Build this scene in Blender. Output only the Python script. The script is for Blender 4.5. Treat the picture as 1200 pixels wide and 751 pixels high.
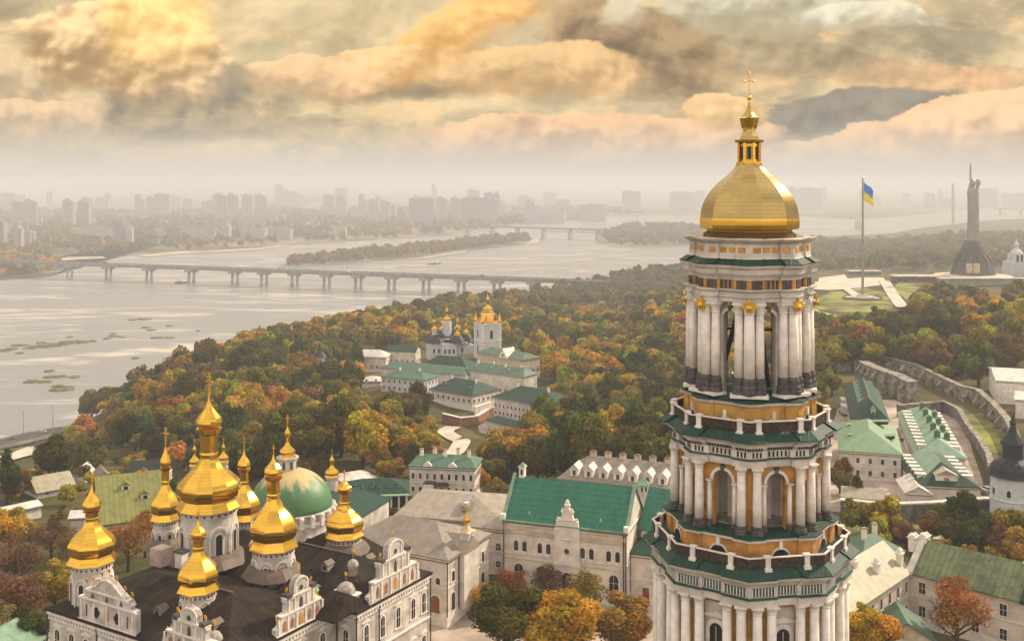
import bpy, math, random
import numpy as np
from mathutils import Vector, Matrix
random.seed(7); rng = np.random.default_rng(7)
R_ = math.radians
S = bpy.context.scene
for o in list(bpy.data.objects): bpy.data.objects.remove(o)
C = S.collection
# ------------------------------------------------ camera
F, CX, Y0, CZ = 1250.0, 600.0, 212.0, 83.8
cam = bpy.data.cameras.new('camera'); co = bpy.data.objects.new('camera', cam); C.objects.link(co)
co.location = (0, 0, CZ); co.rotation_euler = (R_(90), 0, 0)
cam.sensor_fit = 'HORIZONTAL'; cam.sensor_width = 36; cam.lens = 36*F/1200
cam.shift_y = -(375.5-Y0)/1200; cam.clip_start = 1; cam.clip_end = 80000
S.camera = co
# ------------------------------------------------ sun, view, sampling
SUN_AZ, SUN_EL = 58.0, 36.0          # degrees right of straight ahead, and above the horizon
HAZE = 2.0e-4
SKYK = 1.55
sl = bpy.data.lights.new('sun', 'SUN'); so = bpy.data.objects.new('sun', sl); C.objects.link(so)
sl.energy = 5.0; sl.angle = R_(0.6); sl.color = (1.0, .84, .62)
sd = Vector((math.sin(R_(SUN_AZ))*math.cos(R_(SUN_EL)), math.cos(R_(SUN_AZ))*math.cos(R_(SUN_EL)), math.sin(R_(SUN_EL))))
so.rotation_euler = sd.to_track_quat('Z', 'Y').to_euler(); so.location = (0, 0, 400)
S.view_settings.view_transform = 'Standard'; S.view_settings.look = 'None'
S.view_settings.exposure = 0.0; S.view_settings.gamma = 1.0; S.view_settings.use_curve_mapping = False
S.render.engine = 'CYCLES'
cy = S.cycles
cy.max_bounces = 5; cy.diffuse_bounces = 2; cy.glossy_bounces = 3; cy.transmission_bounces = 2; cy.volume_bounces = 1
cy.transparent_max_bounces = 6; cy.use_denoising = True; cy.sample_clamp_indirect = 6; cy.caustics_reflective = False; cy.caustics_refractive = False

# ------------------------------------------------ node helper
class NT:
    def __init__(s, nt): s.nt = nt; s.n = nt.nodes; s.l = nt.links
    def new(s, t, **k):
        n = s.n.new(t)
        for a, b in k.items(): setattr(n, a, b)
        return n
    def put(s, sock, v):
        if isinstance(v, bpy.types.NodeSocket): s.l.new(v, sock)
        elif v is not None: sock.default_value = v
    def m(s, op, a, b=None, c=None, clamp=False):
        n = s.new('ShaderNodeMath', operation=op, use_clamp=clamp)
        s.put(n.inputs[0], a)
        if b is not None: s.put(n.inputs[1], b)
        if c is not None: s.put(n.inputs[2], c)
        return n.outputs[0]
    def vm(s, op, a, b=None):
        n = s.new('ShaderNodeVectorMath', operation=op); s.put(n.inputs[0], a)
        if b is not None: s.put(n.inputs[1], b)
        return n.outputs[0]
    def comb(s, x, y, z):
        n = s.new('ShaderNodeCombineXYZ'); s.put(n.inputs[0], x); s.put(n.inputs[1], y); s.put(n.inputs[2], z); return n.outputs[0]
    def sep(s, v):
        n = s.new('ShaderNodeSeparateXYZ'); s.put(n.inputs[0], v); return n.outputs
    def noise(s, v, sc, det=4, rough=.5, dist=0, col=False):
        n = s.new('ShaderNodeTexNoise'); s.put(n.inputs['Vector'], v); n.inputs['Scale'].default_value = sc
        n.inputs['Detail'].default_value = det; n.inputs['Roughness'].default_value = rough; n.inputs['Distortion'].default_value = dist
        return n.outputs['Color' if col else 'Fac']
    def mix(s, f, a, b, bt='MIX'):
        n = s.new('ShaderNodeMix', data_type='RGBA', blend_type=bt)
        s.put(n.inputs[0], f); s.put(n.inputs[6], a); s.put(n.inputs[7], b); return n.outputs[2]
    def ss(s, v, a, b):
        n = s.new('ShaderNodeMapRange', interpolation_type='SMOOTHSTEP'); s.put(n.inputs[0], v)
        n.inputs[1].default_value = a; n.inputs[2].default_value = b; return n.outputs[0]
def rgb(r, g, b):
    f = lambda c: ((c/255+.055)/1.055)**2.4 if c > 10 else c/255/12.92
    return (f(r), f(g), f(b), 1)
# ------------------------------------------------ world: Nishita sky behind a procedural cloud deck
W = bpy.data.worlds.new('World'); S.world = W; W.use_nodes = True
w = NT(W.node_tree); w.n.clear()
out = w.new('ShaderNodeOutputWorld'); bg = w.new('ShaderNodeBackground'); w.l.new(bg.outputs[0], out.inputs[0])
sky = w.new('ShaderNodeTexSky', sky_type='NISHITA', sun_disc=False)
sky.sun_elevation = R_(SUN_EL); sky.sun_rotation = R_(SUN_AZ); sky.air_density = 1.2; sky.dust_density = 3
tc = w.new('ShaderNodeTexCoord').outputs['Generated']
x, y, z = w.sep(tc)
yy = w.m('MAXIMUM', w.m('ABSOLUTE', y), .35)
u0 = w.m('DIVIDE', x, yy); v0 = w.m('DIVIDE', z, yy)
front = w.ss(y, .3, .6)
p = w.comb(u0, w.m('MULTIPLY', v0, 1.7), w.m('MULTIPLY', y, .3))
def vor(vec, sc, det, sm=.35):
    n = w.new('ShaderNodeTexVoronoi', feature='F1'); w.put(n.inputs['Vector'], vec); n.inputs['Scale'].default_value = sc
    n.inputs['Detail'].default_value = det; n.inputs['Roughness'].default_value = .55; n.normalize = True
    return w.m('SUBTRACT', 1, n.outputs['Distance'])
wa = w.noise(p, 5, 3, .55, 0, True); wb = w.noise(p, 22, 6, .62, 0, True)
wx, wy, _ = w.sep(wa); bx_, by_, _ = w.sep(wb)
def warp(c, a, b, k1, k2):
    return w.m('ADD', c, w.m('ADD', w.m('MULTIPLY', w.m('SUBTRACT', a, .5), k1), w.m('MULTIPLY', w.m('SUBTRACT', b, .5), k2)))
u = warp(u0, wx, bx_, .09, .034); v = warp(v0, wy, by_, .05, .026)
us_ = warp(u0, wx, bx_, .05, .012); vs_ = warp(v0, wy, by_, .03, .010)
pc = w.comb(us_, w.m('MULTIPLY', vs_, 1.12), w.m('MULTIPLY', y, .3))
dl = (-.010, .020, 0)
f1 = vor(pc, 9, 1.6); f1b = vor(w.vm('ADD', pc, dl), 9, 1.6)
f2 = vor(pc, 24, 2.0); f2b = vor(w.vm('ADD', pc, (-.004, .008, 0)), 24, 2.0)
f3 = vor(pc, 75, 2.0)
puff = w.m('ADD', w.m('MULTIPLY', f1, .48), w.m('ADD', w.m('MULTIPLY', f2, .32), w.m('MULTIPLY', f3, .20)))
rel1 = w.m('SUBTRACT', f1, f1b); rel2 = w.m('SUBTRACT', f2, f2b)
pv = w.comb(us_, w.m('MULTIPLY', vs_, 1.9), w.m('MULTIPLY', y, .4))
n1 = w.noise(pv, 6, 7, .58, .2); n3 = w.noise(w.vm('ADD', pv, (3.1, 1.2, 0)), 17, 8, .6, .1)
col = w.mix(w.ss(n1, .34, .64), rgb(178, 167, 142), rgb(232, 212, 172))
col = w.mix(w.m('MULTIPLY', w.ss(n3, .46, .66), .85), col, rgb(234, 204, 160))
n5 = w.noise(w.vm('ADD', pv, (7.1, 4.2, 0)), 9, 6, .6, .1)
col = w.mix(w.m('MULTIPLY', w.ss(n5, .52, .68), .6), col, rgb(150, 142, 124))
def blob(cx, cyp, rx, ry, top, bot=None, amt=1.0, ang=0, soft=.3, pf=1.5, relief=1.0):
    """a cumulus or a patch of deck: lit colour above, shaded colour towards its base"""
    global col
    uu = w.m('SUBTRACT', u, (cx-600)/1250); vv = w.m('SUBTRACT', v, (212-cyp)/1250)
    ca, sa = math.cos(R_(ang)), math.sin(R_(ang))
    a = w.m('DIVIDE', w.m('ADD', w.m('MULTIPLY', uu, ca), w.m('MULTIPLY', vv, sa)), rx/1250)
    b = w.m('DIVIDE', w.m('SUBTRACT', w.m('MULTIPLY', vv, ca), w.m('MULTIPLY', uu, sa)), ry/1250)
    q = w.m('ADD', w.m('MULTIPLY', a, a), w.m('MULTIPLY', b, b))
    q = w.m('SUBTRACT', q, w.m('MULTIPLY', w.m('SUBTRACT', puff, .62), pf))
    q = w.m('SUBTRACT', q, w.m('MULTIPLY', w.m('SUBTRACT', n3, .5), pf*.5))
    # crisp upper rim, melting base
    sf = w.m('MAXIMUM', soft*.35, w.m('SUBTRACT', soft, w.m('MULTIPLY', b, soft*.8)))
    k = w.m('DIVIDE', w.m('SUBTRACT', w.m('ADD', 1.0, sf), q), w.m('MULTIPLY', sf, 2), clamp=True)
    k = w.m('MULTIPLY', k, w.m('MULTIPLY', k, w.m('SUBTRACT', 3, w.m('MULTIPLY', k, 2))))
    c = rgb(*top)
    if bot:
        g = w.m('ADD', w.m('MULTIPLY', b, .75), w.m('ADD', w.m('MULTIPLY', rel1, 4.2*relief), w.m('ADD', w.m('MULTIPLY', rel2, 3.4*relief), w.m('MULTIPLY', w.m('SUBTRACT', n3, .5), 2.0))))
        c = w.mix(w.ss(g, -.75, .75), rgb(*bot), rgb(*top))
    col = w.mix(w.m('MULTIPLY', w.m('MULTIPLY', k, amt), front), col, c)
blob(330, 30, 270, 60, (212, 198, 164), (200, 186, 152), .6, 0, .9, .8)
blob(900, 6, 110, 24, (206, 206, 190), (176, 170, 148), .8, 0, .6)
blob(1015, 20, 80, 16, (226, 224, 206), (190, 184, 164), .75, -4, .6)
blob(1100, 45, 90, 14, (160, 154, 134), None, .6, 0, .8)
blob(1120, 98, 150, 24, (226, 188, 148), (186, 160, 130), .8, -4, .6)
blob(890, 60, 150, 20, (184, 170, 140), (160, 148, 126), .8, -8, .7)
blob(985, 132, 160, 24, (156, 151, 138), (140, 138, 130), .95, 4, .6, .8)
blob(750, 48, 105, 50, (178, 158, 128), (140, 126, 106), .95, -14, .5)
blob(745, 8, 26, 18, (222, 214, 190), None, .75, 0, 1.0, 2.4)
blob(480, 98, 120, 18, (180, 158, 126), (150, 138, 118), .9, 4, .6)
blob(625, 82, 130, 30, (230, 198, 152), (196, 168, 130), .9, 2, .4)
blob(520, 44, 140, 22, (240, 200, 138), (206, 162, 106), .9, 24, .8, 1.8)
blob(440, 72, 62, 20, (236, 206, 160), (206, 172, 126), .85, 8, .4)
blob(365, 92, 80, 22, (232, 200, 160), (196, 172, 142), .85, 0, .35)
blob(30, 100, 66, 26, (214, 194, 160), (180, 166, 142), .85, 0, .4)
blob(60, 146, 100, 20, (228, 200, 170), (190, 176, 156), .8, 0, .4)
blob(210, 122, 86, 38, (176, 162, 136), (136, 134, 126), .95, 16, .6, 1.0)
blob(150, 60, 112, 54, (244, 216, 170), (178, 154, 122), .97, -6, .3, 2.4, 1.1)
blob(185, 22, 60, 48, (253, 234, 166), (236, 200, 138), .85, 0, .95, 2.4)
blob(270, 150, 110, 14, (184, 174, 152), (160, 154, 140), .7, 4, .7)
blob(680, 168, 215, 34, (230, 196, 160), (196, 172, 148), .95, 3, .3, 1.6, 1.2)
blob(1000, 182, 200, 32, (226, 196, 164), (196, 176, 156), .95, 6, .25, 1.6, 1.2)
blob(1150, 152, 110, 46, (232, 200, 166), (196, 174, 152), .95, 10, .22, 1.7, 1.3)
blob(840, 122, 46, 22, (236, 206, 158), (206, 176, 136), .9, 0, .3)
lum = w.m('ADD', 1.0, w.m('ADD', w.m('MULTIPLY', rel1, .6), w.m('MULTIPLY', rel2, .5)))
lum = w.m('MAXIMUM', w.m('MINIMUM', lum, 1.16), .80)
col = w.mix(1.0, col, w.comb(w.m('MULTIPLY', lum, 1.10), w.m('MULTIPLY', lum, 1.06), w.m('MULTIPLY', lum, 1.0)), 'MULTIPLY')
col = w.vm('ADD', w.vm('MULTIPLY', w.vm('SUBTRACT', col, (.50, .44, .32)), (1.32, 1.30, 1.22)), (.53, .455, .32))
col = w.vm('MAXIMUM', col, (.05, .05, .05))
col = w.mix(w.ss(v0, .064, .002), col, rgb(221, 213, 201))
# the rest of the dome, overhead and behind: thin cloud, brightened to light the walls
near = w.m('MULTIPLY', w.ss(z, .30, .20), w.ss(y, .68, .80))      # the detailed deck ahead; a plain deck elsewhere
plain = w.mix(w.ss(z, .02, .25), rgb(207, 200, 191), rgb(205, 190, 160))
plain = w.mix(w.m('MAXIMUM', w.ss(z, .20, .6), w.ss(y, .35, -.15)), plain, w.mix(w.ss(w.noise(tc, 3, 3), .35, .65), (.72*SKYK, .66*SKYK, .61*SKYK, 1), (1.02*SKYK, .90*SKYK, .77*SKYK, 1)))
skyc = w.mix(1.0, sky.outputs[0], (.12, .12, .12, 1), 'MULTIPLY')
plain = w.mix(w.m('MULTIPLY', w.ss(w.noise(tc, 2, 3), .45, .3), w.ss(z, .3, .6)), plain, skyc)
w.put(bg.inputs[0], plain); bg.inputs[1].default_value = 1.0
bg2 = w.new('ShaderNodeBackground'); w.put(bg2.inputs[0], col)
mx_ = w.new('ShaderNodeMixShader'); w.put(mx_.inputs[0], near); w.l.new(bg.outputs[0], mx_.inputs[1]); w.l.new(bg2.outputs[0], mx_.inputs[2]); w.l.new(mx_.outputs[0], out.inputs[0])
try: W.cycles.sampling_method = 'MANUAL'; W.cycles.sample_map_resolution = 512
except Exception: pass
# ------------------------------------------------ materials
M = {}
def mat(name, base, rough=.8, metal=0, var=.12, scale=.6, bump=.0, bscale=4, spec=.3, coat=0):
    m = bpy.data.materials.new(name); m.use_nodes = True; t = NT(m.node_tree); b = t.n['Principled BSDF']
    g = t.new('ShaderNodeNewGeometry').outputs['Position']
    n = t.noise(g, scale, 6, .6)
    c2 = tuple(c*(1-var*2.2) for c in base[:3])+(1,); c1 = tuple(min(1, c*(1+var)) for c in base[:3])+(1,)
    t.put(b.inputs['Base Color'], t.mix(t.ss(n, .3, .7), c2, c1))
    b.inputs['Roughness'].default_value = rough; b.inputs['Metallic'].default_value = metal
    b.inputs['Specular IOR Level'].default_value = spec
    if bump:
        bn = t.new('ShaderNodeBump'); bn.inputs['Strength'].default_value = bump; bn.inputs['Distance'].default_value = .05
        t.put(bn.inputs['Height'], t.noise(g, bscale, 4)); t.put(b.inputs['Normal'], bn.outputs[0])
    M[name] = m; return m
def roofmat(name, base, pitch=.6, seam=.75, var=.15, rough=.55, tiles=0, horiz=.0, spec=.35):
    """standing seams along the slope from object coordinates, blotchy wear"""
    m = bpy.data.materials.new(name); m.use_nodes = True; t = NT(m.node_tree); b = t.n['Principled BSDF']
    o = t.new('ShaderNodeTexCoord').outputs['Object']; x, y, z = t.sep(o)
    nx, ny, nz = t.sep(t.new('ShaderNodeTexCoord').outputs['Normal'])
    isx = t.m('GREATER_THAN', t.m('ABSOLUTE', nx), t.m('ABSOLUTE', ny))
    s = t.m('ADD', t.m('MULTIPLY', x, t.m('SUBTRACT', 1, isx)), t.m('MULTIPLY', y, isx))
    f = t.m('PINGPONG', s, pitch/2)
    line = t.ss(f, .10*pitch, .02*pitch)
    if tiles:
        f2 = t.m('PINGPONG', z, tiles/2); line = t.m('MAXIMUM', line, t.ss(f2, .14*tiles, .03*tiles))
    n = t.noise(o, .5, 6, .65); n2 = t.noise(t.comb(t.m('FLOOR', t.m('DIVIDE', s, pitch)), 0, 0), 3.7, 1)
    c2 = tuple(c*(1-var*1.6) for c in base[:3])+(1,); c1 = tuple(min(1, c*(1+var)) for c in base[:3])+(1,)
    c = t.mix(t.ss(t.m('ADD', t.m('MULTIPLY', n, .7), t.m('MULTIPLY', n2, .3)), .35, .65), c2, c1)
    st = t.noise(t.comb(t.m('MULTIPLY', s, 2.2), t.m('MULTIPLY', z, .35), 0), .8, 6, .7)
    c = t.mix(t.m('MULTIPLY', t.ss(st, .52, .72), .45), c, tuple(q*.6+w_ for q, w_ in zip(base[:3], (.03, .022, .014)))+(1,))
    c = t.mix(t.m('MULTIPLY', t.ss(t.noise(o, 1.6, 4, .6), .58, .68), .25), c, tuple(min(1, q*1.5+.02) for q in base[:3])+(1,))
    c = t.mix(t.m('MULTIPLY', line, 1-seam), c, tuple(q*.45 for q in base[:3])+(1,))
    t.put(b.inputs['Base Color'], c); b.inputs['Roughness'].default_value = rough; b.inputs['Specular IOR Level'].default_value = spec
    bn = t.new('ShaderNodeBump'); bn.inputs['Strength'].default_value = .5; bn.inputs['Distance'].default_value = .04
    t.put(bn.inputs['Height'], line); t.put(b.inputs['Normal'], bn.outputs[0])
    M[name] = m; return m
mat('white', (.62, .56, .505, 1), .85, var=.13, scale=.35, bump=.15)
mat('domecap', (.40, .345, .31, 1), .7, var=.2, scale=2)
mat('oldwhite', (.58, .525, .48, 1), .85, var=.18, scale=.35, bump=.15)
mat('white2', (.77, .70, .635, 1), .8, var=.09, scale=.8)
mat('warmwhite', (.70, .615, .53, 1), .85, var=.12, scale=.3, bump=.15)
mat('cream', (.55, .45, .33, 1), .85, var=.12)
mat('pink', (.55, .42, .36, 1), .85, var=.12)
mat('bluewhite', (.56, .58, .62, 1), .85, var=.08)
mat('ochre', (.60, .29, .07, 1), .85, var=.2, scale=.5)
mat('yellow', (.54, .29, .07, 1), .85, var=.16, scale=.5)
mat('brick', (.36, .16, .09, 1), .85, var=.2, scale=1.2)
mat('greentrim', (.025, .09, .065, 1), .5, var=.2)
mat('tealpanel', (.06, .12, .12, 1), .6, var=.3, scale=2)
mat('darkbase', (.085, .075, .08, 1), .7, var=.25, scale=1.5)
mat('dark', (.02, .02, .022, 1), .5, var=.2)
mat('glass', (.03, .033, .038, 1), .12, var=.3, spec=.6)
mat('pipe', (.05, .05, .055, 1), .5)
mat('silver', (.35, .33, .30, 1), .45, .5, var=.2, scale=1)
mat('wood', (.24, .08, .035, 1), .6, var=.2)
mat('bark', (.07, .05, .035, 1), .95, var=.3, scale=3)
mat('stonewall', (.27, .235, .20, 1), .95, var=.3, scale=.5, bump=.3, bscale=2)
mat('greywall', (.17, .16, .155, 1), .95, var=.3, scale=.4, bump=.3, bscale=2)
mat('concrete', (.33, .31, .285, 1), .9, var=.15, scale=.1)
mat('asphalt', (.075, .072, .07, 1), .95, var=.2, scale=.2)
mat('paving', (.46, .37, .30, 1), .95, var=.16, scale=.12)
mat('path', (.55, .48, .40, 1), .95, var=.12, scale=.1)
mat('lawn', (.20, .21, .045, 1), .95, var=.35, scale=.06)
mat('sand', (.45, .38, .28, 1), .95, var=.15, scale=.02)
mat('reed', (.12, .12, .05, 1), .95, var=.3, scale=.2)
mat('steel', (.34, .30, .28, 1), .5, .3, var=.08, scale=.08)
mat('pedestal', (.12, .115, .115, 1), .9, var=.1, scale=.03)
mat('flagblue', (.02, .22, .70, 1), .8); mat('flagyellow', (.95, .72, .01, 1), .8)
mat('carwhite', (.7, .7, .7, 1), .3); mat('carred', (.35, .04, .03, 1), .3); mat('cardark', (.05, .05, .06, 1), .3)
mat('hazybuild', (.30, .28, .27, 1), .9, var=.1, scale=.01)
roofmat('r_green', (.016, .15, .092, 1), 1.1, .45, tiles=.9)
roofmat('r_dkgreen', (.011, .048, .035, 1), .9, .5, spec=.2)
roofmat('r_ltgreen', (.15, .255, .15, 1), .8, .75, var=.1)
roofmat('r_midgreen', (.065, .135, .09, 1), .8, .7)
roofmat('r_mint', (.19, .30, .21, 1), .7, .8)
roofmat('r_olive', (.20, .205, .06, 1), 1.2, .35)
roofmat('r_stone', (.30, .255, .205, 1), .8, .7)
roofmat('r_grey', (.235, .20, .165, 1), 1.0, .75)
roofmat('r_dark', (.024, .016, .012, 1), 1.1, .2, var=.45, rough=.75, spec=.14)
roofmat('r_brown', (.14, .10, .075, 1), 1.0, .6)
roofmat('r_slate', (.024, .030, .038, 1), .8, .7, spec=.2)
roofmat('r_pale', (.36, .325, .225, 1), .9, .35)
roofmat('r_mixed', (.13, .16, .075, 1), 1.1, .25, var=.3)
roofmat('r_white', (.55, .52, .48, 1), 1.2, .8)
def goldmat(name, base, rough):
    m = bpy.data.materials.new(name); m.use_nodes = True; t = NT(m.node_tree); b = t.n['Principled BSDF']
    o = t.new('ShaderNodeTexCoord').outputs['Object']; x, y, z = t.sep(o)
    f = t.m('PINGPONG', z, .22); ang = t.m('ARCTAN2', y, x)
    seam = t.ss(f, .03, .004)
    n = t.noise(o, .8, 5, .6); n2 = t.noise(o, 5, 3, .6)
    c = t.mix(t.ss(n, .2, .8), tuple(q*.86 for q in base[:3])+(1,), base)
    c = t.mix(t.m('MULTIPLY', seam, .4), c, tuple(q*.35 for q in base[:3])+(1,))
    t.put(b.inputs['Base Color'], c); b.inputs['Metallic'].default_value = .92
    t.put(b.inputs['Roughness'], t.m('ADD', rough-.05, t.m('MULTIPLY', n2, .08)))
    bn = t.new('ShaderNodeBump'); bn.inputs['Strength'].default_value = .06; bn.inputs['Distance'].default_value = .05
    t.put(bn.inputs['Height'], n2); t.put(b.inputs['Normal'], bn.outputs[0])
    M[name] = m
goldmat('gold', (.80, .47, .06, 1), .12)
goldmat('oldgold', (.46, .33, .12, 1), .24)
mat('goldpaint', (.80, .45, .05, 1), .35, .7, var=.2)
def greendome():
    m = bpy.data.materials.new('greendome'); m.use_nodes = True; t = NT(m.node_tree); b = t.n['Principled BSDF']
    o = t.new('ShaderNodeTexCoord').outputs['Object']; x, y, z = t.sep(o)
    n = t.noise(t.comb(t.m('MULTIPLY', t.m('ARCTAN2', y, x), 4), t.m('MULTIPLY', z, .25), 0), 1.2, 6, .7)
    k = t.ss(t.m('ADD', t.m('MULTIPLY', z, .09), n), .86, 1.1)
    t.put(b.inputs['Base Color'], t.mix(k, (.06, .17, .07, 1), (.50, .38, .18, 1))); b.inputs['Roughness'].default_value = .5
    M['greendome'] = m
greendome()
# ------------------------------------------------ where things stand
def P(px, py, D): s = D/F; return ((px-CX)*s, D, CZ-(py-Y0)*s)
def G(px, py, z=0.0): D = (CZ-z)*F/(py-Y0); return ((px-CX)*D/F, D, z)
# ------------------------------------------------ mesh builder
class MB:
    def __init__(s): s.v = []; s.f = []; s.m = []; s.names = []
    def mi(s, n):
        if n not in s.names: s.names.append(n)
        return s.names.index(n)
    def add(s, vs, fs, m):
        b = len(s.v); s.v += [tuple(q) for q in vs]; k = s.mi(m)
        for f in fs: s.f.append(tuple(b+i for i in f)); s.m.append(k)
    def facets(s, prof, n, m, ph=0.0, c=(0,0,0), sub=5):
        # smooth profile, crisp arrises between the n facets
        P_ = [np.array(q, float) for q in prof]; out = []
        for i in range(len(P_)-1):
            p0 = P_[max(i-1, 0)]; p1 = P_[i]; p2 = P_[i+1]; p3 = P_[min(i+2, len(P_)-1)]
            for k in range(sub):
                t = k/sub; q = .5*((2*p1)+(p2-p0)*t+(2*p0-5*p1+4*p2-p3)*t*t+(3*p1-3*p2+p3-p0)*t**3); out.append((max(q[0], .004), q[1]))
        out.append(tuple(P_[-1])); k_ = s.mi(m)
        for j in range(n):
            a0 = ph+2*math.pi*j/n; a1 = ph+2*math.pi*(j+1)/n; b = len(s.v)
            for r, z in out:
                for a in (a0, a1): s.v.append((c[0]+r*math.cos(a), c[1]+r*math.sin(a), c[2]+z))
            for i in range(len(out)-1): s.f.append((b+2*i, b+2*i+1, b+2*i+3, b+2*i+2)); s.m.append(k_)
    def box(s, x0, x1, y0, y1, z0, z1, m, T=None):
        vs = [(x0,y0,z0),(x1,y0,z0),(x1,y1,z0),(x0,y1,z0),(x0,y0,z1),(x1,y0,z1),(x1,y1,z1),(x0,y1,z1)]
        if T: vs = [tuple(T @ Vector(q)) for q in vs]
        s.add(vs, [(3,2,1,0),(4,5,6,7),(0,1,5,4),(1,2,6,5),(2,3,7,6),(3,0,4,7)], m)
    def loft(s, rings, mats, cap0=True, cap1=True, T=None):
        n = len(rings[0]); vs = [q for r in rings for q in r]
        if T: vs = [tuple(T @ Vector(q)) for q in vs]
        b = len(s.v); s.v += [tuple(q) for q in vs]
        for i in range(len(rings)-1):
            mm = s.mi(mats if isinstance(mats, str) else mats[i])
            for j in range(n):
                k = (j+1) % n
                s.f.append((b+i*n+j, b+i*n+k, b+(i+1)*n+k, b+(i+1)*n+j)); s.m.append(mm)
        m0 = s.mi(mats if isinstance(mats, str) else mats[0]); m1 = s.mi(mats if isinstance(mats, str) else mats[-1])
        if cap0: s.f.append(tuple(b+j for j in reversed(range(n)))); s.m.append(m0)
        if cap1: s.f.append(tuple(b+(len(rings)-1)*n+j for j in range(n))); s.m.append(m1)
    def lathe(s, prof, n, mats, c=(0,0,0), ph=0.0, T=None, cap=True):
        s.loft([[(c[0]+max(r,.004)*math.cos(ph+2*math.pi*k/n), c[1]+max(r,.004)*math.sin(ph+2*math.pi*k/n), c[2]+z) for k in range(n)] for r, z in prof], mats, cap, cap, T)
    def tube(s, a, b, r0, r1, n, m):
        a = Vector(a); b = Vector(b); d = (b-a)
        q = d.to_track_quat('Z', 'Y').to_matrix(); L = d.length
        s.loft([[tuple(a + q @ Vector((r*math.cos(2*math.pi*k/n), r*math.sin(2*math.pi*k/n), t))) for k in range(n)] for r, t in ((r0, 0), (r1, L))], m)
    def prism(s, pts, z0, z1, m, T=None):
        s.loft([[(a, b, z0) for a, b in pts], [(a, b, z1) for a, b in pts]], m, T=T)
    def vplate(s, pts, y0, y1, m, T=None):           # outline in x,z (counter-clockwise) extruded in y
        s.loft([[(a, y1, b) for a, b in pts], [(a, y0, b) for a, b in pts]], m, T=T)
    def mesh(s, name, smooth=False):
        me = bpy.data.meshes.new(name); me.from_pydata(s.v, [], s.f)
        for n in s.names: me.materials.append(M[n])
        me.polygons.foreach_set('material_index', s.m)
        if smooth: me.polygons.foreach_set('use_smooth', [True]*len(s.f))
        me.update(); return me
    def build(s, name, parent=None, loc=(0,0,0), rz=0, smooth=False):
        return link(name, s.mesh(name, smooth), parent, loc, rz)
def link(name, me, parent=None, loc=(0,0,0), rz=0, scale=None):
    o = bpy.data.objects.new(name, me); C.objects.link(o); o.location = loc; o.rotation_euler = (0,0,rz)
    if scale: o.scale = scale
    if parent: o.parent = parent
    return o
def thing(name, label, cat, loc=(0,0,0), rz=0, group=None):
    o = bpy.data.objects.new(name, None); C.objects.link(o); o.location = loc; o.rotation_euler = (0,0,rz); o.empty_display_size = .5
    return tag(o, label, cat, group)
def tag(o, label, cat, group=None):
    o['label'] = label; o['category'] = cat
    if group: o['group'] = group
    return o
def kind(o, k='structure'): o['kind'] = k; return o
def copy_tree(o, parent=None):
    c = o.copy(); C.objects.link(c)
    if parent: c.parent = parent
    for ch in o.children: copy_tree(ch, c)
    return c
def faces8(name, fn, R, parent, z=0):
    b = MB(); fn(b); me = b.mesh(name)
    for k in range(8): o = link(name, me, parent); o.matrix_local = face_T(k, R, z)
def pipe(parent, x, y, z0, z1, r=.12): b = MB(); b.tube((x, y, z0), (x, y, z1), r, r, 6, 'pipe'); b.build('downpipe', parent)
def rot2(x, y, a): return x*math.cos(a)-y*math.sin(a), x*math.sin(a)+y*math.cos(a)
# ------------------------------------------------ terrain
ZW = -95.0
ctrl = [(px, D, z) for px in (-900, -300, 100, 500, 900, 1300, 1900) for D, z in ((30, 0), (150, 0))]
ctrl += [(-600,230,-4),(-100,230,-3),(150,230,-1),(400,235,0),(600,260,0),(900,260,0),(1200,260,0),(1700,260,0),
 (-300,300,-22),(0,290,-12),(80,325,-13),(180,300,-8),(150,400,-24),(0,430,-38),(0,520,-58),(100,560,-60),(-300,520,-85),(250,430,-21),(300,500,-24),
 (240,600,-27),(180,600,-38),(330,650,-27),(100,610,-66),(60,650,-78),(0,600,-74),(140,620,-54),(-80,600,-78),(400,700,-31),(480,780,-32),(400,320,-3),(430,285,-1.5),(510,312,-5),(520,420,-20),(600,480,-26),(540,560,-23.5),(470,520,-19.5),(590,460,-25),(560,440,-25),(620,475,-24.5),(545,485,-23.5),(600,440,-25),(560,650,-22.5),
 (380,600,-28),(700,640,-29),(700,500,-25),(700,400,-18),(700,290,0),(800,300,0),(640,350,-9),(620,820,-40),(560,800,-39),(640,950,-50),(540,900,-50),(700,1100,-58),(760,1400,-70),(660,1500,-80),(720,900,-43),(800,1100,-45),
 (1000,300,0),(1200,300,0),(1600,300,0),(1050,400,0),(1200,400,0),(1000,520,-2),(1200,520,-1),(1500,520,0),(950,650,-3),(1100,700,-4),(1000,800,-4.5),(960,860,-7),(1050,860,-5),(1120,850,-8),
 (1140,944,.5),(1240,950,0),(1600,1000,0),(1190,1040,-10),(1180,1300,-36),(1600,1400,-34),(1050,1400,-38),(1000,2000,-66),(1180,2300,-62),(1600,2400,-60),(1000,3000,-86),(1200,3400,-80),(850,1200,-34),(850,2000,-74),(850,700,-18),(800,850,-28)]
cw = np.array([((px-600)*.9, math.log(D)*420, z) for px, D, z in ctrl])
shore = [(-60,545),(0,527),(60,513),(110,500),(230,462),(340,425),(450,392),(560,362),(625,350),(700,336),(760,328),(830,315),(900,290),(940,277.5),(1040,274),(1080,267),(1153,258.5),(1200,256),(1330,252)]
SH = np.array([(-1500, 560.0), (-800, 640.0)]+[G(a, b, ZW)[:2] for a, b in shore]+[(9000, 6500.0)])
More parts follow.
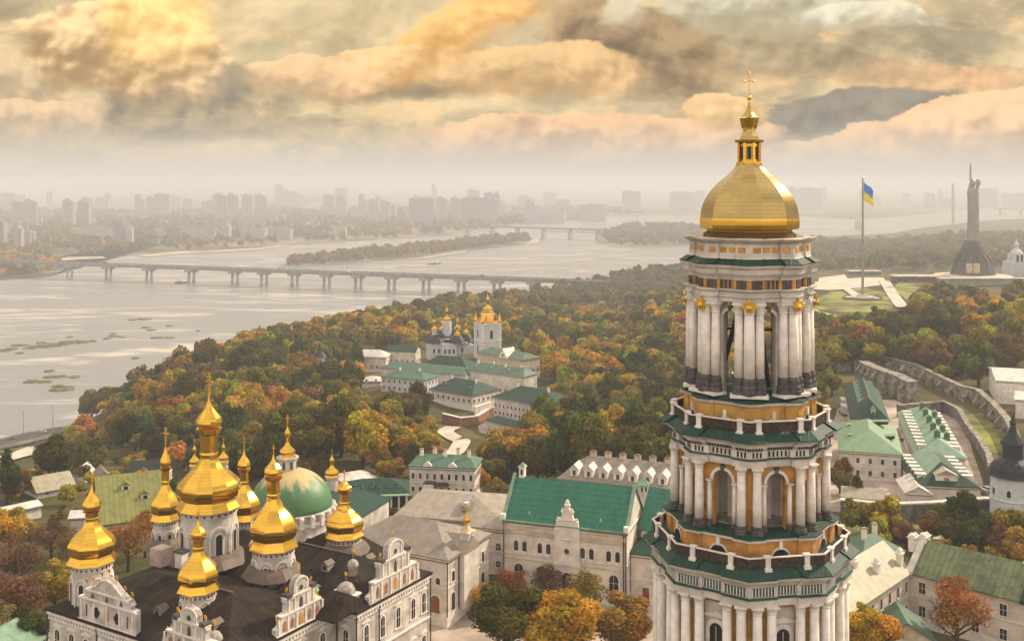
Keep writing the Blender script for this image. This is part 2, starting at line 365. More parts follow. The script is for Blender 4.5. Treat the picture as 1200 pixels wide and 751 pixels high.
def sdist(X, Y):
    """distance inland of the near bank (negative over the river)"""
    best = np.full(X.shape, 1e12); sg = np.ones(X.shape)
    for a, b in zip(SH[:-1], SH[1:]):
        d = b-a; L2 = d@d; t = np.clip(((X-a[0])*d[0]+(Y-a[1])*d[1])/L2, 0, 1)
        qx = X-(a[0]+t*d[0]); qy = Y-(a[1]+t*d[1]); r = qx*qx+qy*qy
        cr = d[0]*qy-d[1]*qx; m = r < best-1e-6; best = np.where(m, r, best); sg = np.where(m, np.where(cr < 0, 1, -1), sg)
    return np.sqrt(best)*sg
def H(X, Y):
    X = np.atleast_1d(np.asarray(X, float)); Y = np.atleast_1d(np.asarray(Y, float)); D = np.maximum(Y, 30.0)
    Wd = np.sqrt(np.maximum(Y, 0)**2+60**2)
    a = (X/Wd*F)*.9; b = np.log(D)*420
    num = np.zeros(X.shape); den = np.zeros(X.shape)
    for c in cw:
        k = ((a-c[0])**2+(b-c[1])**2+500.0)**-2.0; num += k*c[2]; den += k
    z = num/den
    s = sdist(X, Y); lim = np.where(s > 0, -94.2+np.minimum(s, 35)*.15+np.maximum(s-35, 0)*.55, -95+s*.1)
    far = np.clip((Y-1500)/1500, 0, 1)
    lim = np.where(s > 0, lim*(1-far)+far*(-94+np.maximum(s, 0)*.03), lim)
    h = .5*(z+lim-np.sqrt((z-lim)**2+25))
    return np.maximum(h, -112)
def h1(X, Y): return float(H(X, Y)[0])
def T(px, py):
    """where the line of sight through a photo pixel meets the ground"""
    D = 40*(200**(np.arange(1600)/1600)); X = (px-CX)*D/F; Z = CZ-(py-Y0)*D/F
    hh = H(X, D); i = int(np.argmax(Z <= hh)) if (Z <= hh).any() else len(D)-1
    return (float(X[i]), float(D[i]), float(hh[i]))
# terrain sheet
us = np.concatenate([np.linspace(-2600, -700, 30), np.linspace(-680, 1880, 200), np.linspace(1900, 4000, 30)])
ds = np.concatenate([np.linspace(-350, 60, 14), 70*(110**(np.linspace(0, 1, 210)))])
UU, DD = np.meshgrid(us, ds); WW = np.sqrt(np.maximum(DD, 0)**2+200**2)
XX = (UU-600)/F*WW; HH = H(XX.ravel(), DD.ravel()).reshape(XX.shape)
def grid_mesh(name, X, Y, Z, mats):
    nr, nc = X.shape; me = bpy.data.meshes.new(name)
    v = np.stack([X, Y, Z], -1).reshape(-1, 3); idx = np.arange(nr*nc).reshape(nr, nc)
    f = np.stack([idx[:-1,:-1], idx[:-1,1:], idx[1:,1:], idx[1:,:-1]], -1).reshape(-1, 4)
    fast_mesh(me, v, f); [me.materials.append(M[m]) for m in mats]; me.polygons.foreach_set('use_smooth', [True]*len(f)); return me
def fast_mesh(me, v, f):
    me.vertices.add(len(v)); me.vertices.foreach_set('co', np.ascontiguousarray(v, dtype=np.float32).ravel())
    k = f.shape[1]; me.loops.add(f.size); me.loops.foreach_set('vertex_index', f.astype(np.int32).ravel())
    me.polygons.add(len(f)); me.polygons.foreach_set('loop_start', np.arange(0, f.size, k, dtype=np.int32))
    me.update(calc_edges=True); me.validate()
def groundmat():
    m = bpy.data.materials.new('groundmat'); m.use_nodes = True; t = NT(m.node_tree); b = t.n['Principled BSDF']
    g = t.new('ShaderNodeNewGeometry').outputs['Position']
    n = t.noise(g, .02, 8, .6); n2 = t.noise(g, .3, 6, .65)
    c = t.mix(t.ss(n, .4, .62), (.055, .055, .022, 1), (.13, .095, .045, 1))
    c = t.mix(t.m('MULTIPLY', t.ss(n2, .45, .7), .6), c, (.09, .10, .03, 1))
    t.put(b.inputs['Base Color'], c); b.inputs['Roughness'].default_value = 1; b.inputs['Specular IOR Level'].default_value = .1
    M['ground'] = m
    m = bpy.data.materials.new('flatland'); m.use_nodes = True; t = NT(m.node_tree); b = t.n['Principled BSDF']
    g = t.new('ShaderNodeNewGeometry').outputs['Position']
    n = t.noise(g, .0035, 10, .68); n2 = t.noise(g, .02, 6, .65)
    c = t.mix(t.ss(n, .42, .58), (.07, .075, .035, 1), (.26, .22, .16, 1))
    c = t.mix(t.m('MULTIPLY', t.ss(n2, .45, .65), .6), c, (.12, .10, .05, 1))
    t.put(b.inputs['Base Color'], c); b.inputs['Roughness'].default_value = 1; b.inputs['Specular IOR Level'].default_value = .1
    M['flatland'] = m
    m = bpy.data.materials.new('watermat'); m.use_nodes = True; t = NT(m.node_tree); b = t.n['Principled BSDF']
    g = t.new('ShaderNodeNewGeometry').outputs['Position']
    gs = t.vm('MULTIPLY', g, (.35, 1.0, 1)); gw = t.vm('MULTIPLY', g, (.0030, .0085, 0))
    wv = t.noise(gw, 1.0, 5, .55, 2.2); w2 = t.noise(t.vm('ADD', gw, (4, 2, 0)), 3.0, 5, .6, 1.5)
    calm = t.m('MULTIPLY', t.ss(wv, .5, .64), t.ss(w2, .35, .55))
    t.put(b.inputs['Base Color'], t.mix(calm, (.20, .205, .22, 1), (.50, .485, .46, 1)))  # bright sheen of the calm streaks is painted into the base colour
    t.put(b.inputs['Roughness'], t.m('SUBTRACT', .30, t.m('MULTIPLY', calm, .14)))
    b.inputs['IOR'].default_value = 1.33; b.inputs['Specular IOR Level'].default_value = .75
    bn = t.new('ShaderNodeBump'); bn.inputs['Strength'].default_value = .35; bn.inputs['Distance'].default_value = .6
    t.put(bn.inputs['Height'], t.noise(gs, .12, 6, .7)); t.put(b.inputs['Normal'], bn.outputs[0])
    M['water'] = m
groundmat()
terrain = kind(link('ground', grid_mesh('ground', XX, DD, HH, ['ground'])))
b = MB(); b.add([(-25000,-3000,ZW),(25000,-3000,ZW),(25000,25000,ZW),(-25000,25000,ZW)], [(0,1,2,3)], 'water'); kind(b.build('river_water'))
def flat(name, pts, z, m, sub=None):
    b = MB(); q = [G(a, c, z) for a, c in pts]; b.add(q, [tuple(range(len(q)))], m); return kind(b.build(name))
def drape(name, pts, m, lift=.12, step=6.0, world=False):
    """polygon given by photo pixels on the ground, laid over the terrain"""
    w_ = pts if world else [T(a, c)[:2] for a, c in pts]
    X = np.array([q[0] for q in w_]); Y = np.array([q[1] for q in w_])
    n = max(8, int(max(np.ptp(X), np.ptp(Y))/step)); n = min(n, 70)
    gx = np.linspace(X.min(), X.max(), n+1); gy = np.linspace(Y.min(), Y.max(), n+1)
    import bmesh
    bm = bmesh.new(); vs = [bm.verts.new((a, c, 0)) for a, c in w_]; f = bm.faces.new(vs)
    for q in gx[1:-1]: bmesh.ops.bisect_plane(bm, geom=bm.verts[:]+bm.edges[:]+bm.faces[:], plane_co=(q,0,0), plane_no=(1,0,0))
    for q in gy[1:-1]: bmesh.ops.bisect_plane(bm, geom=bm.verts[:]+bm.edges[:]+bm.faces[:], plane_co=(0,q,0), plane_no=(0,1,0))
    bmesh.ops.triangulate(bm, faces=bm.faces[:])
    vv = np.array([q.co[:2] for q in bm.verts]); hh = H(vv[:,0], vv[:,1])
    for q, z in zip(bm.verts, hh): q.co.z = z+lift
    for f in bm.faces:
        if f.normal.z < 0: f.normal_flip()
    me = bpy.data.meshes.new(name); bm.to_mesh(me); bm.free(); me.materials.append(M[m]); return kind(link(name, me))
def ribbon(name, pts, width, m, lift=.2, world=False, z=None):
    w_ = [Vector(q[:2]) for q in (pts if world else [T(a, c) for a, c in pts])]
    out = []
    for i in range(len(w_)-1):
        for k in range(8):
            t = k/8; p0 = w_[max(i-1,0)]; p1 = w_[i]; p2 = w_[i+1]; p3 = w_[min(i+2, len(w_)-1)]
            out.append(.5*((2*p1)+(p2-p0)*t+(2*p0-5*p1+4*p2-p3)*t*t+(3*p1-3*p2+p3-p0)*t**3))
    out.append(w_[-1]); b = MB(); vs = []
    for i, q in enumerate(out):
        d = (out[min(i+1, len(out)-1)]-out[max(i-1, 0)]).normalized(); n = Vector((-d.y, d.x))
        hz = [h1(*(q+n*s*width/2)) for s in (-1, 0, 1)]; zz = max(hz)
        for s in (-1, 1): vs.append((q.x+n.x*s*width/2, q.y+n.y*s*width/2, zz+lift))
    b.add(vs, [(2*i, 2*i+1, 2*i+3, 2*i+2) for i in range(len(out)-1)], m)
    o = kind(b.build(name)); return o, out
# ================================================================ great bell tower
TX, TY = 27.8, 125.0
def oct_ring(R, z, p=0.0, s=1.5, ph=0.0):
    V = [(R*math.cos(R_(-90+45*k)+ph), R*math.sin(R_(-90+45*k)+ph)) for k in range(8)]; out = []
    for k in range(8):
        if p == 0: out.append((V[k][0], V[k][1], z)); continue
        th = R_(-90+45*k)+ph
        a, c = Vector(V[k-1]), Vector(V[(k+1) % 8]); v = Vector(V[k])
        e1 = (a-v).normalized(); e2 = (c-v).normalized()
        nL = Vector((math.cos(th-R_(22.5)), math.sin(th-R_(22.5)))); nR = Vector((math.cos(th+R_(22.5)), math.sin(th+R_(22.5))))
        A = v+e1*s; B = v+e2*s; V2 = v*((R+p/math.cos(R_(22.5)))/R)
        for q in (A, A+nL*p, V2, B+nR*p, B): out.append((q.x, q.y, z))
    return out
def oct_loft(prof, mats, p=0, s=1.5, caps=True, mb=None):
    mb = mb or MB(); mb.loft([oct_ring(R, z, p, s) for R, z in prof], mats, caps, caps); return mb
BT = thing('bell_tower', 'huge white and ochre tiered bell tower with gilded dome and green ledges in the foreground', 'bell tower', (TX, TY, 0))
# lower tiers
oct_loft([(14.2,0),(14.2,1.6),(13.6,2),(13.4,21),(13.8,21.6),(14.5,22.4),(14.5,22.8),(12.6,23.6)], 'white').build('rusticated_tier', BT)
oct_loft([(9.9,23.7),(9.9,38.3)], 'yellow').build('wall', BT)
oct_loft([(11.2,38.2),(11.2,38.95),(11.35,39.0),(11.35,39.15),(11.05,39.2),(11.05,40.35),(11.2,40.4),(11.5,40.75),(11.9,41.0),(11.95,41.3)],
         ['white','white','greentrim','greentrim','white','white','white','white','white'], .28, 3.1).build('entablature', BT)
oct_loft([(12.15,41.32),(12.15,41.42),(10.6,42.5),(9.2,42.55)], 'r_dkgreen', .28, 3.1).build('green_ledge', BT)
oct_loft([(9.4,42.5),(9.4,44.6)], 'ochre', .2, 1.6).build('drum_wall', BT)
oct_loft([(9.5,44.55),(9.75,44.62),(9.75,44.9)], 'white', .3, 1.8).build('drum_rim', BT)
oct_loft([(9.85,44.92),(9.85,45.0),(8.7,45.3),(6.6,45.32)], 'r_dkgreen', .3, 1.8).build('green_ledge', BT)
# middle tier
def face_T(k, R, z=0):
    """frame on the middle of face k: x along the face, -y outward"""
    th = R_(-90+45*k+22.5); ap = R*math.cos(R_(22.5))
    return Matrix.Translation((ap*math.cos(th), ap*math.sin(th), z)) @ Matrix.Rotation(th+R_(90), 4, 'Z')
def arch_wall(mb, Rw, zb, zt, ow, zs, th, m, m_in=None):
    """eight wall panels, each with an arched opening of width ow springing at zs"""
    hw = Rw*math.sin(R_(22.5))+.001
    for k in range(8):
        Tm = face_T(k, Rw)
        r = ow/2; arc = [(r*math.cos(a), zs+r*math.sin(a)) for a in np.linspace(0, math.pi, 13)]
        # left and right jambs, then the head as a strip of quads
        for sgn in (-1, 1):
            x0, x1 = sorted((sgn*r, sgn*hw)); mb.box(x0, x1, 0, th, zb, zs, m, Tm)
        top = [(x, zt) for x, _ in arc]; top[0] = (hw, zt); top[-1] = (-hw, zt)
        arc2 = list(arc)
        for i in range(12):
            q = [arc2[i], top[i], top[i+1], arc2[i+1]]
            mb.vplate(q, 0, th, m, Tm)
        mb.vplate([(r, zs), (hw, zs), (hw, zt), (hw-.01, zt)], 0, th, m, Tm)
        mb.vplate([(-r, zs), (-hw+.01, zt), (-hw, zt), (-hw, zs)], 0, th, m, Tm)
b = MB(); arch_wall(b, 8.05, 45.3, 52.5, 2.3, 50.5, .9, 'ochre'); b.build('arcade_wall', BT)
oct_loft([(6.9,45.31),(6.9,45.5)], 'stonewall').build('arcade_floor', BT)
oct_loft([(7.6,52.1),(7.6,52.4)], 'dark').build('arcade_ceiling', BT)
for k in range(8):
    a = R_(22.5+45*k); b = MB(); b.box(-.9, .9, -.9, .9, 45.4, 52.2, 'warmwhite'); b.build('inner_pier', BT, (3.3*math.cos(a), 3.3*math.sin(a), 0), a)
def arch_ring(R, zs, r0, r1, y0, y1, m):
    def fn(b):
        A = np.linspace(0, math.pi, 13)
        for i in range(12):
            a0, a1 = A[i], A[i+1]
            b.vplate([(r0*math.cos(a0), zs+r0*math.sin(a0)), (r1*math.cos(a0), zs+r1*math.sin(a0)), (r1*math.cos(a1), zs+r1*math.sin(a1)), (r0*math.cos(a1), zs+r0*math.sin(a1))], y0, y1, m)
        b.vplate([(-.16, zs+r0-.05), (.16, zs+r0-.05), (.26, zs+r1+.3), (-.26, zs+r1+.3)], y0-.12, y1, 'tealpanel')
    faces8('arch_surround', fn, R, BT)
arch_ring(8.05, 50.5, 1.15, 1.48, -.22, .1, 'white2')
cols = {}
def column(R, z0, z1, r, x, y, parent, baseh, caph, basem='darkbase', capm='white2', plinth=True):
    key = (z0, z1, r)
    if key not in cols:
        b = MB(); b.lathe([(r*1.02, z0+baseh), (r, z0+baseh+(z1-z0)*.3), (r*.88, z1-caph)], 14, 'white2'); sh = b.mesh('column', False)
        for pl in sh.polygons: pl.use_smooth = len(pl.vertices) == 4
        b = MB(); b.lathe([(r*1.5, z0), (r*1.5, z0+baseh*.2), (r*1.38, z0+baseh*.25), (r*1.42, z0+baseh*.45), (r*1.2, z0+baseh*.55), (r*1.25, z0+baseh*.8), (r*1.02, z0+baseh)], 14, basem); ba = b.mesh('base')
        b = MB(); b.lathe([(r*.88, z1-caph), (r*1.0, z1-caph*.9), (r*.92, z1-caph*.8), (r*1.05, z1-caph*.5), (r*1.35, z1-caph*.25)], 14, capm)
        q = r*1.25; b.box(-q, q, -q, q, z1-caph*.24, z1, capm); cp = b.mesh('capital')
        cols[key] = (sh, ba, cp)
    sh, ba, cp = cols[key]; c = link('column', sh, parent, (x, y, 0)); a = math.atan2(y, x)
    link('base', ba, c); k = link('capital', cp, c); k.rotation_euler = (0, 0, a); return c
def vert(k, R): th = R_(-90+45*k); return Vector((R*math.cos(th), R*math.sin(th))), th
for k in range(8):
    v, th = vert(k, 8.95); a = (vert(k-1, 8.95)[0]-v).normalized(); c = (vert(k+1, 8.95)[0]-v).normalized()
    for e in (a, c):
        q = v+e*.92; column(8.9, 45.2, 52.5, .50, q.x, q.y, BT, .95, .8)
    for sg in (-1, 1):
        q = face_T(k, 8.25) @ Vector((sg*1.5, -.1, 0)); column(8.1, 45.25, 50.45, .28, q.x, q.y, BT, .8, .55)
        q = q
# third entablature
oct_loft([(8.75,52.5),(8.75,53.2),(8.95,53.3),(8.95,53.42),(8.55,53.45),(8.55,54.3),(8.75,54.35),(9.1,54.7),(9.15,55.0),(9.75,55.2),(9.95,55.4)],
         ['white','white','greentrim','greentrim','white2','white2','white','white','white','white'], .35, 1.9).build('entablature', BT)
oct_loft([(10.15,55.42),(10.15,55.52),(8.9,56.35),(7.2,56.4)], 'r_dkgreen', .35, 1.9).build('green_ledge', BT)
def fn(b):
    for i in range(13):
        x = -2.9+i*5.8/12
        if abs(x) < 2.0: b.box(x-.10, x+.10, -.05, .05, 53.55, 54.15, 'dark')
    for i in range(22): x = -3.5+i*7/21; yo = -.52 if abs(x) < 1.9 else -.85; b.box(x-.09, x+.09, yo-.05, yo+.3, 54.4, 54.72, 'darkbase')
    for sg in (-1, 1):
        for j in range(3): x = sg*(2.1+j*.42); b.box(x-.10, x+.10, -.40, -.3, 53.55, 54.15, 'dark')
faces8('frieze_opening', fn, 8.55, BT)
oct_loft([(7.45,56.35),(7.45,58.85)], 'yellow', .15, 1.5).build('drum_wall', BT)
oct_loft([(7.5,58.8),(7.75,58.95),(7.75,59.25)], 'white', .25, 1.7).build('drum_rim', BT)
oct_loft([(7.95,59.27),(7.95,59.36),(6.6,59.75),(4.4,59.8)], 'r_dkgreen', .3, 1.7).build('green_ledge', BT)
# half-round drum windows
def lunette(R, z, r, parent):
    pts = [(r*math.cos(a), r*math.sin(a)) for a in np.linspace(0, math.pi, 11)]
    b = MB(); b.vplate([(x*1.22, y*1.22) for x, y in pts], -.06, .1, 'white2'); b.vplate(pts, -.1, .08, 'dark'); b.box(-.2, .2, -.2, .05, r*1.0, r*1.2+.75, 'white2'); me = b.mesh('drum_window')
    for k in range(8):
        Tm = face_T(k, R, z); o = link('drum_window', me, parent); o.matrix_local = Tm
lunette(9.4, 42.7, .95, BT); lunette(7.45, 56.5, .8, BT)
# balustrades
def balustrade(R, z0, z1, posts, rail_m='white2'):
    b = MB(); zr = z1-.13
    oct_r = lambda r, z: [(r*math.cos(R_(-90+45*k)), r*math.sin(R_(-90+45*k)), z) for k in range(8)]
    b.loft([oct_r(R-.11, zr), oct_r(R+.11, zr), oct_r(R+.11, z1), oct_r(R-.11, z1), oct_r(R-.11, zr)], rail_m, False, False); b.build('handrail', BT)
    b = MB(); b.loft([oct_r(R-.04, z0), oct_r(R+.04, z0), oct_r(R+.04, zr), oct_r(R-.04, zr), oct_r(R-.04, z0)], 'brickgrille', False, False); b.build('grille', BT)
    b = MB(); b.box(-.28, .28, -.24, .24, z0-.5, z1-.05, 'white2'); b.box(-.38, .38, -.34, .34, z1-.05, z1+.12, 'white2'); b.box(-.40, .40, -.36, .36, z0-.5, z0-.02, 'white2'); pm = b.mesh('baluster_post')
    for k in range(8):
        for t in posts:
            Tm = face_T(k, R); hw = R*math.sin(R_(22.5)); o = link('baluster_post', pm, BT); o.matrix_local = Tm @ Matrix.Translation((t*hw, 0, 0))
mat('brickgrille', (.06, .038, .032, 1), .9, var=.25, scale=3)
balustrade(11.25, 42.35, 43.5, (-.52, .52)); balustrade(9.1, 56.45, 57.6, (-.7, .7))
# doric tier
for k in range(8):
    v, th = vert(k, 10.95); a = (vert(k-1, 10.95)[0]-v).normalized(); c = (vert(k+1, 10.95)[0]-v).normalized()
    for e in (a, c):
        for s_ in (.92, 2.55):
            q = v+e*s_; column(10.9, 24.0, 38.2, .56, q.x, q.y, BT, .9, .9)
def fn(b):
    b.box(-1.15, 1.15, -.03, .03, 39.3, 40.25, 'tealpanel')
    for i in range(7): x = -1.05+i*2.1/6; b.box(x-.05, x+.05, -.08, .02, 39.35, 40.2, 'white2')
    for sg in (-1, 1):
        b.box(sg*2.75-1.3, sg*2.75+1.3, -.32, -.26, 39.3, 40.25, 'tealpanel')
        for i in range(8): x = sg*2.75-1.25+i*2.5/7; b.box(x-.05, x+.05, -.37, -.25, 39.35, 40.2, 'white2')
faces8('frieze_grille', fn, 11.05, BT)
def tall_window(w_, h_, name='window', frame='white2', glass='dark', arch=True, fw=.18, sill=True, pediment=0, bars=True):
    b = MB(); r = w_/2
    def shape(g):
        if arch: return [(r+g, -g*.0), (r+g, h_-r)]+[((r+g)*math.cos(a), h_-r+(r+g)*math.sin(a)) for a in np.linspace(.2, math.pi-.2, 8)]+[(-r-g, h_-r), (-r-g, 0)]
        return [(r+g, -g), (r+g, h_+g), (-r-g, h_+g), (-r-g, -g)]
    b.vplate([(x, z) for x, z in shape(fw)], -.10, .05, frame); b.vplate(shape(0), -.125, .05, glass)
    if bars:
        b.box(-.03, .03, -.15, -.1, .05, h_*.95, frame); b.box(-r, r, -.15, -.1, h_*.5-.03, h_*.5+.03, frame)
    if sill: b.box(-r-fw*1.4, r+fw*1.4, -.22, .03, -.22, -.02, frame)
    if pediment:
        g = r+fw*1.8; b.vplate([(-g, h_+fw+.15), (g, h_+fw+.15), (g, h_+fw+.32), (0, h_+fw+.32+pediment), (-g, h_+fw+.32)], -.2, .05, frame)
    return b.mesh(name)
wm = tall_window(1.5, 6.2, fw=.5, pediment=.5)
b = MB(); b.box(-1.35, 1.35, -.08, .06, 24, 37.5, 'white')
pm = b.mesh('window_bay')
for k in range(8):
    o = link('window_bay', pm, BT); o.matrix_local = face_T(k, 9.9)
    o2 = link('window', wm, BT); o2.matrix_local = face_T(k, 9.98, 29.0)
# upper tier
b = MB(); arch_wall(b, 5.75, 59.8, 70.3, 1.75, 68.3, .8, 'white'); b.build('arcade_wall', BT)
arch_ring(5.75, 68.3, .875, 1.2, -.28, .05, 'white2')
faces8('arch_pilaster', lambda b: b.box(1.03-.16, 1.03+.16, -.26, .05, 59.9, 68.3, 'white2'), 5.75, BT)
faces8('arch_pilaster', lambda b: b.box(-1.03-.16, -1.03+.16, -.26, .05, 59.9, 68.3, 'white2'), 5.75, BT)
b = MB(); b.tube((-3.5, -2, 60), (-1.2, -.6, 69), .28, .28, 6, 'dark'); b.tube((2.2, -1.8, 60), (1.0, -.6, 69), .28, .28, 6, 'dark'); b.box(-4.6, 4.6, -.2, .2, 66.3, 66.6, 'dark'); b.box(-.2, .2, -4.6, 4.6, 66.5, 66.8, 'dark'); b.tube((0, 2.5, 60), (0, .5, 69), .3, .3, 6, 'dark'); b.build('bell_frame', BT)
b = MB(); b.lathe([(1.3, 62.8), (1.2, 63.2), (.8, 64.2), (.6, 65), (.2, 65.4), (.1, 66.4)], 16, 'silver'); b.build('bell', BT, smooth=True)
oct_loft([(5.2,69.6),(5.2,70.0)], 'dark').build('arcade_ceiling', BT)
for k in range(8):
    v, th = vert(k, 6.75); t = Vector((-math.sin(th), math.cos(th))); rad = Vector((math.cos(th), math.sin(th)))
    column(6.75, 60.0, 70.25, .62, v.x, v.y, BT, 1.9, 1.35)
    for sg in (-1, 1):
        q = rad*6.35+t*sg*1.12; column(6.3, 60.0, 70.25, .52, q.x, q.y, BT, 1.9, 1.35)
b = MB(); b.box(-.8, 1.15, -2.1, 2.1, 59.75, 60.05, 'white2'); pm_ = b.mesh('plinth')
for k in range(8): v, th = vert(k, 6.6); link('plinth', pm_, BT, (v.x*.97, v.y*.97, 0), th)
# gilded capitals
b = MB(); pts = []
for a_, r in ((-90, .55), (-62, .42), (-48, .72), (-30, .48), (-8, .62), (8, .98), (22, .70), (40, 1.02), (54, .66), (72, .72), (90, 1.05), (108, .72), (126, .66), (140, 1.02), (158, .70), (172, .98), (188, .62), (210, .48), (228, .72), (242, .42)):
    pts.append((r*math.cos(R_(a_)), r*math.sin(R_(a_))))
b.vplate(pts, -.14, .1, 'goldpaint'); b.lathe([(.3, -.0), (.35, .2), (.1, .4)], 8, 'goldpaint', T=Matrix.Rotation(R_(90), 4, 'X')); gm = b.mesh('gilded_capital')
b = MB(); b.lathe([(.30, -.1), (.36, .12), (.1, .3)], 7, 'goldpaint', T=Matrix.Rotation(R_(90), 4, 'X')); gm2 = b.mesh('gilded_rosette')
for k in range(8):
    v, th = vert(k, 7.48); o = link('gilded_capital', gm, BT, (v.x, v.y, 69.75), th+R_(90))
    o = link('gilded_rosette', gm2, BT); o.matrix_local = face_T(k, 6.15, 70.0)
oct_loft([(6.95,70.27),(6.95,70.75),(7.1,70.8),(7.1,70.95),(6.85,70.97),(6.85,71.35),(7.2,71.55),(7.2,71.7)], ['white','greentrim','white','white','white','white','white'], .4, 1.7).build('entablature', BT)
oct_loft([(6.6,71.68),(6.6,72.75)], 'ochre', .4, 1.7).build('frieze', BT)
def fn(b):
    for i in range(6): x = -1.25+i*.5; b.box(x-.13, x+.13, -.12, .05, 71.72, 72.7, 'darkbase')
    for sg in (-1, 1):
        for i in range(3): x = sg*(1.35+i*.42); b.box(x-.15, x+.15, -.52, -.35, 71.72, 72.7, 'darkbase')
faces8('triglyph', fn, 6.6, BT)
oct_loft([(6.8,72.72),(6.9,73.0),(7.25,73.4),(7.3,73.9),(7.6,74.15),(7.65,74.4)], 'white', .35, 1.7).build('cornice', BT)
oct_loft([(7.75,74.42),(7.75,74.5),(6.9,75.05),(6.3,75.1)], 'r_dkgreen', .35, 1.7).build('green_ledge', BT)
oct_loft([(6.85,75.02),(6.7,75.2),(6.6,76.7),(6.9,76.9),(7.3,77.15),(7.35,77.3),(5.5,77.4)], 'white', .25, 1.5).build('attic', BT)
def fn(b):
    for x0, x1 in ((-.95, -.12), (.12, .95)): b.box(x0, x1, -.05, .05, 75.75, 76.35, 'ochre')
    for sg in (-1, 1): b.box(min(sg*1.3, sg*2.2), max(sg*1.3, sg*2.2), -.33, -.2, 75.75, 76.35, 'ochre')
faces8('attic_panel', fn, 6.63, BT)
# dome
c8 = 1/math.cos(R_(22.5))
def oct8(prof, m, ph=R_(22.5), name='x', parent=BT, cap=True):
    b = MB(); b.lathe([(r*c8, z) for r, z in prof], 8, m, ph=ph+R_(0)); return b.build(name, parent)
prof = [(6.5,77.35),(6.2,77.45),(5.35,77.75),(5.15,78.05),(5.3,78.2),(5.75,78.3),(5.92,78.7),(5.98,79.3),(5.9,80.2),(5.65,81.1),(5.25,81.9),(4.75,82.6),(4.1,83.3),(3.4,83.9),(2.7,84.45),(2.15,84.95),(1.75,85.4),(1.55,85.8)]
dm = MB(); dm.facets([(r*1.03*(.94 if z > 78 else .96), z-77) for r, z in prof], 12, 'oldgold', ph=R_(15)); dome = dm.build('gilded_dome', BT, (0, 0, 77), smooth=True)
dm = MB(); dm.facets([(5.60*1.03, 1.3), (5.66*1.03, 1.7), (5.68*1.03, 2.2), (5.66*1.03, 2.55)], 12, 'gold', ph=R_(15)); dm.build('gilt_band', dome, smooth=True)
b = MB(); b.lathe([(1.6, 85.75), (1.6, 86.0), (1.15, 86.05), (1.15, 88.1), (1.75, 88.3), (1.8, 88.55), (1.2, 88.6)], 8, 'gold', ph=R_(22.5))
for k in range(8):
    a = R_(45*k); b.box(1.2, 1.4, -.16, .16, 86.0, 88.2, 'gold', Matrix.Rotation(a+R_(22.5), 4, 'Z'))
lan = b.build('lantern', BT)
for k in range(8): b = MB(); b.box(1.02, 1.12, -.24, .24, 86.3, 87.8, 'dark'); b.build('lantern_opening', lan, rz=R_(45*k))
b = MB(); b.lathe([(1.2, 88.6), (1.05, 89.0), (.78, 89.5), (.75, 89.85)], 8, 'oldgold', ph=R_(22.5)); b.build('lantern_roof', BT)
b = MB(); b.lathe([(.8, 89.85), (.95, 90.0), (1.15, 90.9), (1.2, 91.1), (.95, 91.25)], 8, 'gold', ph=R_(22.5)); b.build('cupola', BT)
b = MB(); b.lathe([(.95, 91.25), (.55, 91.8), (.3, 92.3), (.06, 93.1)], 8, 'oldgold', ph=R_(22.5)); b.build('spire', BT)
b = MB(); b.lathe([(.02, -.3), (.22, -.2), (.3, 0), (.22, .2), (.02, .3)], 12, 'goldpaint', c=(0, 0, 93.5)); b.build('ball', BT, smooth=True)
def cross_mesh(h, m='goldpaint', k=.035):
    b = MB(); t = h*k; b.box(-t, t, -t, t, 0, h, m); b.box(-h*.2, h*.2, -t, t, h*.62, h*.62+2*t, m); b.box(-h*.1, h*.1, -t, t, h*.8, h*.8+2*t, m)
    for x, z in ((-h*.2, h*.62+t), (h*.2, h*.62+t), (0, h)): b.lathe([(.01, -h*.05), (h*.05, 0), (.01, h*.05)], 6, m, c=(x, 0, z))
    return b.mesh('cross')
link('cross', cross_mesh(2.75, k=.018), BT, (0, 0, 93.7))
BT.rotation_euler = (0, 0, R_(-12.5))

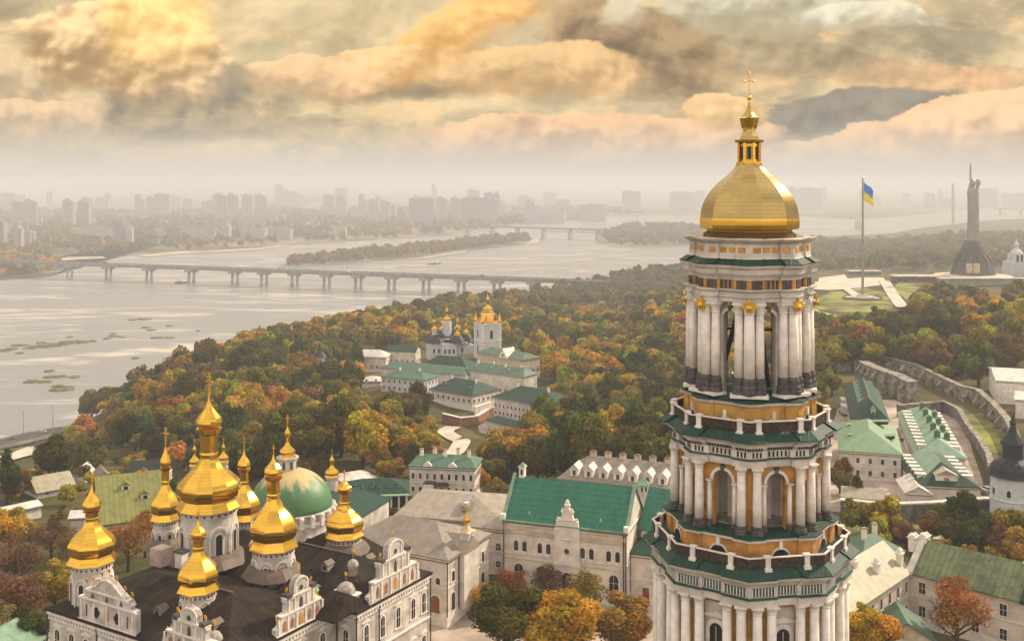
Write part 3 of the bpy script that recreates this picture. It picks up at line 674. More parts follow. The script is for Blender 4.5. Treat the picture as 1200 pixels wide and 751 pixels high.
# ================================================================ golden onion dome on a drum (parts of a church)
def onion(parent, x, y, z0, r, hd, hl, ho, hc, n=10, ph=R_(22.5), body='gold', drum=None, label=None, gname='golden_dome', rl=None, win=8, arch=True, drum_m='white'):
    """z0: underside of the gilded skirt; hd dome, hl lantern, ho small onion, hc cross heights"""
    r *= .89; b = MB(); rl = rl*.9 if rl else r*.27; K = 1/math.cos(math.pi/n)
    pr = [(1.16, 0), (1.14, .02), (.99, .13), (.96, .18), (1.04, .22), (1.10, .31), (1.10, .40), (1.02, .48), (.87, .565), (.70, .65), (.53, .735), (.40, .82), (.31, .91), (rl/r, 1.0)]
    b.facets([(a*r*K, c*hd) for a, c in pr], n, body, ph=ph, sub=4); d = b.build(gname, parent, (x, y, z0), smooth=True)
    if label: d['label'] = label
    b = MB(); q = rl*K; b.lathe([(q*1.1, 0), (q, .08*hl), (q, .72*hl), (q*1.35, .8*hl), (q*1.45, .95*hl), (q*1.1, hl)], n, body, ph=ph)
    l = b.build('lantern', d, (0, 0, hd))
    b = MB(); b.facets([(q*.9, 0), (q*1.35, .04*ho), (q*1.5, .14*ho), (q*1.35, .3*ho), (q*.95, .45*ho), (q*.5, .62*ho), (q*.22, .8*ho), (q*.08, ho)], n, body, ph=ph); b.build('cupola', d, (0, 0, hd+hl), smooth=True)
    link('cross', cross_mesh(hc), d, (0, 0, hd+hl+ho-.1))
    if drum:
        b = MB(); rd = r*.98
        nn = 24
        b.lathe([(rd*1.06, -drum), (rd*1.06, -drum+.3), (rd, -drum+.35), (rd, -1.15), (rd*1.04, -1.1), (rd*1.04, -.95), (rd, -.9), (rd, -.45), (rd*1.08, -.25), (rd*1.12, -.02)], nn, drum_m)
        dr = b.build('drum', parent, (x, y, z0))
        b = MB()
        for i in range(win*3): a = 2*math.pi*(i+.5)/(win*3); b.box(rd-.02, rd+.06, -r*.035, r*.035, -.85, -.5, 'dark', Matrix.Rotation(a, 4, 'Z'))
        b.build('frieze', dr)
        ww = rd*.24; hh = drum*.55
        wmesh = tall_window(ww, hh, fw=.12, sill=False, bars=False)
        for i in range(win):
            a = 2*math.pi*(i+.5)/win; o = link('window', wmesh, dr); o.matrix_local = Matrix.Rotation(a, 4, 'Z') @ Matrix.Translation((rd*.99, 0, -drum*.92)) @ Matrix.Rotation(R_(90), 4, 'Z')
        b = MB()
        for i in range(win):
            Tm = Matrix.Rotation(2*math.pi*(i+.5)/win, 4, 'Z') @ Matrix.Translation((rd*.985, 0, 0)) @ Matrix.Rotation(R_(90), 4, 'Z')
            ro = rd*math.sin(math.pi/win)*.92; zs = -drum*.92+hh-ww*.3; A = np.linspace(0, math.pi, 8)
            for j in range(7):
                a0, a1 = A[j], A[j+1]; r0, r1 = ro*.78, ro
                b.vplate([(r0*math.cos(a0), zs+r0*math.sin(a0)), (r1*math.cos(a0), zs+r1*math.sin(a0)), (r1*math.cos(a1), zs+r1*math.sin(a1)), (r0*math.cos(a1), zs+r0*math.sin(a1))], -.16, .25, 'pipe' if False else 'white2', Tm)
            b.box(-ro-.08, -ro+.12, -.14, .1, -drum+.3, zs, 'white2', Tm)
        b.build('blind_arcade', dr)
    return d
# ================================================================ cathedral, lower left
CA = R_(-31); CO = Vector((-41.0, 176.3))
CT = thing('cathedral', 'white baroque cathedral with seven gilded onion domes and a dark brown roof at lower left', 'cathedral', (CO.x, CO.y, 0), CA)
def loc(px, py=None, D=None, z=None):
    p_ = P(px, py, D) if D else G(px, py, z); d = Vector(p_[:2])-CO; return rot2(d.x, d.y, -CA)
ZE = 17.0
def hip(b, x0, x1, y0, y1, z0, z1, inset, m, axis='x', over=.5, th=.25):
    x0 -= over; x1 += over; y0 -= over; y1 += over
    base = [(x0,y0,z0),(x1,y0,z0),(x1,y1,z0),(x0,y1,z0)]
    if axis == 'x': ym = (y0+y1)/2; rid = [(x0+inset, ym, z1), (x1-inset, ym, z1)]; fs = [(4,5,9,8),(5,6,9),(6,7,8,9),(7,4,8)]
    else: xm = (x0+x1)/2; rid = [(xm, y0+inset, z1), (xm, y1-inset, z1)]; fs = [(4,5,8),(5,6,9,8),(6,7,9),(7,4,8,9)]
    top = [(a, c, z+th) for a, c, z in base]; vs = base+top+rid
    b.add(vs, fs+[(3,2,1,0),(0,1,5,4),(1,2,6,5),(2,3,7,6),(3,0,4,7)], m)
# walls
b = MB(); b.box(-22, 20.5, -1.2, 18, 0, ZE, 'oldwhite'); b.box(-21.5, 16.5, -24.6, -1.0, 0, ZE-.02, 'oldwhite'); b.box(-9, 8, 17.8, 24, 0, ZE-1, 'oldwhite'); b.build('wall', CT)
b = MB()
for x0, x1, y0, y1 in ((-22, 20.5, -1.2, 18), (-21.5, 16.5, -24.6, -1.0)):
    b.box(x0-.35, x1+.35, y0-.35, y1+.35, ZE-.5, ZE-.1, 'white2'); b.box(x0-.2, x1+.2, y0-.2, y1+.2, ZE-1.3, ZE-1.0, 'white2'); b.box(x0-.5, x1+.5, y0-.5, y1+.5, ZE+.02, ZE+.2, 'pipe')
    b.box(x0-.3, x1+.3, y0-.3, y1+.3, ZE-7.2, ZE-6.9, 'white2')
b.build('cornice', CT)
b = MB()
for x0, x1, yf in ((-21.5, 16.5, -24.6),):
    n = int((x1-x0)/.7)
    for i in range(n): x = x0+.35+i*.7; b.box(x-.14, x+.14, yf-.3, yf+.1, ZE-1.0, ZE-.55, 'white2')
for y0, y1, xf in ((-1.2, 18, 20.5), (-24.6, -1, 16.5)):
    n = int((y1-y0)/.7)
    for i in range(n): y = y0+.35+i*.7; b.box(xf-.1, xf+.3, y-.14, y+.14, ZE-1.0, ZE-.55, 'white2')
for x in np.arange(17.2, 20.4, .7): b.box(x-.14, x+.14, -1.5, -1.1, ZE-1.0, ZE-.55, 'white2')
b.build('dentils', CT)
b = MB(); hip(b, -22, 20.5, -1.2, 18, ZE+.15, ZE+4.6, 9, 'r_dark', 'x'); b.build('roof', CT)
b = MB(); hip(b, -21.5, 16.5, -24.6, -1.0, ZE+.12, ZE+4.2, 11, 'r_dark', 'x'); b.build('roof', CT)
b = MB(); hip(b, -9, 8, 10, 24, ZE-.8, ZE+4.3, 4, 'r_dark', 'y'); b.build('roof', CT)
b = MB(); hip(b, -8, 12, -4.5, 1, ZE+1.4, ZE+3.9, 2, 'pinkroof', 'x') if False else hip(b, 7, 20, -6, 2, ZE+.3, ZE+3.2, 1, 'r_dark', 'x'); b.build('cross_roof', CT)
for x_, y_, z_, a_ in ((-3.5, 3.5, 3.4, 0), (9.5, 5.0, 3.2, 0), (12.5, 12.0, 2.6, 0), (-8.5, -8.5, 2.6, 0), (9.0, -19.0, 1.9, 0), (-2.0, -19.5, 1.9, 0)):
    b = MB(); b.box(-.7, .7, -.9, .6, -1.2, .7, 'domecap'); b.add([(-.9,-1.1,.7),(.9,-1.1,.7),(.9,.8,.7),(-.9,.8,.7),(0,-1.1,1.3),(0,.8,1.3)], [(0,1,4),(2,3,5),(0,4,5,3),(1,2,5,4),(3,2,1,0)], 'r_brown'); b.box(-.4, .4, -.95, -.85, -.2, .5, 'dark'); b.build('roof_vent', CT, (x_, y_, ZE+z_))
for pts_ in (((-19, 8.5), (17, 8.5)), ((-14, -12.8), (12, -12.8))):
    (xa_, ya_), (xb_, yb_) = pts_; b = MB(); b.box(xa_+8, xb_-6, ya_-.12, ya_+.12, 0, .22, 'r_brown'); b.build('ridge_cap', CT, (0, 0, ZE+(4.55 if ya_ > 0 else 4.15)))
# windows on the walls
W1 = tall_window(1.0, 3.2, fw=.3, pediment=.6); W2 = tall_window(.9, 2.6, fw=.25, pediment=.5)
def wface(mesh, parent, face, s, z, fixed):
    o = link('window', mesh, parent)
    if face == 'S': o.location = (s, fixed, z)
    elif face == 'N': o.location = (s, fixed, z); o.rotation_euler = (0, 0, math.pi)
    elif face == 'E': o.location = (fixed, s, z); o.rotation_euler = (0, 0, R_(90))
    elif face == 'W': o.location = (fixed, s, z); o.rotation_euler = (0, 0, R_(-90))
    return o
for z in (11.2, 4.0):
    for s in np.linspace(-19.5, 14.5, 11): wface(W1, CT, 'S', s, z, -24.6)
    for s in (1.2, 5.3, 9.4, 13.5, 16.5)[:5]: wface(W1, CT, 'E', s, z, 20.5)
    for s in (-22.5, -18, -13.5, -9, -4.5): wface(W1, CT, 'E', s, z, 16.5)
    wface(W2, CT, 'S', 18.5, z+.3, -1.2)
for x, y in ((20.75, -1.45), (20.75, 18.2), (16.75, -1.3), (16.75, -24.85), (-21.75, -24.85), (20.75, 4.2), (-10, -24.85), (2, -24.85)): pipe(CT, x, y, 0, ZE, .13)
def star_finial(h):
    b = MB(); b.tube((0,0,0), (0,0,h), .05, .05, 5, 'goldpaint'); pts = [((.34 if i % 2 == 0 else .2)*math.cos(i*math.pi/8), h+.25+(.34 if i % 2 == 0 else .2)*math.sin(i*math.pi/8)) for i in range(16)]
    b.vplate(pts, -.06, .06, 'goldpaint'); return b.mesh('finial')
SF = star_finial(1.0)
def small_dome(parent, x, y, z, r, m='domecap', fin=True):
    r *= .85; b = MB(); b.lathe([(r*.9, -1.6), (r*.9, -.3), (r*1.1, -.15), (r*1.08, 0), (r*.95, r*.4), (r*.7, r*.75), (r*.35, r*.95), (.03, r*1.02)], 14, m); o = b.build('turret_dome', parent, (x, y, z), smooth=True)
    if fin: link('finial', SF, o, (0, 0, r))
def baroque_gable(parent, w_, h_, x, y, z, rz, kindg=0):
    """scrolled gable: x across, built as a thick outlined wall with mouldings, niches and finials"""
    g = w_/2
    if kindg == 0:   # broad two-storey gable with curved pediment
        R1 = [(g, 0), (g, .45*h_), (g*.93, .5*h_), (g*.8, .53*h_), (g*.86, .60*h_), (g*.80, .66*h_), (g*.62, .72*h_), (g*.42, .82*h_), (g*.2, .96*h_), (0, h_)]
    else:            # tall central bay with scrolls stepping down
        R1 = [(g, 0), (g, .16*h_), (g*.84, .2*h_), (g*.8, .36*h_), (g*.6, .38*h_), (g*.58, .58*h_), (g*.64, .62*h_), (g*.58, .68*h_), (g*.36, .66*h_), (g*.3, .72*h_), (g*.3, .86*h_), (g*.24, .94*h_), (g*.12, .99*h_), (0, h_)]
    pts = R1+[(-a, c) for a, c in reversed(R1[:-1])]
    b = MB()
    T0 = Matrix.Rotation(0, 4, 'Z')
    # split to horizontal bands so each face stays convex
    for (a0, c0), (a1, c1) in zip(R1[:-1], R1[1:]):
        if c1-c0 > .005: b.vplate([(-a0, c0), (a0, c0), (a1, c1), (-a1, c1)], -.45, .45, 'oldwhite')
        elif abs(c1-c0) <= .005: pass
        else: b.vplate([(-a0, c1), (-a1, c1), (-a1, c1+.02), (-a0, c0)], -.44, .44, 'oldwhite'); b.vplate([(a1, c1), (a0, c1), (a0, c0), (a1, c1+.02)], -.44, .44, 'oldwhite')
    o = b.build('gable', parent, (x, y, z), rz)
    b = MB()
    lev = (.0, .47*h_, .66*h_) if kindg == 0 else (.0, .36*h_, .66*h_)
    for q, wd in zip(lev, ((1.02, .98, .74) if kindg == 0 else (1.0, .84, .62))): b.box(-g*wd, g*wd, -.62, .55, q, q+.28, 'white2')
    for (a0, c0), (a1, c1) in zip(R1[:-1], R1[1:]):
        if c0 > lev[-1]-.1:
            for sg in (-1, 1):
                q = [(sg*a0, c0), (sg*a1, c1), (sg*a1*.9, c1-.24), (sg*a0*.92, c0-.2)]
                if sg < 0: q = q[::-1]
                b.vplate(q[::-1], -.58, .5, 'white2')
    npil = 5 if kindg == 0 else 6
    for i in range(npil): xx = -g*.9+i*g*1.8/(npil-1); b.box(xx-.16, xx+.16, -.58, -.4, .25, (.45 if kindg == 0 else .34)*h_, 'white2')
    if kindg:
        for xx in (-g*.5, -g*.26, g*.26, g*.5): b.box(xx-.14, xx+.14, -.58, -.4, .4*h_, .64*h_, 'white2')
        for xx in (-g*.22, g*.22): b.box(xx-.12, xx+.12, -.58, -.4, .68*h_, .84*h_, 'white2')
    b.build('moulding', o)
    b = MB()
    if kindg == 0:
        for xx, nn in ((-g*.36, 4), (g*.36, 4), (0, 0), (-g*.72, 1), (g*.72, 1)):
            if nn == 4:
                for dx, dz in ((-.3, 0), (.3, 0), (0, -.42), (0, .42)): b.lathe([(.42, 0), (.42, .08)], 8, 'dark', T=Matrix.Translation((xx+dx, -.46, .25*h_+dz)) @ Matrix.Rotation(R_(90), 4, 'X'))
            elif nn == 0: b.vplate([(-.42, .12*h_), (.42, .12*h_), (.42, .3*h_), (0, .36*h_), (-.42, .3*h_)], -.52, -.4, 'ochre')
            else: b.box(xx-.14, xx+.14, -.5, -.4, .12*h_, .36*h_, 'darkbase')
        for xx in (-g*.5, 0, g*.5): b.vplate([(xx-.4, .53*h_), (xx+.4, .53*h_), (xx, .53*h_+.9)], -.5, -.4, 'darkbase')
    else:
        b.vplate([(-.35, .38*h_), (.35, .38*h_), (.35, .56*h_), (0, .62*h_), (-.35, .56*h_)], -.5, -.4, 'darkbase')
        for xx in (-g*.68, -g*.36, g*.36, g*.68): b.vplate([(xx-.35, .08*h_), (xx+.35, .08*h_), (xx+.35, .22*h_), (xx, .29*h_), (xx-.35, .22*h_)], -.52, -.4, 'brick')
        b.vplate([(-.4, .07*h_), (.4, .07*h_), (.4, .24*h_), (0, .3*h_), (-.4, .24*h_)], -.52, -.4, 'ochre')
        b.lathe([(.4, 0), (.4, .06)], 10, 'darkbase', T=Matrix.Translation((0, -.46, .78*h_)) @ Matrix.Rotation(R_(90), 4, 'X'))
    b.build('niche', o)
    if kindg == 0: fin = [(-g*.55, .74*h_), (-g*.25, .9*h_), (0, h_), (g*.25, .9*h_), (g*.55, .74*h_), (-g*.8, .66*h_), (g*.8, .66*h_)]
    else: fin = [(0, h_), (-g*.5, .68*h_), (g*.5, .68*h_), (-g*.88, .2*h_), (g*.88, .2*h_)]
    for a, c in fin: link('finial', SF, o, (a, 0, c-.1))
    if kindg:
        for sg in (-1, 1): b = MB(); b.box(sg*g*.5-.55, sg*g*.5+.55, -.7, .6, .68*h_-.05, .68*h_+.55, 'darkbase'); b.build('scroll_cap', o)
    return o
baroque_gable(CT, 12.8, 7.2, *loc(134, 733, z=ZE), ZE, 0, 0)
q = loc(134, 733, z=ZE)
gx = q[0]
for c in [c for c in CT.children if c.name.startswith('gable')]: c.location = (gx, -24.3, ZE+.2)
baroque_gable(CT, 13.5, 8.6, 20.3, 8.4, ZE+.2, R_(90), 1)
baroque_gable(CT, 10.5, 7.6, 16.3, -9.5, ZE+.2, R_(90), 1)
baroque_gable(CT, 11.0, 6.6, gx+17.5, -24.3, ZE+.2, 0, 1)
for dx, dy, rr in ((13.5, -23, 1.5), (17.3, -22.5, 1.7), (20.4, -22.8, 1.3)): small_dome(CT, gx+dx, dy, ZE+2.4, rr)
small_dome(CT, 17.6, -.2, ZE+2.6, 1.7); small_dome(CT, 17.2, 2.0, ZE+6.0, 1.0)
b = MB(); b.box(15.6, 19.4, -1.3, .9, ZE, ZE+2.2, 'oldwhite'); b.box(15.3, 19.7, -1.5, 1.1, ZE+2.2, ZE+2.45, 'white2'); b.box(16.7, 18.3, -1.4, -1.2, ZE+.3, ZE+1.7, 'ochre'); b.build('parapet', CT)
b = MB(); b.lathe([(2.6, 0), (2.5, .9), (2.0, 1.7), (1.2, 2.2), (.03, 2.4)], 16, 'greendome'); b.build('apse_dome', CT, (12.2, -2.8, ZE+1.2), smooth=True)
b = MB(); b.lathe([(2.0, 0), (1.95, .9), (1.5, 1.6), (.9, 2.0), (.03, 2.1)], 16, 'gold'); b.build('apse_dome', CT, (14.4, -5.2, ZE+1.6), smooth=True)
b = MB(); b.box(-17, -14.4, -9, -6.4, ZE+3, ZE+5.8, 'pink'); b.box(-12.6, -11, -7.6, -6.2, ZE+3, ZE+5.5, 'white2'); b.box(-12.8, -10.8, -7.8, -6, ZE+5.5, ZE+5.8, 'pipe'); b.build('roof_hatch', CT)
# domes: (px, bottom y, D, r px, neck y, cupola base y, tip y, cross top y, drum base y)
for i, (px, yb, D, rp, yn, yl, yt, yc, yd, lb) in enumerate((
    (245, 592, 184, 36, 531, 500, 464, 437, 662, 'largest gilded central dome'),
    (107.5, 656, 168, 26, 606, 597, 567, 553, 712, None), (194, 607, 190, 16, 564, 546, 520, 500, 648, None), (232.5, 689, 162, 23, 641, 628, 609, 598, 730, None),
    (320.5, 639, 177, 27, 579, 556, 532, 520, 688, None), (403.5, 626, 188, 22, 588, 574, 560, 550, 660, None), (286, 606, 202, 19, 564, 548, 526, 512, 650, None))):
    s = D/F; z0 = CZ-(yb-Y0)*s; x, y = loc(px, yb, D)
    onion(CT, x, y, z0, rp*s, (yb-yn)*s, (yn-yl)*s, (yl-yt)*s, (yt-yc)*s, drum=(yd-yb)*s, n=12 if i == 0 else 8, label=lb, rl=(11 if i == 0 else rp*.29)*s)
for (px, yb, D, r_) in ((245, 592, 184, 8.6), (320.5, 639, 177, 6.2), (403.5, 626, 188, 5.4), (194, 607, 190, 4.6)):
    x, y = loc(px, yb, D); b = MB(); b.lathe([(r_*.86, ZE+1.8), (r_*.72, ZE+2.9), (r_*.55, ZE+3.6), (r_*.3, ZE+3.8)], 10, 'r_brown', ph=.2); b.build('drum_skirt', CT, (x, y, 0))
# ================================================================ refectory church with broad green dome
def at_group(px, yb, D): return P(px, yb, D)
X, Y, _ = P(341, 593, 216); RCz = 18.2
RC = thing('domed_church', 'round church with a broad green and gilt dome just behind the cathedral', 'church', (X, Y, 0), R_(-20))
b = MB(); b.lathe([(8.6, 0), (8.6, RCz-2.4), (9.0, RCz-2.2), (9.0, RCz-1.6), (8.2, RCz-1.5), (8.2, RCz-.5), (8.9, RCz-.2), (8.9, RCz)], 32, 'oldwhite'); b.build('drum', RC)
b = MB(); b.box(-.5, .35, -.45, .45, RCz-2.4, RCz-.6, 'white2'); b.lathe([(.55, 0), (.5, .4), (.05, .7)], 8, 'white2', c=(0, 0, RCz-.6)); km = b.mesh('kokoshnik')
for a in range(24): link('kokoshnik', km, RC, (8.75*math.cos(2*math.pi*a/24), 8.75*math.sin(2*math.pi*a/24), 0), 2*math.pi*a/24)
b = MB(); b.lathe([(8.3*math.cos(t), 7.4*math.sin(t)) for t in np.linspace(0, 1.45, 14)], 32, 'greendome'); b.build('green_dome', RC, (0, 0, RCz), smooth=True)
wq = tall_window(1.3, 2.8, fw=.2)
for a in range(10):
    o = link('window', wq, RC); o.matrix_local = Matrix.Rotation(2*math.pi*a/10, 4, 'Z') @ Matrix.Translation((8.6, 0, RCz-7)) @ Matrix.Rotation(R_(90), 4, 'Z')
b = MB(); b.lathe([(2.0, 0), (2.0, 2.2), (2.3, 2.4), (2.3, 2.6)], 16, 'oldwhite'); lt = b.build('lantern_drum', RC, (-.8, 0, RCz+7.1))
b = MB()
for a in range(8): b.box(1.95, 2.05, -.28, .28, .5, 1.9, 'darkbase', Matrix.Rotation(R_(45*a+10), 4, 'Z'))
b.build('window', lt)
onion(RC, -.8, 0, RCz+9.7, 1.55, 2.9, 1.5, 2.2, 2.0)
b = MB(); b.box(-9, 9, 3, 26, 0, 13, 'oldwhite'); hip(b, -9, 9, 3, 26, 13, 17, 6, 'r_dkgreen', 'y'); b.build('nave', RC)
for (px, yb, D, rp, yt) in ((389, 558, 232, 8, 532), (262, 540, 228, 6, 518), (228, 545, 232, 6, 520)):
    s = D/F; x, y, z0 = P(px, yb, D); d = Vector((x, y))-Vector((X, Y)); lx, ly = rot2(d.x, d.y, R_(20))
    onion(RC, lx, ly, z0, rp*s, (yb-yt)*s*.5, (yb-yt)*s*.2, (yb-yt)*s*.3, 1.2, drum=z0-9, win=6)
    b = MB(); b.lathe([(2.4, 0), (2.4, 9.2), (1.2, 9.6)], 12, 'oldwhite'); b.build('turret', RC, (lx, ly, 0))
# ================================================================ houses
FOOT = []           # footprints kept clear of trees: (x, y, radius) or polygons
def local_pt(o, x, y, z=0): a = o.rotation_euler[2]; q = rot2(x, y, a); return (o.location.x+q[0], o.location.y+q[1], o.location.z+z)
WIN = {}
def winmesh(w_, h_, **k):
    key = (w_, h_, tuple(sorted(k.items())))
    if key not in WIN: WIN[key] = tall_window(w_, h_, **k)
    return WIN[key]
def roof_mb(b, w, d, z, rise, typ, axis, inset, m, over=.5, wallm='white', th=.22):
    if typ == 'hip': hip(b, 0, w, 0, d, z, z+rise, inset, m, axis, over)
    elif typ == 'gable':
        o = over
        if axis == 'x':
            ym = d/2
            for sg in (0, 1):
                y0, y1 = (-o, ym) if sg == 0 else (d+o, ym); zo = z-rise*o/ym
                q = [(-o, y0, zo), (w+o, y0, zo), (w+o, y1, z+rise), (-o, y1, z+rise)]
                if sg: q = [q[1], q[0], q[3], q[2]]
                t = [(a, c, e+th) for a, c, e in q]; b.add(q+t, [(3,2,1,0),(4,5,6,7),(0,1,5,4),(1,2,6,5),(2,3,7,6),(3,0,4,7)], m)
        else:
            xm = w/2
            for sg in (0, 1):
                x0, x1 = (-o, xm) if sg == 0 else (w+o, xm); zo = z-rise*o/xm
                q = [(x0, -o, zo), (x1, -o, z+rise), (x1, d+o, z+rise), (x0, d+o, zo)]
                if sg: q = [q[1], q[0], q[3], q[2]]
                t = [(a, c, e+th) for a, c, e in q]; b.add(q+t, [(3,2,1,0),(4,5,6,7),(0,1,5,4),(1,2,6,5),(2,3,7,6),(3,0,4,7)], m)
def house(name, label, A, B, ze, depth, rise, roof='r_green', wall='white', typ='hip', axis='x', inset=None, rows=(), step=3.5, win=(1.0, 1.6), sides='FLR', cat='house', group=None, base=None, chimneys=0, dormers=(), arch=False, over=.5, trim='white2', chim='white2', world=False, glass='glass'):
    pa = Vector(A if world else G(A[0], A[1], ze)[:2]); pb = Vector(B if world else G(B[0], B[1], ze)[:2])
    d = pb-pa; w = d.length; a = math.atan2(d.y, d.x); n = Vector((-d.y, d.x)).normalized()
    cs = [pa, pb, pb+n*depth, pa+n*depth]; zs = [h1(c.x, c.y) for c in cs]; zb = max(zs[0], zs[1]) if base is None else base
    FOOT.append([tuple(c) for c in cs])
    o = thing(name, label, cat, (pa.x, pa.y, zb), a, group); h = ze-zb
    inset = inset if inset is not None else min(depth, w)/2*.95
    lowest = min(zs)-zb-1
    b = MB(); b.box(0, w, 0, depth, lowest, h, wall)
    if typ == 'gable':
        if axis == 'x': T_ = Matrix.Rotation(R_(90), 4, 'Z'); b.add([(0,0,h),(0,depth,h),(0,depth/2,h+rise-.02),(w,0,h),(w,depth,h),(w,depth/2,h+rise-.02)], [(0,2,1),(3,4,5),(0,3,5,2),(1,2,5,4)], wall)
        else: b.add([(0,0,h),(w,0,h),(w/2,0,h+rise-.02),(0,depth,h),(w,depth,h),(w/2,depth,h+rise-.02)], [(0,1,2),(3,5,4),(0,2,5,3),(1,4,5,2)], wall)
    b.build('wall', o)
    b = MB(); b.box(-.18, w+.18, -.18, depth+.18, h-.42, h-.05, trim)
    if h > 7: b.box(-.12, w+.12, -.12, depth+.12, h*.5-.12, h*.5+.12, trim)
    b.box(-.1, w+.1, -.1, depth+.1, lowest, .6, trim); b.box(-.24, w+.24, -.24, depth+.24, h-.56, h-.43, 'pipe'); b.build('cornice', o)  # last box: dark band standing in for the shadow line under the eaves
    b = MB(); roof_mb(b, w, depth, h+(.02), rise, typ, axis, inset, roof, over); rf = b.build('roof', o)
    if chimneys:
        b = MB(); b.box(-.45, .45, -.35, .35, -1.2, 1.5, chim); b.box(-.55, .55, -.45, .45, 1.5, 1.7, 'r_grey'); cm = b.mesh('chimney')
        for i in range(chimneys):
            if axis == 'x': x = w*(i+.7)/(chimneys+.4); y = depth/2+(.9 if i % 2 else -.9)
            else: y = depth*(i+.7)/(chimneys+.4); x = w/2+(.9 if i % 2 else -.9)
            link('chimney', cm, rf, (x, y, h+rise))
    for (fx, fy, face, dw, dh) in dormers:     # small gabled dormers on the roof slope
        b = MB(); L = dw*1.4; b.box(-dw/2, dw/2, 0, L, -.6, dh, trim); b.add([(-dw/2-.2,-.15,dh),(dw/2+.2,-.15,dh),(0,-.15,dh+dw*.45),(-dw/2-.2,L,dh),(dw/2+.2,L,dh),(0,L,dh+dw*.45)], [(0,1,2),(3,5,4),(0,2,5,3),(1,4,5,2),(0,3,4,1)], roof)
        b.box(-dw*.25, dw*.25, -.06, .1, dh*.15, dh*.8, 'dark'); q = b.build('dormer', rf)
        rr = {'F': 0, 'R': 90, 'B': 180, 'L': -90}[face]; q.rotation_euler = (0, 0, R_(rr)); q.location = (w*fx, depth*fy, h+rise*{'F': fy, 'B': 1-fy, 'L': fx, 'R': 1-fx}[face]*2*(1 if True else 0))
    wmh = [(z, winmesh(win[0], win[1]*(k), arch=arch, bars=win[0] > 1.05, fw=.14, glass=glass)) for z, k in [(r if isinstance(r, tuple) else (r, 1)) for r in rows]]
    cnt = 0
    for z, me in wmh:
        for face, L in (('F', w), ('L', depth), ('R', depth)):
            if face not in sides or L < 3: continue
            n_ = max(1, int((L-1.2)/step))
            for i in range(n_):
                s = L*(i+.5)/n_; q = link('window', me, o); cnt += 1
                if face == 'F': q.location = (s, 0, z)
                elif face == 'L': q.location = (0, s, z); q.rotation_euler = (0, 0, R_(-90))
                else: q.location = (w, s, z); q.rotation_euler = (0, 0, R_(90))
    o['_w'] = w; o['_h'] = h
    return o, w, h, rf
# ---- refectory hall with green roof (centre)
o, w, h, rf = house('refectory_hall', 'long cream hall under a bright green tiled roof with a curly gable, centre', (590, 608), (734.4, 624), 12.6, 15, 7.0, 'r_green', 'warmwhite', 'gable', 'x', rows=(), cat='hall', over=.35)
HALL = o
wp = winmesh(.95, 2.1, arch=True, bars=False, fw=.16, glass='glass'); wl = winmesh(1.9, 3.3, arch=True, bars=True, fw=.22)
for s in (.09, .165, .30, .375, .67, .745, .89, .965): link('window', wp, o, (w*s*.94+.6, 0, 7.4))
for s in (.13, .32, .50, .70, .90): link('window', wl, o, (w*s, 0, 1.4 if s != .5 else 1.2))
b = MB()
for s in (.1275, .3375, .7075, .9275):
    r = 1.75; A = np.linspace(0, math.pi, 9); cx = w*s*.94+.6
    for i in range(8):
        a0, a1 = A[i], A[i+1]; b.vplate([(cx+r*math.cos(a0), 8.6+r*math.sin(a0)), (cx+(r+.22)*math.cos(a0), 8.6+(r+.22)*math.sin(a0)), (cx+(r+.22)*math.cos(a1), 8.6+(r+.22)*math.sin(a1)), (cx+r*math.cos(a1), 8.6+r*math.sin(a1))], -.16, .05, 'white2')
    for sg in (-1, 1): b.vplate([(cx+sg*.8-.5, 7.1), (cx+sg*.8, 6.5), (cx+sg*.8+.5, 7.1), (cx+sg*.8, 7.2)], -.3, .05, 'white2')
b.box(0, w, -.12, .05, 5.6, 5.75, 'cream'); b.box(0, w, -.28, .05, 10.9, 11.1, 'cream'); b.box(0, w, -.4, .1, 11.7, 12.5, 'cream')
b.build('moulding', o)
cx = w*.53
b = MB(); b.box(cx-2.7, cx+2.7, -.5, .2, 0, 13, 'warmwhite'); b.vplate([(cx-2.7, 13), (cx+2.7, 13), (cx+2.3, 14.4), (cx+1.4, 15.0), (cx-1.4, 15.0), (cx-2.3, 14.4)], -.5, .3, 'warmwhite'); b.vplate([(cx-1.4, 15), (cx+1.4, 15), (cx+1.1, 16.3), (cx+.5, 17.1), (cx-.5, 17.1), (cx-1.1, 16.3)], -.5, .3, 'warmwhite')
b.box(cx-1.7, cx+1.7, -.65, .35, 14.9, 15.15, 'white2'); b.box(cx-.5, cx+.5, -.55, .35, 17.05, 17.9, 'white2'); b.box(cx-2.95, cx+2.95, -.7, .2, 5.5, 5.75, 'white2')
b.vplate([(cx-2.9, 5.8), (cx+2.9, 5.8), (cx+1.2, 7.3), (cx, 7.6), (cx-1.2, 7.3)], -.75, -.3, 'white2'); b.box(cx-.9, cx+.9, -.75, -.5, 10.9, 11.15, 'white2')
g = b.build('front_gable', o); o2 = link('window', wl, g, (cx, -.5, .9)); b = MB(); b.lathe([(.75, 0), (.75, .12)], 14, 'white2', T=Matrix.Translation((cx, -.5, 8.6)) @ Matrix.Rotation(R_(90), 4, 'X')); b.lathe([(.55, 0), (.55, .18)], 14, 'glass', T=Matrix.Translation((cx, -.5, 8.6)) @ Matrix.Rotation(R_(90), 4, 'X')); b.build('round_window', g)
b = MB(); b.add([(cx-2.4,.1,12.9),(cx+2.4,.1,12.9),(cx,.1,16.6),(cx,5.0,16.6),(cx-2.4,1.2,12.9),(cx+2.4,1.2,12.9)], [(0,1,2),(0,2,3,4),(1,5,3,2)], 'r_mint'); b.build('gable_roof', o)
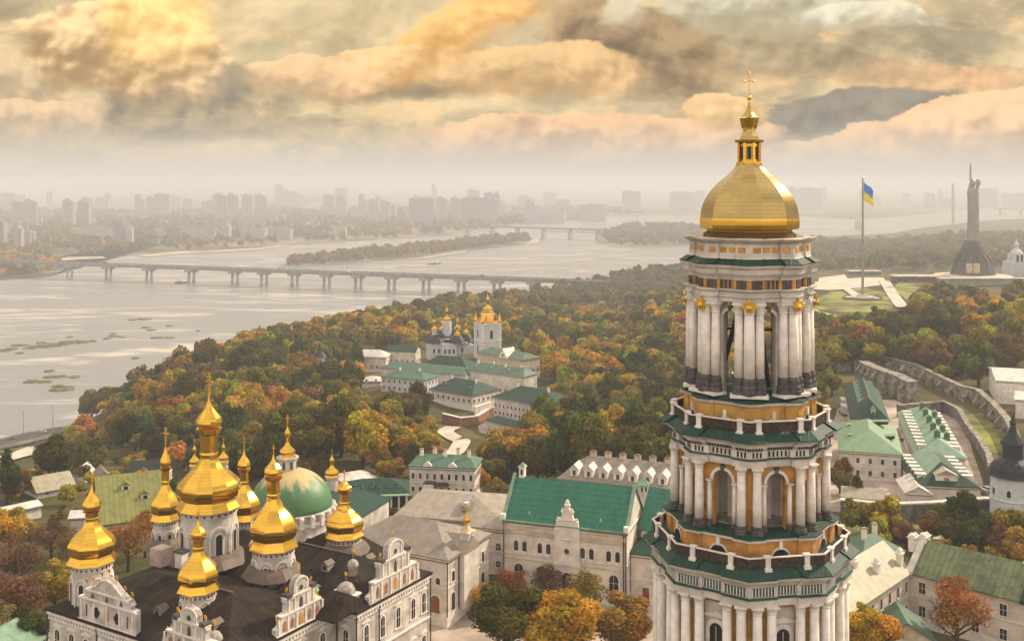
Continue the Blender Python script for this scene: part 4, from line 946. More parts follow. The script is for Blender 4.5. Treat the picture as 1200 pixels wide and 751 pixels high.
b = MB(); b.box(-.6, .6, -.6, .6, -1.4, 2.2, 'white2'); b.box(-.8, .8, -.8, .8, 2.2, 2.4, 'white2'); b.lathe([(1.1, 2.4), (.05, 3.2)], 4, 'r_mint', ph=R_(45)); b.box(-.25, .25, -.65, -.55, .6, 1.7, 'dark'); cm = b.mesh('chimney')
link('chimney', cm, rf, (1.6, 7.8, h+7))
for x in (0, w):
    b = MB(); b.add([(x-.35,-.4,h-.3),(x+.35,-.4,h-.3),(x+.35,7.5,h+7.3),(x-.35,7.5,h+7.3),(x-.35,-.4,h+.35),(x+.35,-.4,h+.35),(x+.35,7.5,h+7.9),(x-.35,7.5,h+7.9)], [(3,2,1,0),(4,5,6,7),(0,1,5,4),(1,2,6,5),(2,3,7,6),(3,0,4,7)], 'r_mint'); b.box(x-.55, x+.45, -.5, .4, h-.2, h+1.2, 'white2'); b.build('verge', rf)
b = MB(); b.box(-.3, w+.3, -.62, -.3, h-.12, h+.12, 'r_mint'); b.build('gutter', rf)
for dx, zz_, k_ in ((0, 17.9, 1.3), (-2.0, 14.6, .85), (2.0, 14.6, .85), (-1.0, 16.6, .8), (1.0, 16.6, .8)):
    b = MB(); b.lathe([(.48*k_, -.2), (.58*k_, .1), (.3*k_, .4*k_), (.36*k_, .6*k_), (.05, 1.0*k_)], 8, 'white2'); b.build('gable_ornament', o, (cx+dx, -.1, zz_))
for x in (.15, w-.6, w-.1): pipe(o, x, -.3, 0, h-.6)
b = MB()
for s in (.2, .78): b.add([(w*s-.5,1,h+.9),(w*s+.5,1,h+.9),(w*s,1,h+1.8),(w*s,2.4,h+1.9)], [(0,1,2),(0,2,3),(1,3,2)], 'r_mint')
b.build('roof_vent', rf)
# annex right of the hall and the roof behind the tower
qa = local_pt(HALL, w+.2, 3); qb = local_pt(HALL, w+5.5, 3)
o, w2, h2, _ = house('annex', 'low cream annex with dark green roof and a brown door beside the bell tower', qa[:2], qb[:2], 7.4, 9, 2.2, 'r_dkgreen', 'warmwhite', 'hip', 'x', 2, world=True, cat='annex')
b = MB(); b.box(2.4, 3.8, -.12, .05, .2, 3.4, 'wood'); b.box(2.2, 4.0, -.08, .05, .2, 3.6, 'white2'); b.build('door', o)
qa = local_pt(HALL, w+1.0, 9); qb = local_pt(HALL, w+20, 7)
house('wing', 'green tiled wing with a pale verge half hidden behind the bell tower', qa[:2], qb[:2], 11.0, 14, 6.5, 'r_green', 'warmwhite', 'gable', 'x', rows=((2, 1), (6.5, 1)), world=True, cat='wing')
# ---- white-roofed complex between cathedral and hall
qa = G(481, 652, 10.6); qb = G(524, 656.6, 10.6); d = Vector(qb[:2])-Vector(qa[:2]); d = Vector((math.cos(R_(-27)), math.sin(R_(-27)))); pb = Vector(qb[:2]); pa = pb-d*24
o, w, h, rf = house('corner_house', 'pale house with grey brown roof and porch cupola between cathedral and hall', tuple(pa), tuple(pb), 10.6, 17, 4.2, 'r_grey', 'white', 'hip', 'x', rows=((5.9, .8),), win=(.9, 1.6), step=3.4, arch=True, world=True, sides='F')
for s in (3, 8, 13, 18): 
    q = link('window', winmesh(1.9, 3.4, arch=True, fw=.2, glass='wood', bars=False), o, (w-2.6-(s-3), 0, .3))
for s in (2.2, 6.2, 10.2, 14.2):
    q = link('window', winmesh(1.0, 1.9, arch=False, fw=.35, bars=False), o, (w, s, 6.2)); q.rotation_euler = (0, 0, R_(90))
    q = link('window', winmesh(1.2, 3.4, arch=True, fw=.2, bars=False), o, (w, s, .6)); q.rotation_euler = (0, 0, R_(90))
b = MB(); b.box(w-5.0, w+1.2, 4.6, 10.5, 0, 10.9, 'white'); b.add([(w-7,4.3,10.9),(w+1.5,4.3,10.9),(w+1.5,10.8,10.9),(w-7,10.8,10.9),(w-8,7.5,13.6),(w+1.5,7.5,13.6)], [(0,1,5,4),(2,3,4,5),(1,2,5),(3,0,4),(3,2,1,0)], 'r_stone'); b.build('porch', o)
b = MB(); b.box(w-.9, w+1.1, 6.5, 8.5, 12, 14.2, 'white'); b.box(w-1.2, w+1.4, 6.2, 8.8, 14.2, 14.45, 'white2'); pc = b.build('cupola_base', o)
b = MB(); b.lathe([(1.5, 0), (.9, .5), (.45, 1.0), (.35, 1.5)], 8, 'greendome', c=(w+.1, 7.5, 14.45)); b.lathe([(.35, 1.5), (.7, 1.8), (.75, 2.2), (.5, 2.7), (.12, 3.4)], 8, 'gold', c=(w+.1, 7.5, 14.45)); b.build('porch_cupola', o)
link('cross', cross_mesh(2.0), o, (w+.1, 7.5, 17.8))
for x, y in ((w+.15, -.15), (w+.15, 4.3), (w+.15, 10.9)): pipe(o, x, y, 0, h-.3)
qa = local_pt(HALL, -9.5, 4); qb = local_pt(HALL, -.3, 4)
house('link_wing', 'narrow cream link with arched windows between the hall and the porch house', qa[:2], qb[:2], 8.8, 8, 1.6, 'r_stone', 'warmwhite', 'hip', 'x', 3, rows=((5.2, .8), (1.6, .7)), win=(1.1, 1.9), step=3.4, arch=True, world=True, cat='wing', sides='F')
qa = G(467, 604, 8.6); qb = G(588, 613, 8.6)
o, w, h, rf = house('flat_roofed_hall', 'broad low hall under a shallow light grey metal roof', qa[:2], qb[:2], 8.6, 20, 3.0, 'r_stone', 'cream', 'hip', 'x', 10, world=True, rows=((2.5, 1),), cat='hall', over=.9)
b = MB(); b.box(-.5, .5, -.5, .5, -.5, 1.6, 'white2', Matrix.Translation((w*.62, 3.5, h+1.4))); b.add([(w*.62-.9,2.2,h+1.5),(w*.62+.9,2.2,h+1.5),(w*.62+.9,7,h+2.9),(w*.62-.9,7,h+2.9),(w*.62-.9,2.2,h+2.6),(w*.62+.9,2.2,h+2.6),(w*.62+.9,7,h+3.7),(w*.62-.9,7,h+3.7)], [(3,2,1,0),(4,5,6,7),(0,1,5,4),(1,2,6,5),(2,3,7,6),(3,0,4,7)], 'silver'); b.build('skylight', rf)
# ---- arcade building with dark green roof
o, w, h, rf = house('arcade_house', 'long single storey arcade under a dark green roof with round dormers', (403, 580), (478, 577.5), 2.6, 11, 2.6, 'r_dkgreen', 'white', 'hip', 'x', 5, rows=(), base=-1.6, dormers=[(f, .16, 'F', .9, .7) for f in (.16, .26, .44, .54, .70, .84)], cat='arcade')
b = MB()
for i in range(9): x = .4+i*(w-.8)/8; b.box(x-.22, x+.22, -1.6, -1.1, 0, h, 'white2')
for i in range(8): x = .4+(i+.5)*(w-.8)/8; b.box(x-.75, x+.75, -.1, .02, .1, h-.8, 'dark')
b.box(-.3, w+.3, -2.2, .2, h-.1, h+.08, 'r_mint'); b.build('arcade', o)
# ---- white house with mint green roof
o, w, h, rf = house('green_roofed_house', 'white two storey house with mint green roof and small front gables', (480, 546.5), (556, 549.5), 3.6, 11, 2.4, 'r_midgreen', 'white', 'hip', 'x', 3, rows=((4.9, 1), (1.4, .8)), win=(.8, 1.7), step=1.75, arch=True, chimneys=5)
for s in (.28, .66):
    b = MB(); b.vplate([(w*s-1.7, h-.3), (w*s+1.7, h-.3), (w*s+1.0, h+.9), (w*s, h+1.6), (w*s-1.0, h+.9)], -.35, .3, 'white2'); b.add([(w*s-1.5,.3,h),(w*s+1.5,.3,h),(w*s,.3,h+1.5),(w*s,4,h+1.7)], [(0,2,3),(1,3,2)], 'r_midgreen'); b.build('front_gable', o)
b = MB(); b.box(w*.25, w*.4, -2.6, 0, -1, 4.2, 'white2'); b.box(w*.40, w*.62, -2.0, 0, 3.6, 3.8, 'pipe'); b.box(w*.40, w*.62, -2.0, -1.9, 3.8, 4.7, 'pipe'); b.box(w*.24, w*.41, -2.7, 0, 4.2, 4.4, 'pipe'); b.build('stair_block', o)
b = MB()
for q in (.3, .37): b.box(w*q-.35, w*q+.35, -2.7, -2.55, 1.6, 3.0, 'dark')
b.build('stair_window', o)
# ---- barrack with white dormers behind the hall
qa = G(656, 561, 7.0); qb = G(800, 576, 7.0)
o, w, h, rf = house('dormered_house', 'long grey roofed house with a row of white dormers behind the green hall', qa[:2], qb[:2], 7.0, 17, 4.6, 'r_grey', 'cream', 'hip', 'x', 6, rows=((2, 1),), world=True, sides='F')
b = MB(); b.box(-1.0, 1.0, 0, 3.6, -1, 1.7, 'white2'); b.add([(-1.2,-.2,1.7),(1.2,-.2,1.7),(0,-.2,2.9),(-1.2,4.4,1.7),(1.2,4.4,1.7),(0,4.4,2.9)], [(0,1,2),(3,5,4),(0,2,5,3),(1,4,5,2),(0,3,4,1)], 'r_white'); b.box(-.35, .35, -.08, .1, .3, 1.4, 'pipe'); dm = b.mesh('dormer')
for i in range(7): link('dormer', dm, rf, (3.6+i*(w-5)/7, .9, h+.8), scale=(1.12, 1.0, 1.1))
b = MB(); b.box(-.8, .8, -.45, .45, -.8, .9, 'cream'); b.box(-.95, .95, -.6, .6, .9, 1.05, 'r_grey'); b.box(-.5, -.1, -.25, .25, 1.05, 1.5, 'brick'); b.box(.1, .5, -.25, .25, 1.05, 1.5, 'brick'); cm = b.mesh('chimney')
for i in range(6): link('chimney', cm, rf, (6.5+i*(w-10)/5.5, 8.5, h+4.6))
# small turret chapel right of it
X, Y, Z = P(754, 566, 262)
o = thing('turret', 'little white turret with mint cap in front of the dormered roof', 'turret', (X, Y, 0)); b = MB(); b.box(-1.2, 1.2, -1.2, 1.2, 0, Z-.2, 'white'); b.build('wall', o); b = MB(); b.lathe([(2.1, 0), (1.2, .7), (.05, 1.8)], 4, 'r_mint', c=(0, 0, Z-.2), ph=R_(45)); b.build('roof', o); b = MB(); [b.box(x-.2, x+.2, -1.26, -1.1, Z-1.8, Z-.6, 'dark') for x in (-.5, .5)]; b.build('window', o)
# grey roofs far behind it
house('grey_roofed_shed', 'grey roofed shed half hidden by autumn trees left of the tower', (695, 519), (706, 521), -14, 9, 2, 'r_grey', 'white', 'hip', 'x')
house('grey_roofed_shed', 'wide grey roofed shed among trees nearest the tower', (728, 521), (752, 525), -14, 10, 2, 'r_grey', 'white', 'gable', 'x')
# ================================================================ lower monastery
LG = 'white monastery houses with green roofs on the slope'
H_ = house
H_('monastery_house', 'left white house with pale green roof in the lower monastery', (447, 441), (497, 446), -12.8, 13, 3, 'r_midgreen', 'bluewhite', 'hip', 'x', rows=((4.6, 1), (1.2, 1)), step=2.7, win=(.9, 1.5), chimneys=2, group=LG)
H_('monastery_house', 'long low white range with green roof behind the left monastery house', (447, 431), (545, 440), -15.5, 12, 3.2, 'r_midgreen', 'white', 'hip', 'x', rows=((1.2, 1),), step=3.4, group=LG, sides='F')
H_('monastery_house', 'dark green roofed range below the golden domed church', (496, 427.5), (546, 431), -14.5, 13, 4.5, 'r_dkgreen', 'white', 'hip', 'x', rows=((1.2, 1),), step=3.6, group=LG, sides='F')
H_('monastery_house', 'white house with dark green hipped roof in the middle of the lower monastery', (505, 456), (553, 464), -16.6, 20, 5, 'r_dkgreen', 'white', 'hip', 'x', 7, rows=((1.6, 1),), step=3.0, chimneys=3, dormers=[(f, .2, 'F', 1.2, .9) for f in (.2, .8)], group=LG, sides='FR')
H_('monastery_house', 'long pale green roofed house right of the middle one', (543, 433), (613.5, 442), -13.6, 12, 3.4, 'r_midgreen', 'white', 'hip', 'x', 4, rows=((1.3, 1),), step=3.0, chimneys=4, dormers=[(f, .2, 'F', 1.2, .9) for f in (.15, .4, .7)], group=LG, sides='F')
o, w, h, rf = H_('monastery_house', 'tall three storey white house with dark green roof, largest of the lower monastery', (579, 465), (640, 476), -12.5, 20, 4.6, 'r_dkgreen', 'white', 'hip', 'x', 8, base=-24.2, rows=((7.6, .9), (4.4, .9), (1.2, .9)), step=2.2, win=(.8, 1.5), chimneys=3, group=LG)
H_('annex', 'low green roofed annex below the three storey house', (571, 492), (606, 501), -19.8, 7, 1.8, 'r_dkgreen', 'white', 'hip', 'x', rows=((.8, .8),), step=2.4, win=(.8, 1.3), cat='annex', sides='F', base=-25.0)
o, w, h, rf = H_('villa', 'cream villa with white gable below the white bell tower', (559, 413), (612, 422), -14.6, 14, 3, 'r_midgreen', 'cream', 'hip', 'x', 5, rows=((1.2, 1),), step=3, cat='villa')
b = MB(); b.vplate([(w*.6-4, h-.5), (w*.6+4, h-.5), (w*.6, h+4.4)], -.8, .2, 'white2'); b.add([(w*.6-4.4,-1,h-.6),(w*.6+4.4,-1,h-.6),(w*.6,-1,h+4.9),(w*.6,8,h+4.9),(w*.6-4.4,6,h-.6),(w*.6+4.4,6,h-.6)], [(0,2,3,4),(1,5,3,2)], 'r_white'); b.box(w*.6-.5, w*.6+.5, -.9, -.7, h+.3, h+1.8, 'dark'); b.build('front_gable', o)
H_('white_roofed_house', 'pale house with low white roof among trees left of the monastery', (412, 418), (452, 419), -19.5, 12, 3.6, 'r_white', 'white', 'hip', 'x', rows=((1.4, 1),), step=3)
H_('pink_house', 'small pinkish house below the white roofed house', (424, 447), (446, 447), -18.5, 10, 2, 'r_white', 'pink', 'hip', 'x', rows=((1.4, 1),), step=3)
H_('dark_roofed_house', 'small house with dark roof left of the golden domed church', (455, 411), (487, 412), -17.5, 11, 2.6, 'r_dkgreen', 'white', 'gable', 'x', rows=((1.4, 1),), step=3)
H_('white_house', 'low white house half hidden among trees by the river', (316, 433), (334, 433), -26, 9, 2, 'r_white', 'white', 'hip', 'x')
H_('white_house', 'small white house right of the middle monastery house', (546, 470), (578, 465), -21, 9, 1.6, 'r_white', 'cream', 'hip', 'x', rows=((1, 1),))
o, w, h, rf = H_('chapel', 'white chapel with grey spire among trees at the slope edge', (357, 433), (389, 431), -21.5, 12, 3, 'r_slate', 'bluewhite', 'hip', 'x', rows=((2.0, 1),), step=4, cat='chapel')
b = MB(); b.box(w*.6-2.6, w*.6+2.6, 2, 7, h-1, h+6, 'bluewhite'); b.lathe([(4.2, 0), (3.0, 1.6), (1.4, 3.2), (1.2, 4.0), (1.0, 5.4), (.1, 8)], 8, 'r_slate', c=(w*.6, 4.5, h+6), ph=R_(22.5)); b.box(w*.6-.6, w*.6+.6, 1.9, 2.1, h+2, h+4.6, 'dark'); b.build('spire', o)
# golden domed church with dark roofs
def place(name, label, cat, px, py, D, rz=0): X, Y, Z = P(px, py, D); z = h1(X, Y); return thing(name, label, cat, (X, Y, z), rz), CZ-(py-Y0)*D/F-z
LC, top = place('golden_domed_church', 'small white church with dark roofs and clustered golden domes beyond the lower monastery', 'church', 524, 412, 660, R_(12))
FOOT.append([(LC.location.x-15, LC.location.y-12), (LC.location.x+17, LC.location.y-12), (LC.location.x+17, LC.location.y+14), (LC.location.x-15, LC.location.y+14)])
b = MB(); b.box(-12, 12, -6, 8, -3, 8.5, 'bluewhite'); b.box(-4.5, 4.5, -9.5, 11, -3, 8.5, 'bluewhite'); b.box(12, 16, -4, 4, -3, 6.5, 'bluewhite'); b.build('wall', LC)
b = MB()
for x, y, r, zz in ((-7.5, -1, 6.2, 8.4), (5.5, -5, 5.5, 8.4), (12, 1, 4.8, 8.4), (0, 4, 6.5, 11)): b.lathe([(r*1.1, 0), (r, .5), (r*.8, 2.4), (r*.45, 4.2), (r*.25, 5.0)], 8, 'r_slate', c=(x, y, zz), ph=R_(22.5))
b.build('roof', LC)
b = MB(); b.lathe([(3.0, 0), (3.0, 9)], 8, 'bluewhite', c=(0, 1, 12), ph=R_(22.5)); b.lathe([(1.6, 0), (1.6, 4)], 8, 'bluewhite', c=(-8, -1, 12), ph=R_(22.5)); b.build('drum', LC)
wv = winmesh(1.3, 2.8, arch=True, bars=False, fw=.2)
for x, y in ((-9, -6), (-6, -6), (8.5, -6), (0, -9.5), (2.6, -9.5), (-2.6, -9.5)): link('window', wv, LC, (x, y, 2.5))
for x, y, z, s in ((0, 1, 21, 1.0), (-8, -1, 15.8, .8), (5.5, -5, 13, .8), (7, 3, 15.5, .85), (12, 1, 13, .8), (-2.5, 6, 15, .7)): onion(LC, x, y, z, 2.6*s, 3.4*s, 2.2*s, 3.8*s, 2.5*s, gname='golden_dome')
LT, _ = place('white_bell_tower', 'square white bell tower with golden cupolas beside the golden domed church', 'bell tower', 571.5, 415, 640, R_(22))
FOOT.append([(LT.location.x-8, LT.location.y-8), (LT.location.x+8, LT.location.y-8), (LT.location.x+8, LT.location.y+8), (LT.location.x-8, LT.location.y+8)])
zt = CZ-(377-Y0)*640/F-LT.location.z
b = MB(); b.box(-6.2, 6.2, -6.2, 6.2, -4, zt, 'bluewhite'); b.build('wall', LT)
b = MB()
for z in (zt*.5, zt-1.0, 2): b.box(-6.6, 6.6, -6.6, 6.6, z, z+.7, 'white2')
for sx in (-1, 1):
    for sy in (-1, 1): b.box(sx*5.6-.8, sx*5.6+.8, sy*5.6-.8, sy*5.6+.8, -4, zt, 'white2')
b.build('cornice', LT)
wv2 = winmesh(1.9, 5.0, arch=True, bars=False, fw=.3, glass='dark')
for rz_, (x, y) in ((0, (0, -6.25)), (90, (6.25, 0)), (180, (0, 6.25)), (-90, (-6.25, 0))):
    for z in (zt*.58, zt*.15):
        q = link('window', wv2, LT, (x, y, z)); q.rotation_euler = (0, 0, R_(rz_))
b = MB(); b.lathe([(7.2, 0), (5.4, .8), (5.2, 2.5), (4.9, 4.4), (3.6, 5.8), (1.9, 6.6)], 8, 'gold', c=(0, 0, zt), ph=R_(22.5)); b.build('golden_roof', LT)
onion(LT, 0, 0, zt+6.4, 2.9, 3.8, 2.4, 4.6, 2.5, gname='golden_dome')
for sx in (-1, 1):
    for sy in (-1, 1):
        b = MB(); b.lathe([(1.3, 0), (1.5, .8), (.8, 2.2), (.4, 4), (.05, 6.3)], 8, 'gold', c=(sx*5.5, sy*5.5, zt)); b.build('golden_pinnacle', LT)
# retaining wall below the middle house
def wall_run(name, label, pts, ztop_h, th=1.0, m='stonewall', world=False, butt=0, cap='white2', zt=None, capw=.25, cat='wall', bm_='stonewall'):
    w_ = [Vector(q[:2]) for q in (pts if world else [T(a, c) for a, c in pts])]
    o = thing(name, label, cat, (w_[0].x, w_[0].y, h1(*w_[0]))); z0 = o.location.z
    b = MB(); cp = MB(); bt = MB(); L = MB()
    n_ = [];
    for i in range(len(w_)):
        d = (w_[min(i+1, len(w_)-1)]-w_[max(i-1, 0)]).normalized(); n_.append(Vector((-d.y, d.x)))
    tops = [(zt[i] if zt else h1(*w_[i])+ztop_h)-z0 for i in range(len(w_))]; bots = [h1(*q)-z0-2 for q in w_]
    rr = []
    for i, q in enumerate(w_):
        l = q-n_[i]*th/2-w_[0]; r = q+n_[i]*th/2-w_[0]; rr.append([(l.x, l.y, bots[i]), (r.x, r.y, bots[i]), (r.x, r.y, tops[i]), (l.x, l.y, tops[i])])
        l = q-n_[i]*(th/2+capw)-w_[0]; r = q+n_[i]*(th/2+capw)-w_[0]; L.v.append(0)
        cp.v += [(l.x, l.y, tops[i]+.02), (r.x, r.y, tops[i]+.02), (r.x, r.y, tops[i]+.4), (l.x, l.y, tops[i]+.4)]
    b.loft(rr, m); nn = len(w_); k = cp.mi(cap)
    for i in range(nn-1):
        for j in range(4): cp.f.append((4*i+j, 4*i+(j+1) % 4, 4*i+4+(j+1) % 4, 4*i+4+j)); cp.m.append(k)
    b.build('masonry', o); cp.build('coping', o)
    if butt:
        for i in range(nn-1):
            a, c = w_[i], w_[i+1]; L_ = (c-a).length; k_ = max(1, int(L_/butt)); d = (c-a).normalized(); n = Vector((d.y, -d.x))
            for j in range(k_):
                q = a+d*L_*(j+.5)/k_-w_[0]; zt_ = tops[i]+(tops[i+1]-tops[i])*(j+.5)/k_; zb_ = bots[i]
                f = q+n*(th/2+2.2); s_ = q+n*th/2; hw = 1.0
                bt.add([(s_.x-d.x*hw, s_.y-d.y*hw, zb_), (s_.x+d.x*hw, s_.y+d.y*hw, zb_), (f.x+d.x*hw, f.y+d.y*hw, zb_), (f.x-d.x*hw, f.y-d.y*hw, zb_),
                        (s_.x-d.x*hw, s_.y-d.y*hw, zt_-.6), (s_.x+d.x*hw, s_.y+d.y*hw, zt_-.6), (f.x+d.x*hw, f.y+d.y*hw, zt_-3.2), (f.x-d.x*hw, f.y-d.y*hw, zt_-3.2)],
                       [(3,2,1,0),(4,5,6,7),(0,1,5,4),(1,2,6,5),(2,3,7,6),(3,0,4,7)], bm_)
        bt.build('buttress', o)
    return o
wall_run('retaining_wall', 'brick retaining wall below the middle monastery house', [(519, 495), (540, 500), (558, 498), (572, 489)], 3.5, 1.0, 'brick')
wall_run('retaining_wall', 'white terrace wall beside the three storey house', [(556, 486), (572, 480), (580, 474)], 3.0, .8, 'white')
# ================================================================ right compound
o, w, h, rf = house('green_roofed_mansion', 'white house with broad light green hipped roof right of the bell tower', (984, 528.2), (1056, 533.2), 7.6, 34, 4.6, 'r_ltgreen', 'white', 'hip', 'y', 11, rows=((4.6, .9), (1.2, .9)), step=3.0, win=(.9, 1.6), base=0)
for fx, fy, L_ in ((.16, .75, 4), (.16, .35, 4), (.62, .7, 7), (.80, .35, 4)):
    b = MB(); s = 2.0; x, y = w*fx, 34*fy; z = h+4.6*min(fx, 1-fx)*2*.9
    b.add([(x,y-1.2,z-.2),(x+L_*.55,y-1.2,z+.3),(x+L_*.55,y+1.2,z+.3),(x,y+1.2,z-.2),(x,y-1.2,z+.9),(x+L_*.55,y-1.2,z+1.2),(x+L_*.55,y+1.2,z+1.2),(x,y+1.2,z+.9)], [(0,1,5,4),(1,2,6,5),(2,3,7,6),(3,0,4,7)], 'dark'); b.add([(x-.3,y-1.5,z+.9),(x+L_*.55+.3,y-1.5,z+1.25),(x+L_*.55+.3,y+1.5,z+1.25),(x-.3,y+1.5,z+.9)], [(0,1,2,3)], 'r_ltgreen'); b.build('roof_vent', rf)
o, w, h, rf = house('dark_green_roofed_house', 'house with dark green gabled roof behind the light green mansion', (998, 491), (1041, 493.4), 5.2, 52, 6.0, 'r_dkgreen', 'white', 'hip', 'y', 7, rows=((1.4, 1),), step=3, base=0)
b = MB(); b.box(-.6, .6, 0, 2, -1, 1.6, 'white2'); b.add([(-.9,-.2,1.6),(.9,-.2,1.6),(0,-.2,2.8),(-.9,2.4,1.6),(.9,2.4,1.6),(0,2.4,2.8)], [(0,1,2),(3,5,4),(0,2,5,3),(1,4,5,2)], 'r_mint'); b.box(-.3,.3,-.06,.1,.2,1.2,'dark'); dmr = b.mesh('dormer')
link('dormer', dmr, rf, (w*.6, 1.6, h+1.4))
for i in range(6):
    q = link('dormer', dmr, rf, (w*.22, 12+i*6.5, h+2.2)); q.rotation_euler = (0, 0, R_(-90)); q = link('dormer', dmr, rf, (w*.78, 12+i*6.5, h+2.2)); q.rotation_euler = (0, 0, R_(90))
o, w, h, rf = house('long_dormered_block', 'long block with pale green roof lined with white dormers in the courtyard', (1074, 533.8), (1131, 537.4), 5.0, 58, 4.0, 'r_mint', 'white', 'hip', 'y', 6, rows=((1.4, 1),), step=3, base=0)
b = MB(); b.box(-.75, .75, 0, 2.4, -1, 1.5, 'white2'); b.box(-.85, .85, -.3, 2.6, 1.5, 1.7, 'white2'); b.box(-.35, .35, -.08, .1, .2, 1.2, 'darkbase'); dms = b.mesh('dormer')
for i in range(11):
    q = link('dormer', dms, rf, (w*.06, 5+i*4.6, h+.6)); q.rotation_euler = (0, 0, R_(-90)); q = link('dormer', dms, rf, (w*.94, 5+i*4.6, h+.6)); q.rotation_euler = (0, 0, R_(90))
b = MB(); b.box(-.8, .8, -.5, .5, -1, 1.7, 'r_midgreen'); b.add([(-1,-.7,1.7),(1,-.7,1.7),(0,-.7,2.4),(-1,.7,1.7),(1,.7,1.7),(0,.7,2.4)], [(0,1,2),(3,5,4),(0,2,5,3),(1,4,5,2)], 'r_mint'); cm = b.mesh('chimney')
for i in range(5): link('chimney', cm, rf, (w*.5, 8+i*10, h+4.0)); 
for i in range(4): link('chimney', cm, rf, (w*.74, 12+i*10, h+2.6))
o, w, h, rf = house('gabled_block', 'white block with green and pale roof and a wide front dormer, front of the courtyard', (1075, 568.4), (1146, 571.6), 4.6, 26, 4.6, 'r_dkgreen', 'warmwhite', 'hip', 'y', 7, rows=((1.2, .9),), step=4.2, win=(.9, 1.4), base=-.5)
b = MB(); b.box(w*.32, w*.68, 1.0, 7, h-.2, h+2.6, 'white2'); b.vplate([(w*.30, h+2.6), (w*.70, h+2.6), (w*.5, h+4.0)], .8, 8, 'r_pale'); b.box(w*.46, w*.54, .9, 1.1, h+.9, h+2.0, 'brick'); b.build('dormer', rf)
b = MB(); b.add([(-.2,-.2,h+.3),(-.4,26,h+.3),(w*.5,19.5,h+4.95),(w*.5,6.5,h+4.95)], [(0,3,2,1)], 'r_mint'); b.build('pale_slope', rf)
for i in range(6):
    q = link('dormer', dms, rf, (w*.04, 4+i*3.8, h+.5)); q.rotation_euler = (0, 0, R_(-90)); q = link('dormer', dms, rf, (w*.96, 4+i*3.8, h+.5)); q.rotation_euler = (0, 0, R_(90))
house('side_range', 'low white range left of the courtyard blocks', (1052, 562), (1062, 577), 3.6, 6, 1.6, 'r_white', 'white', 'gable', 'x', rows=())
house('low_shed', 'low pale roofed shed beneath the light green mansion', (988, 582), (1037, 586), 3.4, 9, 1.4, 'r_stone', 'cream', 'gable', 'x', base=0)
# black capped round tower at right edge
BK, _ = place('black_domed_tower', 'white round fortress tower with a black onion roof at the right edge', 'tower', 1187, 612, 262, 0)
zt = CZ-(556-Y0)*262/F-BK.location.z
b = MB(); b.lathe([(5.3, -2), (5.2, zt*.5), (5.4, zt*.52), (5.2, zt*.56), (5.0, zt-.5), (5.4, zt)], 20, 'bluewhite'); b.build('wall', BK)
b = MB(); b.lathe([(6.0, 0), (5.6, .6), (5.2, 2.0), (4.2, 3.2), (2.6, 4.0), (2.4, 4.3), (2.4, 7.2), (2.9, 7.5), (2.8, 8.0), (1.9, 9.2), (1.0, 10.4), (.6, 12.2), (.9, 12.8), (.4, 13.6), (.05, 15)], 12, 'roofblack' if 'roofblack' in M else 'r_slate', c=(0, 0, zt)); b.build('onion_roof', BK)
wq2 = winmesh(.9, 1.7, arch=True, bars=False, fw=.14, glass='dark')
for a in range(8):
    q = link('window', wq2, BK); q.matrix_local = Matrix.Rotation(R_(45*a-80), 4, 'Z') @ Matrix.Translation((5.1, 0, zt*.62)) @ Matrix.Rotation(R_(90), 4, 'Z')
house('side_building', 'pale house wall with dark roof under the black domed tower', (1180, 592), (1230, 606), 4, 14, 2.5, 'r_slate', 'white', 'hip', 'x', rows=((1, 1),), world=False, step=4)
house('white_hall', 'plain white windowless hall at the right edge beyond the old wall', (1168, 446), (1240, 450), 8.5, 30, 2, 'r_white', 'white2', 'gable', 'x', rows=(), base=0, cat='hall')
house('white_hall', 'smaller plain white block in front of the windowless hall', (1190, 468), (1260, 474), 6.5, 16, 1.5, 'r_white', 'white2', 'gable', 'x', rows=(), base=0, cat='hall')
wall_run('fortress_wall', 'long grey fortress wall winding along the wood, outermost', [(925, 436), (960, 437), (1000, 434), (1036, 432), (1072, 441), (1100, 455), (1126, 468), (1146, 473), (1164, 489), (1180, 508), (1190, 528), (1200, 556)], 5.0, 1.8, 'stonewall', butt=9, bm_='stonewall', cap='stonewall')
wall_run('fortress_wall', 'inner fortress wall curving behind the courtyard blocks', [(1052, 489), (1074, 487), (1106, 484), (1124, 494), (1134, 512), (1148, 530), (1158, 548), (1166, 580)], 4.0, 1.2, 'greywall', cap='stonewall')
wall_run('buttressed_wall', 'thick buttressed wall stub between the fortress walls', [(1012, 446), (1022, 452), (1036, 458), (1052, 464), (1070, 474)], 8.0, 4.0, 'stonewall', butt=6, cap='stonewall')
wall_run('garden_wall', 'dark garden wall running below the courtyard blocks', [(985, 606), (1040, 612), (1090, 610), (1160, 604)], 4.2, 1.2, 'greywall', cap='white')
# ---- near right ranges
pa = Vector(G(1022, 697.5, 9)[:2]); pb = Vector(G(1066, 668, 9)[:2])
o, w, h, rf = house('near_range', 'near two storey range with pale ribbed roof at lower right', tuple(pa-(pb-pa)*.55), tuple(pb), 9.0, 11, 4.2, 'r_pale', 'warmwhite', 'gable', 'x', rows=((5.4, 1.2), (1.2, 1)), step=3.2, win=(.8, 1.6), world=True, over=.6, base=0, cat='building')
NR = o
b = MB(); b.box(-.6, .6, -.5, .5, -2.2, .8, 'white2'); b.box(-.8, .8, -.7, .7, .8, 1.1, 'white2'); b.lathe([(.5, 1.1), (.6, 1.5), (.2, 2)], 8, 'white2'); cm = b.mesh('chimney'); link('chimney', cm, rf, (w*.62, 2.2, h+2.6)); link('chimney', cm, rf, (w*.45, 4.5, h+3.6)); link('chimney', cm, rf, (w*.95, 1.4, h+2.4))
d2 = Vector(G(1200, 702.6, 9)[:2])-pb; d2n = d2.normalized()
